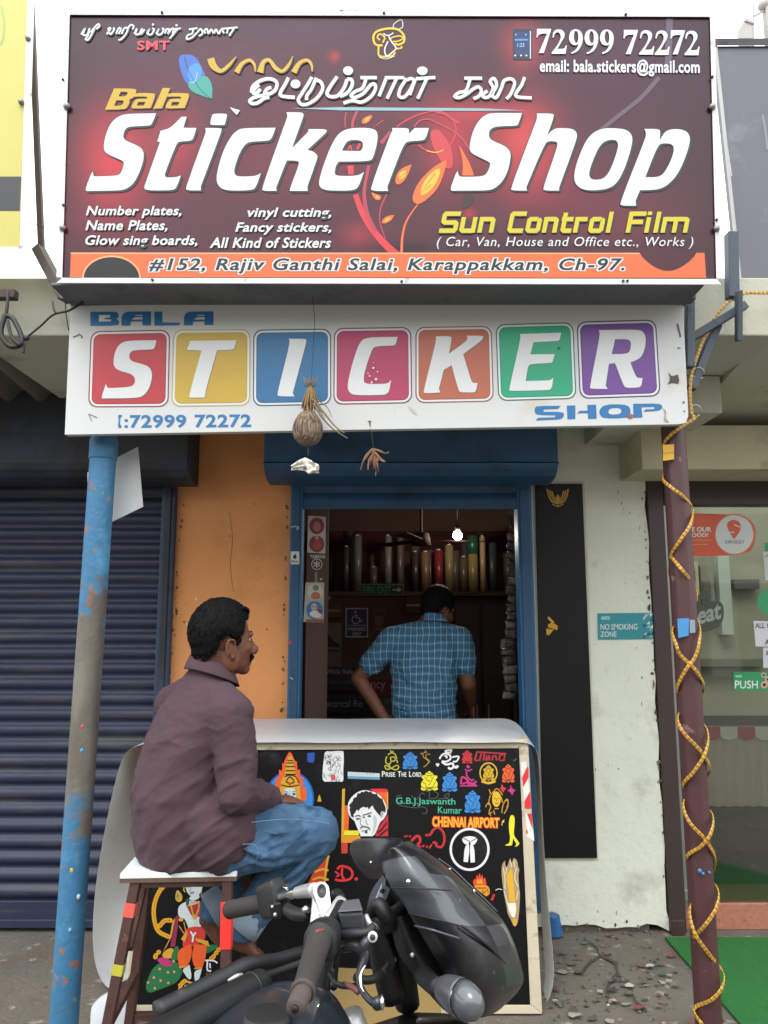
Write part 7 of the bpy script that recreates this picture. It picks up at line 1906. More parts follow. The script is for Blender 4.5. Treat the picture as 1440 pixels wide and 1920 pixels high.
e2, w2_ = at(878, 1282, B - .02), at(884, 1320, B + .10)
zk = lambda p, z: V((p.x, p.y, z))
lgL, lgR = at(760, 1360, B), at(832, 1360, B)
body = MB()
L2, hf2, hr2, hu2 = head(body, hc2, 52, -14, .98)
body.limb([L2(-.02, 0, -.05), nek, sho], [.052, .054, .07])
body.rings([(hip2, brt * .15, bf * .10), (wst, brt * .14, bf * .095), (che, brt * .16, bf * .10), (sho, brt * .15, bf * .08), (nek, brt * .06, bf * .05)], 24)
body.limb([s1, e1, w1], [.052, .042, .030]); body.limb([s2, e2, w2_], [.052, .044, .030])
hand(body, w1, V((.55, .1, -.5)), V((.2, .9, .2)), V((.3, .3, .9)), .5); hand(body, w2_, V((.05, .2, -1)), V((-1, .2, 0)), V((-.2, 1, 0)), .7)
for lg, dx in ((lgL, -.02), (lgR, .02)):
    body.limb([lg, zk(lg, .55) + V((dx, .02, 0)), zk(lg, zf + .09) + V((dx, 0, 0))], [.075, .052, .036]); foot(body, zk(lg, zf + .036) + V((dx, -.04, 0)), zk(lg, zf + .030) + V((dx * 2, .20, 0)), 1)
bo = body.build('body', M_skin2, w_, fix=False); bake(bo, .0055, 3, .5)
eyes(L2, w_)
hair(L2, w_, hr2, hl)
s = MB()
s.rings([(at(795, 1372, B), brt * .172, bf * .125), (hip2, brt * .182, bf * .13), (at(795, 1325, B), brt * .176, bf * .12), (at(795, 1285, B), brt * .178, bf * .115), (at(795, 1240, B), brt * .190, bf * .12), (at(797, 1205, B), brt * .185, bf * .108), (at(800, 1180, B), brt * .135, bf * .085), (at(806, 1164, B), brt * .072, bf * .064)], 32, True, 2.3)
s.limb([s1, s1.lerp(e1, .62)], [.076, .066]); s.limb([s2, s2.lerp(e2, .62)], [.076, .066]); s.limb([at(803, 1180, B), s1], [.06, .07]); s.limb([at(803, 1180, B), s2], [.06, .07])
for pts in ([(735, 1320), (770, 1332), (820, 1326)], [(840, 1300), (800, 1318), (760, 1316)], [(850, 1336), (800, 1344), (750, 1340)], [(742, 1225), (756, 1250), (762, 1280)], [(850, 1230), (842, 1256), (840, 1285)]):
    s.tube([at(x, y, B - .112) for x, y in pts], [.003, .012, .003], 8, 4)
so = s.build('shirt', M_plaid, w_, fix=False); bake(so, .008, 3, .5, disp=[(.10, .012)])
wrinkle(so, .010, 4.0, 14.0, lambda p: R(12 * math.sin(p.x * 9)), lambda p: .4 + .6 * min(1, max(0, (1.35 - p.z) / .15)))
c_ = MB(); rows = []
for j_ in range(5):
    row = []
    for k in range(26):
        t_ = R(-205 + 230 * k / 25 + 90); a0 = (.076, .073, .070, .080, .094)[j_]; h_ = (-.030, -.004, .022, .012, -.026)[j_]; fr = math.sin(t_)
        row.append(at(808, 1160, B) + brt * a0 * math.cos(t_) + bf * a0 * .9 * fr + UP * (h_ - .015 * fr))
    rows.append(row)
c_.grid(rows, True); c_.build('collar', M_plaid, w_, solid=.003, sub=1)
b = MB()
for lg, dx in ((lgL, -.02), (lgR, .02)): b.limb([lg, zk(lg, .55) + V((dx, .02, 0)), zk(lg, zf + .07) + V((dx, 0, 0))], [.098, .08, .07])
b.ell(hip2, (brt * .165, bf * .12, UP * .10)); to = b.build('trousers', M_trou, w_, fix=False); bake(to, .01, 3)

# ================================================================ MOTORCYCLE
k2 = lambda x, y, Y: at(380 + x / 3.79, 1600 + y / 3.79, Y)
k1 = lambda x, y, Y: at(640 + x / 3.79, 1540 + y / 3.79, Y)
def pr(px, p):      # radius in metres of px crop pixels at point p
    return px / 3.79 / F * (p.y * _cs + (p.z - CAMZ) * _sn)
M_rub = pm('worn_black_rubber', '#35332f', .75, var=.2, vscale=25, bump=.25, bscale=250, spec=.35, stains=[('#4a443e', 30, .62, .1)])
M_gloss = pm('black_gloss_plastic', '#17181b', .36, var=.2, bump=.02, bscale=20, coat=.08, stains=[('#34373a', 9, .60, .2), ('#55534e', 60, .66, .05)])
M_gpan = pm('grey_plastic_with_sheen', '#474b50', .38, metal=.25, var=.12, vscale=8, bump=.02, coat=.5, stains=[('#6a6d70', 7, .60, .2), ('#55585c', 40, .68, .05)])  # lighter grey holds the fairing's sky sheen; also the dome's own grey
M_visor = pm('smoked_visor', '#141518', .3, var=.15, bump=.01, coat=.1, stains=[('#3a3c3f', 5, .58, .25)])
M_matt = pm('matt_black_plastic', '#17181a', .55, var=.25, vscale=12, bump=.1, stains=[('#3a3835', 14, .62, .12)])
M_cast = pm('cast_aluminium', '#b9bbba', .38, metal=.55, var=.08, bump=.06, bscale=120, stains=[('#8a8a86', 20, .62, .1)])
M_chrome = pm('bright_metal', '#c5c7c8', .18, metal=1, var=.05, bump=0)
M_tank = pm('dark_slate_tank', '#2b3038', .3, metal=.2, var=.15, bump=.02, coat=.5, stains=[('#50555f', 4, .58, .2)])
M_dust = pm('dusty_brown_rubber', '#4a3f3a', .8, var=.2, vscale=30, bump=.2)
head0 = k2(850, 420, 1.66)
bike = empty('motorcycle', (head0.x, head0.y, 0), 'black motorcycle with silver bar clamps and a dark visor, parked before the counter', 'motorcycle')
def tb(name, pts, rad, mat, n=4, seg=14, parent=bike, **k):
    b = MB(); b.tube(pts, rad, seg, n); return b.build(name, mat, parent, **k)
# right grip (near), ribbed, with flange and bar end
g0, g1 = k2(835, 590, 1.42), k2(710, 990, 1.26)
b = MB(); P, Rr_ = [], []
for i in range(41):
    t_ = i / 40; p = g0.lerp(g1, t_); r_ = pr(88, p) * (1 - .10 * t_) * (1.02 if i % 2 else .97)
    if i < 2: r_ *= 1.18
    P.append(p); Rr_.append(r_)
b.tube(P, Rr_, 24); gr_ = b.build('handlebar_grip', M_rub, bike)
e0, e1 = k2(712, 985, 1.262), k2(655, 1105, 1.215)
b = MB(); b.tube([g1.lerp(g0, .03), g1], [pr(92, g1), pr(90, g1)], 24); b.tube([e0, e0.lerp(e1, .2), e0.lerp(e1, .9), e1], [pr(66, e0), pr(70, e0), pr(70, e1), pr(58, e1)], 24); b.build('bar_end', M_dust, gr_)
b = MB(); d_ = (e1 - e0).normalized(); b.tube([e1, e1 + d_ * .003], [pr(30, e1), pr(24, e1)], 14); b.build('end_screw', M_matt, gr_)
# right switch housing with red kill switch
h0, h1 = k2(882, 565, 1.485), k2(828, 650, 1.415)
b = MB(); d_ = (h1 - h0).normalized(); u_, v_ = frame_from(d_); ru = pr(116, h0)
b.rings([(h0, u_ * ru * .7, v_ * ru * .7), (h0.lerp(h1, .1), u_ * ru * .95, v_ * ru * .95), (h0.lerp(h1, .45), u_ * ru * 1.05, v_ * ru * 1.05), (h0.lerp(h1, .55), u_ * ru, v_ * ru), (h0.lerp(h1, .92), u_ * ru * .98, v_ * ru * .98), (h1, u_ * ru * .86, v_ * ru * .86)], 24, True, 2.8)
sw = b.build('switch_housing', M_matt, bike, bevel=.0015)
c = k2(815, 558, 1.405); b = MB(); b.tube([k2(770, 575, 1.40), k2(815, 552, 1.40), k2(865, 535, 1.41)], [pr(16, c), pr(26, c), pr(15, c)], 10, 3, flat=.5); b.build('kill_switch', pm('faded_red_switch', '#7a2f30', .5, var=.2), sw)
# bar stub and silver clamps
tb('handlebar', [k2(885, 560, 1.485), k2(960, 420, 1.57), k2(985, 370, 1.60)], [pr(46, h0)] * 3, M_matt)
tb('handlebar', [k2(740, 265, 1.74), k2(640, 285, 1.78), k2(520, 320, 1.84), k2(200, 390, 1.98)], [.0115] * 4, M_chrome)
def clamp(top, bot, w0, w1, th):
    b = MB(); d_ = (bot - top).normalized(); s_ = V((1, .1, 0)); s_ = (s_ - d_ * s_.dot(d_)).normalized(); t_ = d_.cross(s_)
    b.rings([(top - d_ * .006, s_ * w0 * .86, t_ * th * .86), (top, s_ * w0, t_ * th), (top.lerp(bot, .3), s_ * (w0 * .95), t_ * th), (top.lerp(bot, .7), s_ * (w1 * 1.02), t_ * th * .9), (bot, s_ * w1, t_ * th * .8)], 24, True, 2.4)
    return b
ctop = k2(842, 262, 1.69)
ax = (ctop - k2(846, 300, 1.655)).normalized()
cl_ = clamp(k2(835, 300, 1.70), k2(812, 505, 1.66), pr(56, ctop), pr(50, ctop), pr(48, ctop)).build('bar_clamp', M_cast, bike, bevel=.002)
# flat arm with the round plug on top
nf = V((.10, -.80, .60)).normalized()
def face_stadium(p, q, r0, r1, th):
    d_ = (q - p); d_ = (d_ - nf * d_.dot(nf)); q = p + d_; d_.normalize(); s_ = nf.cross(d_)
    L_ = []
    for k in range(13): a_ = R(90 + 180 * k / 12); L_.append(p + d_ * math.cos(a_) * r0 + s_ * math.sin(a_) * r0)
    for k in range(13): a_ = R(-90 + 180 * k / 12); L_.append(q + d_ * math.cos(a_) * r1 + s_ * math.sin(a_) * r1)
    b = MB(); b.prism(L_, -nf * th); return b
face_stadium(k2(842, 262, 1.655), k2(885, 430, 1.625), pr(56, ctop), pr(34, ctop), .03).build('clamp_arm', pm('bright_cast_edge', '#cfd1d0', .32, metal=.45, var=.05, bump=.03), cl_, bevel=.003)
c = k2(845, 264, 1.65); b = MB(); u_, v_ = frame_from(nf); b.rings([(c - nf * .004, u_ * pr(34, c), v_ * pr(42, c)), (c + nf * .003, u_ * pr(34, c), v_ * pr(42, c)), (c + nf * .0035, u_ * pr(28, c), v_ * pr(36, c)), (c - nf * .001, u_ * pr(24, c), v_ * pr(32, c))], 24); b.build('fork_plug', pm('plug_grey', '#3a3c3e', .5, var=.1), cl_)
b = MB(); b.tube([k2(800, 262, 1.70), k2(735, 268, 1.735), k2(668, 280, 1.765)], [pr(52, ctop), pr(47, ctop), pr(40, ctop)], 20, 4); b.build('bar_socket', M_cast, cl_, bevel=.002)
clamp(k2(985, 345, 1.62), k2(890, 470, 1.58), pr(46, ctop), pr(40, ctop), pr(36, ctop)).build('bar_clamp', M_cast, bike, bevel=.002)
b = MB(); b.tube([k2(920, 300, 1.80), k2(960, 285, 1.80), k2(990, 330, 1.76)], .010, 12, 4); b.build('fork_cap', M_matt, bike)
b = MB(); b.sph(k2(735, 400, 1.70), .009); b.bar(k2(715, 390, 1.71), k2(750, 412, 1.70), .012, .006); b.build('clamp_bolt', M_chrome, cl_)
# left side: switch box, grip, lever
b = MB(); a0, a1 = k2(560, 300, 1.83), k2(440, 345, 1.88); d_ = (a1 - a0).normalized(); u_, v_ = frame_from(d_)
b.rings([(a0, u_ * .020, v_ * .030), (a0.lerp(a1, .06), u_ * .022, v_ * .040), (a0.lerp(a1, .5), u_ * .022, v_ * .040), (a0.lerp(a1, .94), u_ * .022, v_ * .038), (a1, u_ * .019, v_ * .030)], 20, True, 4.5); sw2 = b.build('switch_housing', M_matt, bike, bevel=.002)
b = MB(); b.hexa([k2(470, 360, 1.80), k2(560, 345, 1.80), k2(556, 468, 1.80), k2(462, 462, 1.80)], [k2(470, 360, 1.85), k2(560, 345, 1.85), k2(556, 468, 1.85), k2(462, 462, 1.85)]); b.build('switch_box', M_matt, sw2, bevel=.004)
b = MB(); b.sph(k2(515, 436, 1.796), .0045, 8, 6); b.sph(k2(495, 380, 1.796), .0035, 8, 6); b.build('button', M_cast, sw2)
b = MB(); P = [k2(450, 350, 1.88).lerp(k2(195, 400, 1.99), i / 30) for i in range(31)]; b.tube(P, [.0205 * (1.03 if i % 2 else .97) for i in range(31)], 18); b.tube([P[-1], P[-1].lerp(P[-2], -1.2)], [.022, .018], 18); b.build('handlebar_grip', M_rub, bike)
tb('clutch_lever', [k2(600, 395, 1.76), k2(660, 430, 1.73), k2(750, 440, 1.70)], [.012, .014, .010], M_matt)
tb('bar_cable', [k2(600, 250, 1.80), k2(575, 235, 1.82), k2(615, 215, 1.84)], [.003, .004, .002], M_chrome)
# brake fluid box and master cylinder
b = MB(); f0 = [k2(958, 425, 1.505), k2(1140, 412, 1.49), k2(1150, 548, 1.49), k2(990, 545, 1.505)]; bk_ = [k2(1003, 345, 1.60), k2(1115, 330, 1.59), k2(1150, 470, 1.60), k2(1010, 480, 1.60)]
b.hexa(f0, bk_); mc = b.build('brake_reservoir', pm('worn_dark_metal', '#484a4e', .42, metal=.4, var=.25, vscale=14, bump=.1, stains=[('#6a6762', 12, .58, .12)]), bike, bevel=.006, bseg=3)
b = MB(); b.hexa([k2(960, 421, 1.503), k2(1138, 408, 1.488), k2(1112, 330, 1.59), k2(1003, 344, 1.60)], [k2(962, 410, 1.503), k2(1136, 397, 1.488), k2(1111, 322, 1.59), k2(1004, 334, 1.60)]); b.build('reservoir_lid', pm('grey_lid', '#6c6f72', .4, metal=.4, var=.2, vscale=18), mc, bevel=.003)
b = MB(); b.tube([k2(985, 585, 1.49), k2(1080, 575, 1.475), k2(1170, 560, 1.47), k2(1215, 510, 1.48)], [pr(34, f0[0]), pr(38, f0[0]), pr(32, f0[0]), pr(22, f0[0])], 14, 4); b.build('master_cylinder', M_matt, mc)
c = k2(1208, 592, 1.45); b = MB(); rows = [];
b.tube([c + V((0, -.012, .004)), c + V((0, .012, -.004))], [pr(36, c)] * 2, 18); b.build('pivot', M_cast, mc, bevel=.001)
b = MB(); b.tube([c + V((0, -.0128, .004)), c + V((0, -.014, .0045))], [pr(20, c), pr(17, c)], 14); b.build('pivot_screw', M_matt, mc)
b = MB(); b.tube([k2(1160, 440, 1.52), k2(1185, 500, 1.51), k2(1230, 520, 1.52)], [pr(20, c), pr(24, c), pr(18, c)], 10, 3); b.build('banjo_bolt', M_cast, mc)
b = MB(); b.tube([k2(1000, 680, 1.47), k2(1060, 665, 1.455), k2(1130, 675, 1.445), k2(1165, 630, 1.445), k2(1195, 600, 1.45)], [pr(24, c), pr(32, c), pr(42, c), pr(38, c), pr(26, c)], 14, 4)
b.tube([k2(1140, 670, 1.445), k2(1150, 740, 1.44), k2(1118, 830, 1.43), k2(1112, 910, 1.42), k2(1140, 985, 1.40), k2(1190, 1045, 1.385), k2(1235, 1072, 1.375)], [pr(40, c), pr(34, c), pr(26, c), pr(22, c), pr(22, c), pr(24, c), pr(26, c)], 14, 5)
b.ell(k2(1242, 1066, 1.372), ((pr(40, c), 0, 0), (0, pr(40, c), 0), (0, 0, pr(44, c))), 16, 10)
b.build('brake_lever', pm('dark_lever', '#3b3e42', .3, metal=.6, var=.15, bump=.03), bike)
b = MB(); b.tube([k2(1158, 792, 1.415), k2(1122, 860, 1.405), k2(1125, 940, 1.395), k2(1145, 985, 1.385)], [.0012, .0028, .0026, .001], 8, 4); b.ell(k2(1275, 1060, 1.368), ((.005, 0, 0), (0, .012, 0), (0, 0, .012)), 12, 8); b.build('polished_edge', M_chrome, bike)
tb('brake_hose', [k2(1225, 525, 1.53), k2(1290, 640, 1.56), k2(1340, 760, 1.60), k2(1300, 830, 1.62), k2(1220, 890, 1.60), k2(1150, 900, 1.60), k2(1090, 880, 1.62)], [.008] * 7, M_matt, 5)
tb('bar_cable', [k2(1010, 560, 1.52), k2(960, 700, 1.52), k2(940, 820, 1.55), k2(930, 950, 1.5)], [.007] * 4, M_matt, 5)
tb('bar_cable', [k2(905, 855, 1.47), k2(960, 930, 1.44), k2(1050, 945, 1.46), k2(1110, 930, 1.50)], [.005] * 4, M_matt, 5)
tb('brake_wire', [k2(1000, 930, 1.45), k2(1060, 950, 1.44), k2(1110, 990, 1.43)], [.005] * 3, pm('dusky_red', '#6a3a3c', .6), 4)
# instrument dome
b = MB(); prof_l = [(165, 625), (172, 560), (195, 490), (235, 430), (290, 372)]; prof_r = [(330, 690), (400, 650), (436, 610), (400, 530), (345, 455)]
rows = []
for (x0, y0), (x1, y1) in zip(prof_l, prof_r):
    row = []
    for k in range(7):
        t_ = k / 6; row.append(k1(x0 + (x1 - x0) * t_, y0 + (y1 - y0) * t_, 1.70 - .085 * math.sin(math.pi * t_) + .03 * t_))
    row += [k1(x1 + 40, y1 - 10, 1.78), k1(x0 + 60, y0 - 5, 1.84)]
    rows.append(row)
b.grid(rows, True, True); dm = b.build('instrument_dome', M_gpan, bike, sub=2)
b = MB(); q_ = [k1(225, 600, 1.612), k1(290, 440, 1.622), k1(350, 480, 1.645), k1(305, 590, 1.618)]; b.slab(q_, .004); b.build('dial_glass', pm('dial_glass', '#8a949c', .08, var=.15, coat=1, bump=0), dm, bevel=.003)
b = MB(); b.slab([k1(272, 500, 1.606), k1(292, 478, 1.606), k1(315, 490, 1.612), k1(296, 520, 1.606)], .003); b.build('dial_mark', M_matt, dm)
b = MB(); b.tube([k1(200, 660, 1.62), k1(270, 590, 1.60), k1(330, 680, 1.60), k1(440, 600, 1.66)], [.010, .014, .016, .012], 12, 4); b.tube([k1(200, 650, 1.64), k1(300, 720, 1.62), k1(430, 660, 1.66)], [.016, .022, .018], 12, 4); b.build('dome_bezel', M_matt, bike)
# fairing: one shell with painted-in sky sheen on black plastic, smoked screen and lens areas
FR = [[(300, 232), (340, 197), (400, 165), (450, 142), (495, 140)], [(281, 285), (400, 245), (530, 235), (640, 240), (690, 264)], [(300, 370), (450, 345), (640, 375), (790, 395), (890, 432)], [(350, 470), (520, 474), (700, 486), (860, 520), (1000, 535)], [(410, 545), (600, 560), (780, 620), (950, 640), (1108, 640)],
      [(480, 652), (660, 690), (850, 742), (1030, 740), (1175, 705)], [(560, 800), (720, 835), (920, 890), (1110, 880), (1252, 868)], [(650, 950), (800, 985), (980, 1045), (1165, 1050), (1312, 1075)], [(720, 1070), (850, 1125), (1010, 1175), (1180, 1190), (1320, 1140)], [(800, 1230), (910, 1275), (1040, 1295), (1165, 1285), (1255, 1232)], [(900, 1400), (960, 1402), (1040, 1388), (1110, 1352), (1150, 1318)]]
YCOL = [1.56, 1.50, 1.51, 1.58, 1.72]
rows = []
for i, rw in enumerate(FR):
    dy = (.04, .03, .01, 0, 0, -.01, -.01, -.005, .0, .02, .04)[i]
    row = [k1(x, y, Y + dy) for (x, y), Y in zip(rw, YCOL)]
    x4, y4 = rw[4]; x0, y0 = rw[0]
    row += [k1(x4 - 22, y4, 1.84), k1((x0 + x4) / 2 + 30, (y0 + y4) / 2, 1.97), k1(x0 + 75, y0, 1.90)]
    rows.append(row)
b = MB(); mats_ = [M_gpan, M_visor, M_gloss, pm('headlamp_lens', '#34383b', .3, var=.15, bump=0), M_matt]
n_ = len(rows[0])
for i in range(len(rows) - 1):
    for k in range(n_):
        if k == n_ - 1 or k >= 5: mt = M_matt
        elif i == 0 or (i == 1 and k >= 2) or (i == 2 and k >= 3) or (i == 3 and k >= 3): mt = M_visor
        elif i <= 2: mt = M_gpan
        elif i <= 4 and k <= 2: mt = M_gpan
        elif i in (5, 6, 7) and k == 3: mt = mats_[3] if i != 5 else M_gpan
        else: mt = M_gloss
        if k == n_ - 1: continue
        b.mat(mt).add([rows[i][k], rows[i][k + 1], rows[i + 1][k + 1], rows[i + 1][k]], [(0, 1, 2, 3)], True)
fa = b.build('front_fairing', None, bike, sub=0)
bm = bmesh.new(); bm.from_mesh(fa.data); bmesh.ops.remove_doubles(bm, verts=bm.verts, dist=.0005); bmesh.ops.recalc_face_normals(bm, faces=bm.faces); bm.to_mesh(fa.data); bm.free()
md = fa.modifiers.new('sub', 'SUBSURF'); md.levels = 3; md.render_levels = 3
md = fa.modifiers.new('solid', 'SOLIDIFY'); md.thickness = .004; md.offset = -1
def seam(pts, r_=.0014, mat=M_matt, name='panel_gap'):
    b = MB(); b.tube([k1(*p) for p in pts], r_, 6, 5); b.build(name, mat, fa)
seam([(345, 472, 1.535), (480, 474, 1.487), (640, 482, 1.487), (780, 492, 1.52)]); seam([(480, 655, 1.53), (640, 690, 1.475), (760, 720, 1.478), (850, 745, 1.495)])
seam([(520, 742, 1.515), (640, 770, 1.472), (750, 805, 1.475), (840, 832, 1.49)], .0022, M_gpan, 'crease'); seam([(690, 265, 1.735), (800, 345, 1.735), (890, 432, 1.725), (1000, 535, 1.715), (1108, 642, 1.715)], .0016, M_gpan, 'screen_edge')
seam([(860, 745, 1.50), (960, 820, 1.52), (1060, 900, 1.55), (1160, 1010, 1.60)], .003)
for x, y, Y in ((475, 427, 1.478), (942, 497, 1.60), (770, 335, 1.64)):
    c = k1(x, y, Y); b = MB(); b.ell(c, ((pr(19 if x < 900 and x != 770 else 12, c), 0, 0), (0, .006, 0), (0, 0, pr(20 if x != 770 else 8, c))), 14, 8); b.build('screen_bolt', M_chrome, fa)
# far half of the screen
b = MB(); rows = [[k1(470, 128, 1.76), k1(380, 108, 1.80), k1(240, 110, 1.85), k1(110, 116, 1.90), k1(62, 150, 1.92)], [k1(400, 175, 1.76), k1(330, 190, 1.80), k1(220, 200, 1.85), k1(110, 200, 1.90), k1(52, 205, 1.92)], [k1(330, 265, 1.74), k1(300, 290, 1.79), k1(230, 290, 1.84), k1(120, 275, 1.89), k1(66, 250, 1.91)], [k1(330, 380, 1.74), k1(290, 400, 1.80), k1(250, 420, 1.83), k1(180, 420, 1.87), k1(120, 330, 1.90)]]
b.grid(rows); so_ = b.build('screen', M_visor, bike, solid=.004, sub=2)
c = k1(210, 292, 1.80); b = MB(); b.ell(c, ((pr(10, c), 0, 0), (0, .006, 0), (0, 0, pr(15, c))), 10, 6); b.build('screen_bolt', M_chrome, so_)
# inner fairing, headlamp bucket, fork
b = MB(); rows = []
for (x0, y0, x1, y1) in ((340, 700, 480, 650), (345, 820, 560, 800), (370, 930, 650, 950), (450, 1040, 720, 1070), (560, 1180, 800, 1230), (700, 1330, 900, 1400)):
    rows.append([k1(x0 + (x1 - x0) * t_ / 4, y0 + (y1 - y0) * t_ / 4, 1.66 - .07 * math.sin(math.pi * t_ / 4) - .02 * t_ / 4) for t_ in range(5)] + [k1(x1 + 40, y1, 1.75), k1(x0 + 60, y0, 1.82)])
b.grid(rows, True, True); b.build('headlamp_bucket', M_matt, bike, sub=2)
b = MB(); b.sph(k1(505, 950, 1.585), .005, 8, 6); b.sph(k1(365, 985, 1.62), .007, 8, 6); b.build('bracket_screw', M_cast, bike)
b = MB(); b.tube([k1(250, 690, 1.72), k1(300, 1000, 1.74), k1(360, 1250, 1.76)], .028, 14, 3); b.tube([k1(400, 690, 1.76), k1(430, 1000, 1.79), k1(470, 1300, 1.82)], .028, 14, 3); b.build('fork_shroud', M_matt, bike)
# turn indicator on its stalk
s0 = k1(585, 1090, 1.60); tb('indicator_stalk', [s0, k1(640, 1150, 1.52), k1(700, 1190, 1.46)], [.020, .017, .018], M_matt)
c0, c1 = k1(700, 1185, 1.46), k1(978, 1318, 1.36); d_ = (c1 - c0); ln = d_.length; d_.normalize(); u_, v_ = frame_from(d_)
b = MB(); rs = []
for t_, r_ in ((0, 62), (.06, 84), (.2, 108), (.38, 122), (.55, 128), (.62, 128)): rs.append((c0 + d_ * ln * t_, u_ * pr(r_, c0) * .85, v_ * pr(r_, c0)))
b.rings(rs, 28, True); ind = b.build('turn_indicator', pm('grey_indicator_shell', '#55585c', .3, metal=.3, var=.1, bump=.02, coat=.3), bike)
b = MB(); rs = []
for t_, r_ in ((.625, 126), (.75, 120), (.86, 104), (.95, 76), (1.0, 36), (1.01, 8)): rs.append((c0 + d_ * ln * t_, u_ * pr(r_, c0) * .85, v_ * pr(r_, c0)))
b.rings(rs, 28, True); b.build('lens', pm('smoky_lens', '#5a5d60', .22, metal=.2, var=.12, coat=.3, bump=0), ind)
b = MB(); b.rings([(c0 + d_ * ln * .615, u_ * pr(129, c0) * .85, v_ * pr(129, c0)), (c0 + d_ * ln * .635, u_ * pr(129, c0) * .85, v_ * pr(129, c0))], 28, False); b.build('bright_ring', M_chrome, ind)
# tank, seat, padded bars
bd = V((.16, .987, 0)).normalized(); br_ = V((bd.y, -bd.x, 0))
T0 = V((head0.x - .01, head0.y - .10, 0))
def rg(k, hw, z0, z1, lean=-.02): c_ = T0 - bd * k + V((lean, 0, (z0 + z1) / 2)); return (c_, br_ * hw, V((0, 0, (z1 - z0) / 2)))
b = MB(); b.rings([rg(-.02, .05, .70, .80), rg(.03, .105, .60, .83), rg(.12, .150, .56, .845), rg(.24, .165, .54, .845), rg(.36, .150, .56, .825), rg(.46, .115, .62, .79), rg(.52, .08, .66, .76)], 28, True, 2.6); b.build('fuel_tank', M_tank, bike, sub=1)
b = MB(); c_ = T0 - bd * .22 + V((-.02, 0, .846)); b.tube([c_, c_ + V((0, 0, .012))], [.042, .036], 20); b.build('tank_cap', M_matt, bike, bevel=.002)
b = MB(); b.rings([rg(.50, .09, .66, .76), rg(.58, .13, .66, .77), rg(.85, .14, .67, .79), rg(1.15, .11, .72, .87), rg(1.30, .07, .78, .88)], 24, True, 3); b.build('seat', M_rub, bike)
def tpt(x, y, Y): return k2(x, y, Y)
b = MB(); b.tube([tpt(-330, 1130, 1.52), tpt(0, 965, 1.58), tpt(170, 880, 1.61), tpt(330, 795, 1.64), tpt(520, 765, 1.68), tpt(720, 705, 1.72)], [.019, .019, .019, .017, .015, .014], 16, 5); b.build('padded_bar', M_matt, bike)
b = MB(); b.tube([tpt(-420, 1380, 1.30), tpt(-100, 1210, 1.38), tpt(200, 1050, 1.46), tpt(400, 945, 1.52), tpt(432, 928, 1.53)], [.030, .030, .030, .029, .024], 20, 4); pb2 = b.build('padded_bar', pm('black_foam', '#151617', .5, var=.15, bump=.06, bscale=40), bike)
b = MB(); b.tube([tpt(350, 972, 1.505), tpt(362, 966, 1.508)], [.031, .031], 20); b.build('end_ring', M_matt, pb2)
tb('thin_bar_and_glint', [tpt(430, 885, 1.56), tpt(560, 835, 1.60), tpt(760, 760, 1.64)], [.008] * 3, M_matt, 3)
tb('thin_bar_and_glint', [tpt(180, 905, 1.52), tpt(240, 875, 1.53), tpt(285, 858, 1.54)], [.002, .0045, .002], M_cast, 3)  # white glint on the tubes, modelled as a bright sliver
# frame, engine, forks and wheels (mostly below the picture)
b = MB(); hd_ = V((head0.x, head0.y, .80)); b.tube([hd_, T0 - bd * .3 + V((0, 0, .58)), T0 - bd * .75 + V((0, 0, .60)), T0 - bd * 1.2 + V((0, 0, .74))], .022, 12, 4); b.tube([hd_, hd_ - bd * .08 + V((0, 0, -.35)), T0 - bd * .35 + V((0, 0, .24)), T0 - bd * .75 + V((0, 0, .34)), T0 - bd * .75 + V((0, 0, .60))], .020, 12, 4); b.build('frame', M_matt, bike)
b = MB(); ec = T0 - bd * .36; b.rings([(ec + V((0, 0, .22)), br_ * .15, bd * .20), (ec + V((0, 0, .30)), br_ * .16, bd * .22), (ec + V((0, 0, .38)), br_ * .12, bd * .18), (ec + V((0, 0, .42)) + bd * .06, br_ * .08, bd * .08), (ec + V((0, 0, .58)) + bd * .08, br_ * .08, bd * .08)], 20, True, 3.5); b.build('engine', M_steel, bike)
sd_ = V((.90, .44, 0)).normalized(); fw = V((head0.x, head0.y, 0)) + sd_ * .20; sr = V((sd_.y, -sd_.x, 0))
def wheel(c_, d_, r_):
    s_ = V((d_.y, -d_.x, 0))
    b = MB(); rows = []
    for k in range(36):
        a_ = 2 * math.pi * k / 36; o_ = d_ * math.cos(a_) + UP * math.sin(a_); rows.append([c_ + o_ * (r_ - .05) + s_ * .032, c_ + o_ * (r_ - .018) + s_ * .045, c_ + o_ * r_ + s_ * .018, c_ + o_ * r_ - s_ * .018, c_ + o_ * (r_ - .018) - s_ * .045, c_ + o_ * (r_ - .05) - s_ * .032])
    b.grid(rows + [rows[0]], True, True); wh = b.build('wheel', M_rub, bike)
    b = MB(); b.tube([c_ + s_ * .05, c_ - s_ * .05], .035, 16)
    for k in range(5): a_ = 2 * math.pi * k / 5; o_ = d_ * math.cos(a_) + UP * math.sin(a_); b.bar(c_ + o_ * .03, c_ + o_ * (r_ - .048), .035, .02)
    rr_ = [];
    for k in range(36): a_ = 2 * math.pi * k / 36; o_ = d_ * math.cos(a_) + UP * math.sin(a_); rr_.append([c_ + o_ * (r_ - .052) + s_ * .03, c_ + o_ * (r_ - .06), c_ + o_ * (r_ - .052) - s_ * .03])
    b.grid(rr_ + [rr_[0]]); b.build('rim', M_matt, wh)
wheel(V((fw.x, fw.y, .305)), sd_, .30); rw_ = T0 - bd * 1.08; wheel(V((rw_.x, rw_.y, .305)), bd, .30)
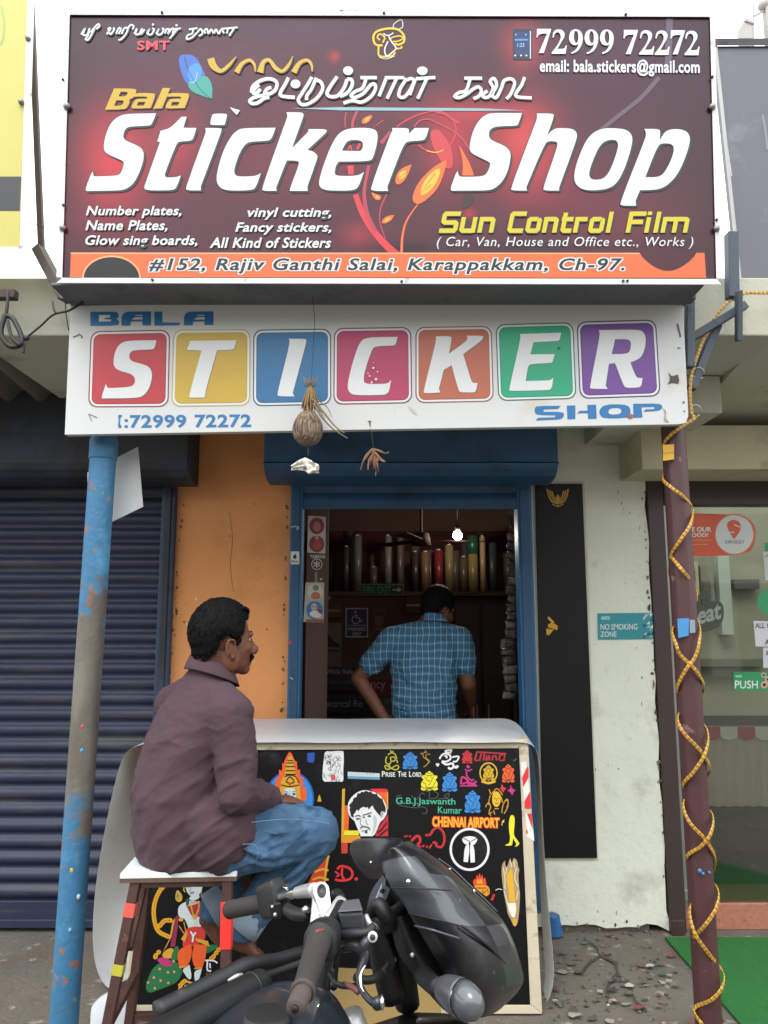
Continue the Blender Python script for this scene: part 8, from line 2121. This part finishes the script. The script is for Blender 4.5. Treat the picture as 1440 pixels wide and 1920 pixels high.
for s_ in (-1, 1): tb('fork_leg', [V((head0.x, head0.y, .74)) + sr * .10 * s_ + sd_ * .02, V((fw.x, fw.y, .305)) + sr * .085 * s_], [.026, .024], M_cast, 0)
b = MB(); rows = []
for k in range(9): a_ = R(20 + 130 * k / 8); o_ = sd_ * math.cos(a_) + UP * math.sin(a_); rows.append([V((fw.x, fw.y, .305)) + o_ * r2 + sr * w3 for r2, w3 in ((.31, .06), (.335, .045), (.342, 0), (.335, -.045), (.31, -.06))])
b.grid(rows); b.build('front_mudguard', M_gloss, bike, solid=.003)
for s_ in (-1, 1): tb('swing_arm', [T0 - bd * .55 + br_ * .08 * s_ + V((0, 0, .36)), V((rw_.x, rw_.y, .305)) + br_ * .08 * s_], [.022, .02], M_matt, 0)
tb('side_stand', [T0 - bd * .45 - br_ * .12 + V((0, 0, .26)), T0 - bd * .50 - br_ * .30 + V((0, 0, .004))], [.013, .011], M_matt, 0)
tb('exhaust', [ec + bd * .12 + br_ * .10 + V((0, 0, .40)), ec + bd * .2 + br_ * .16 + V((0, 0, .22)), ec - bd * .2 + br_ * .17 + V((0, 0, .20)), rw_ + br_ * .16 + V((0, 0, .36)), rw_ - bd * .15 + br_ * .17 + V((0, 0, .42))], [.02, .02, .026, .05, .045], M_cast, 5)

# brown board leaning at the foot of the counter, and a scrap of white sheet on the ground
b = MB(); A_, B_ = at(625, 1814, 2.98), at(818, 1822, 2.98); C_, D_ = atz(850, 2075, .003), atz(600, 2075, .003); b.slab([A_, B_, C_, D_], .008)
tag(b.build('leaning_board', pm('olive_brown_board', '#7d6738', .7, var=.12, vscale=3, bump=.08, stains=[('#5a4a2a', 4, .56, .2)])), 'olive brown board leaning low against the counter, behind the brake lever', 'board')
b = MB(); rows = []
for i in range(5): rows.append([atz(168 + 85 * k / 6, 1985 - 95 * i / 4 * (1 - .3 * (k / 6 - .6) ** 2), .006) + V((0, 0, .07 * (i / 4) ** 2 * math.sin(math.pi * (k + 1) / 8))) for k in range(7)])
b.grid(rows); tag(b.build('sheet_offcut', M_flex, solid=.001, sub=1), 'curled white sheet offcut on the ground by the stool leg', 'sheet')
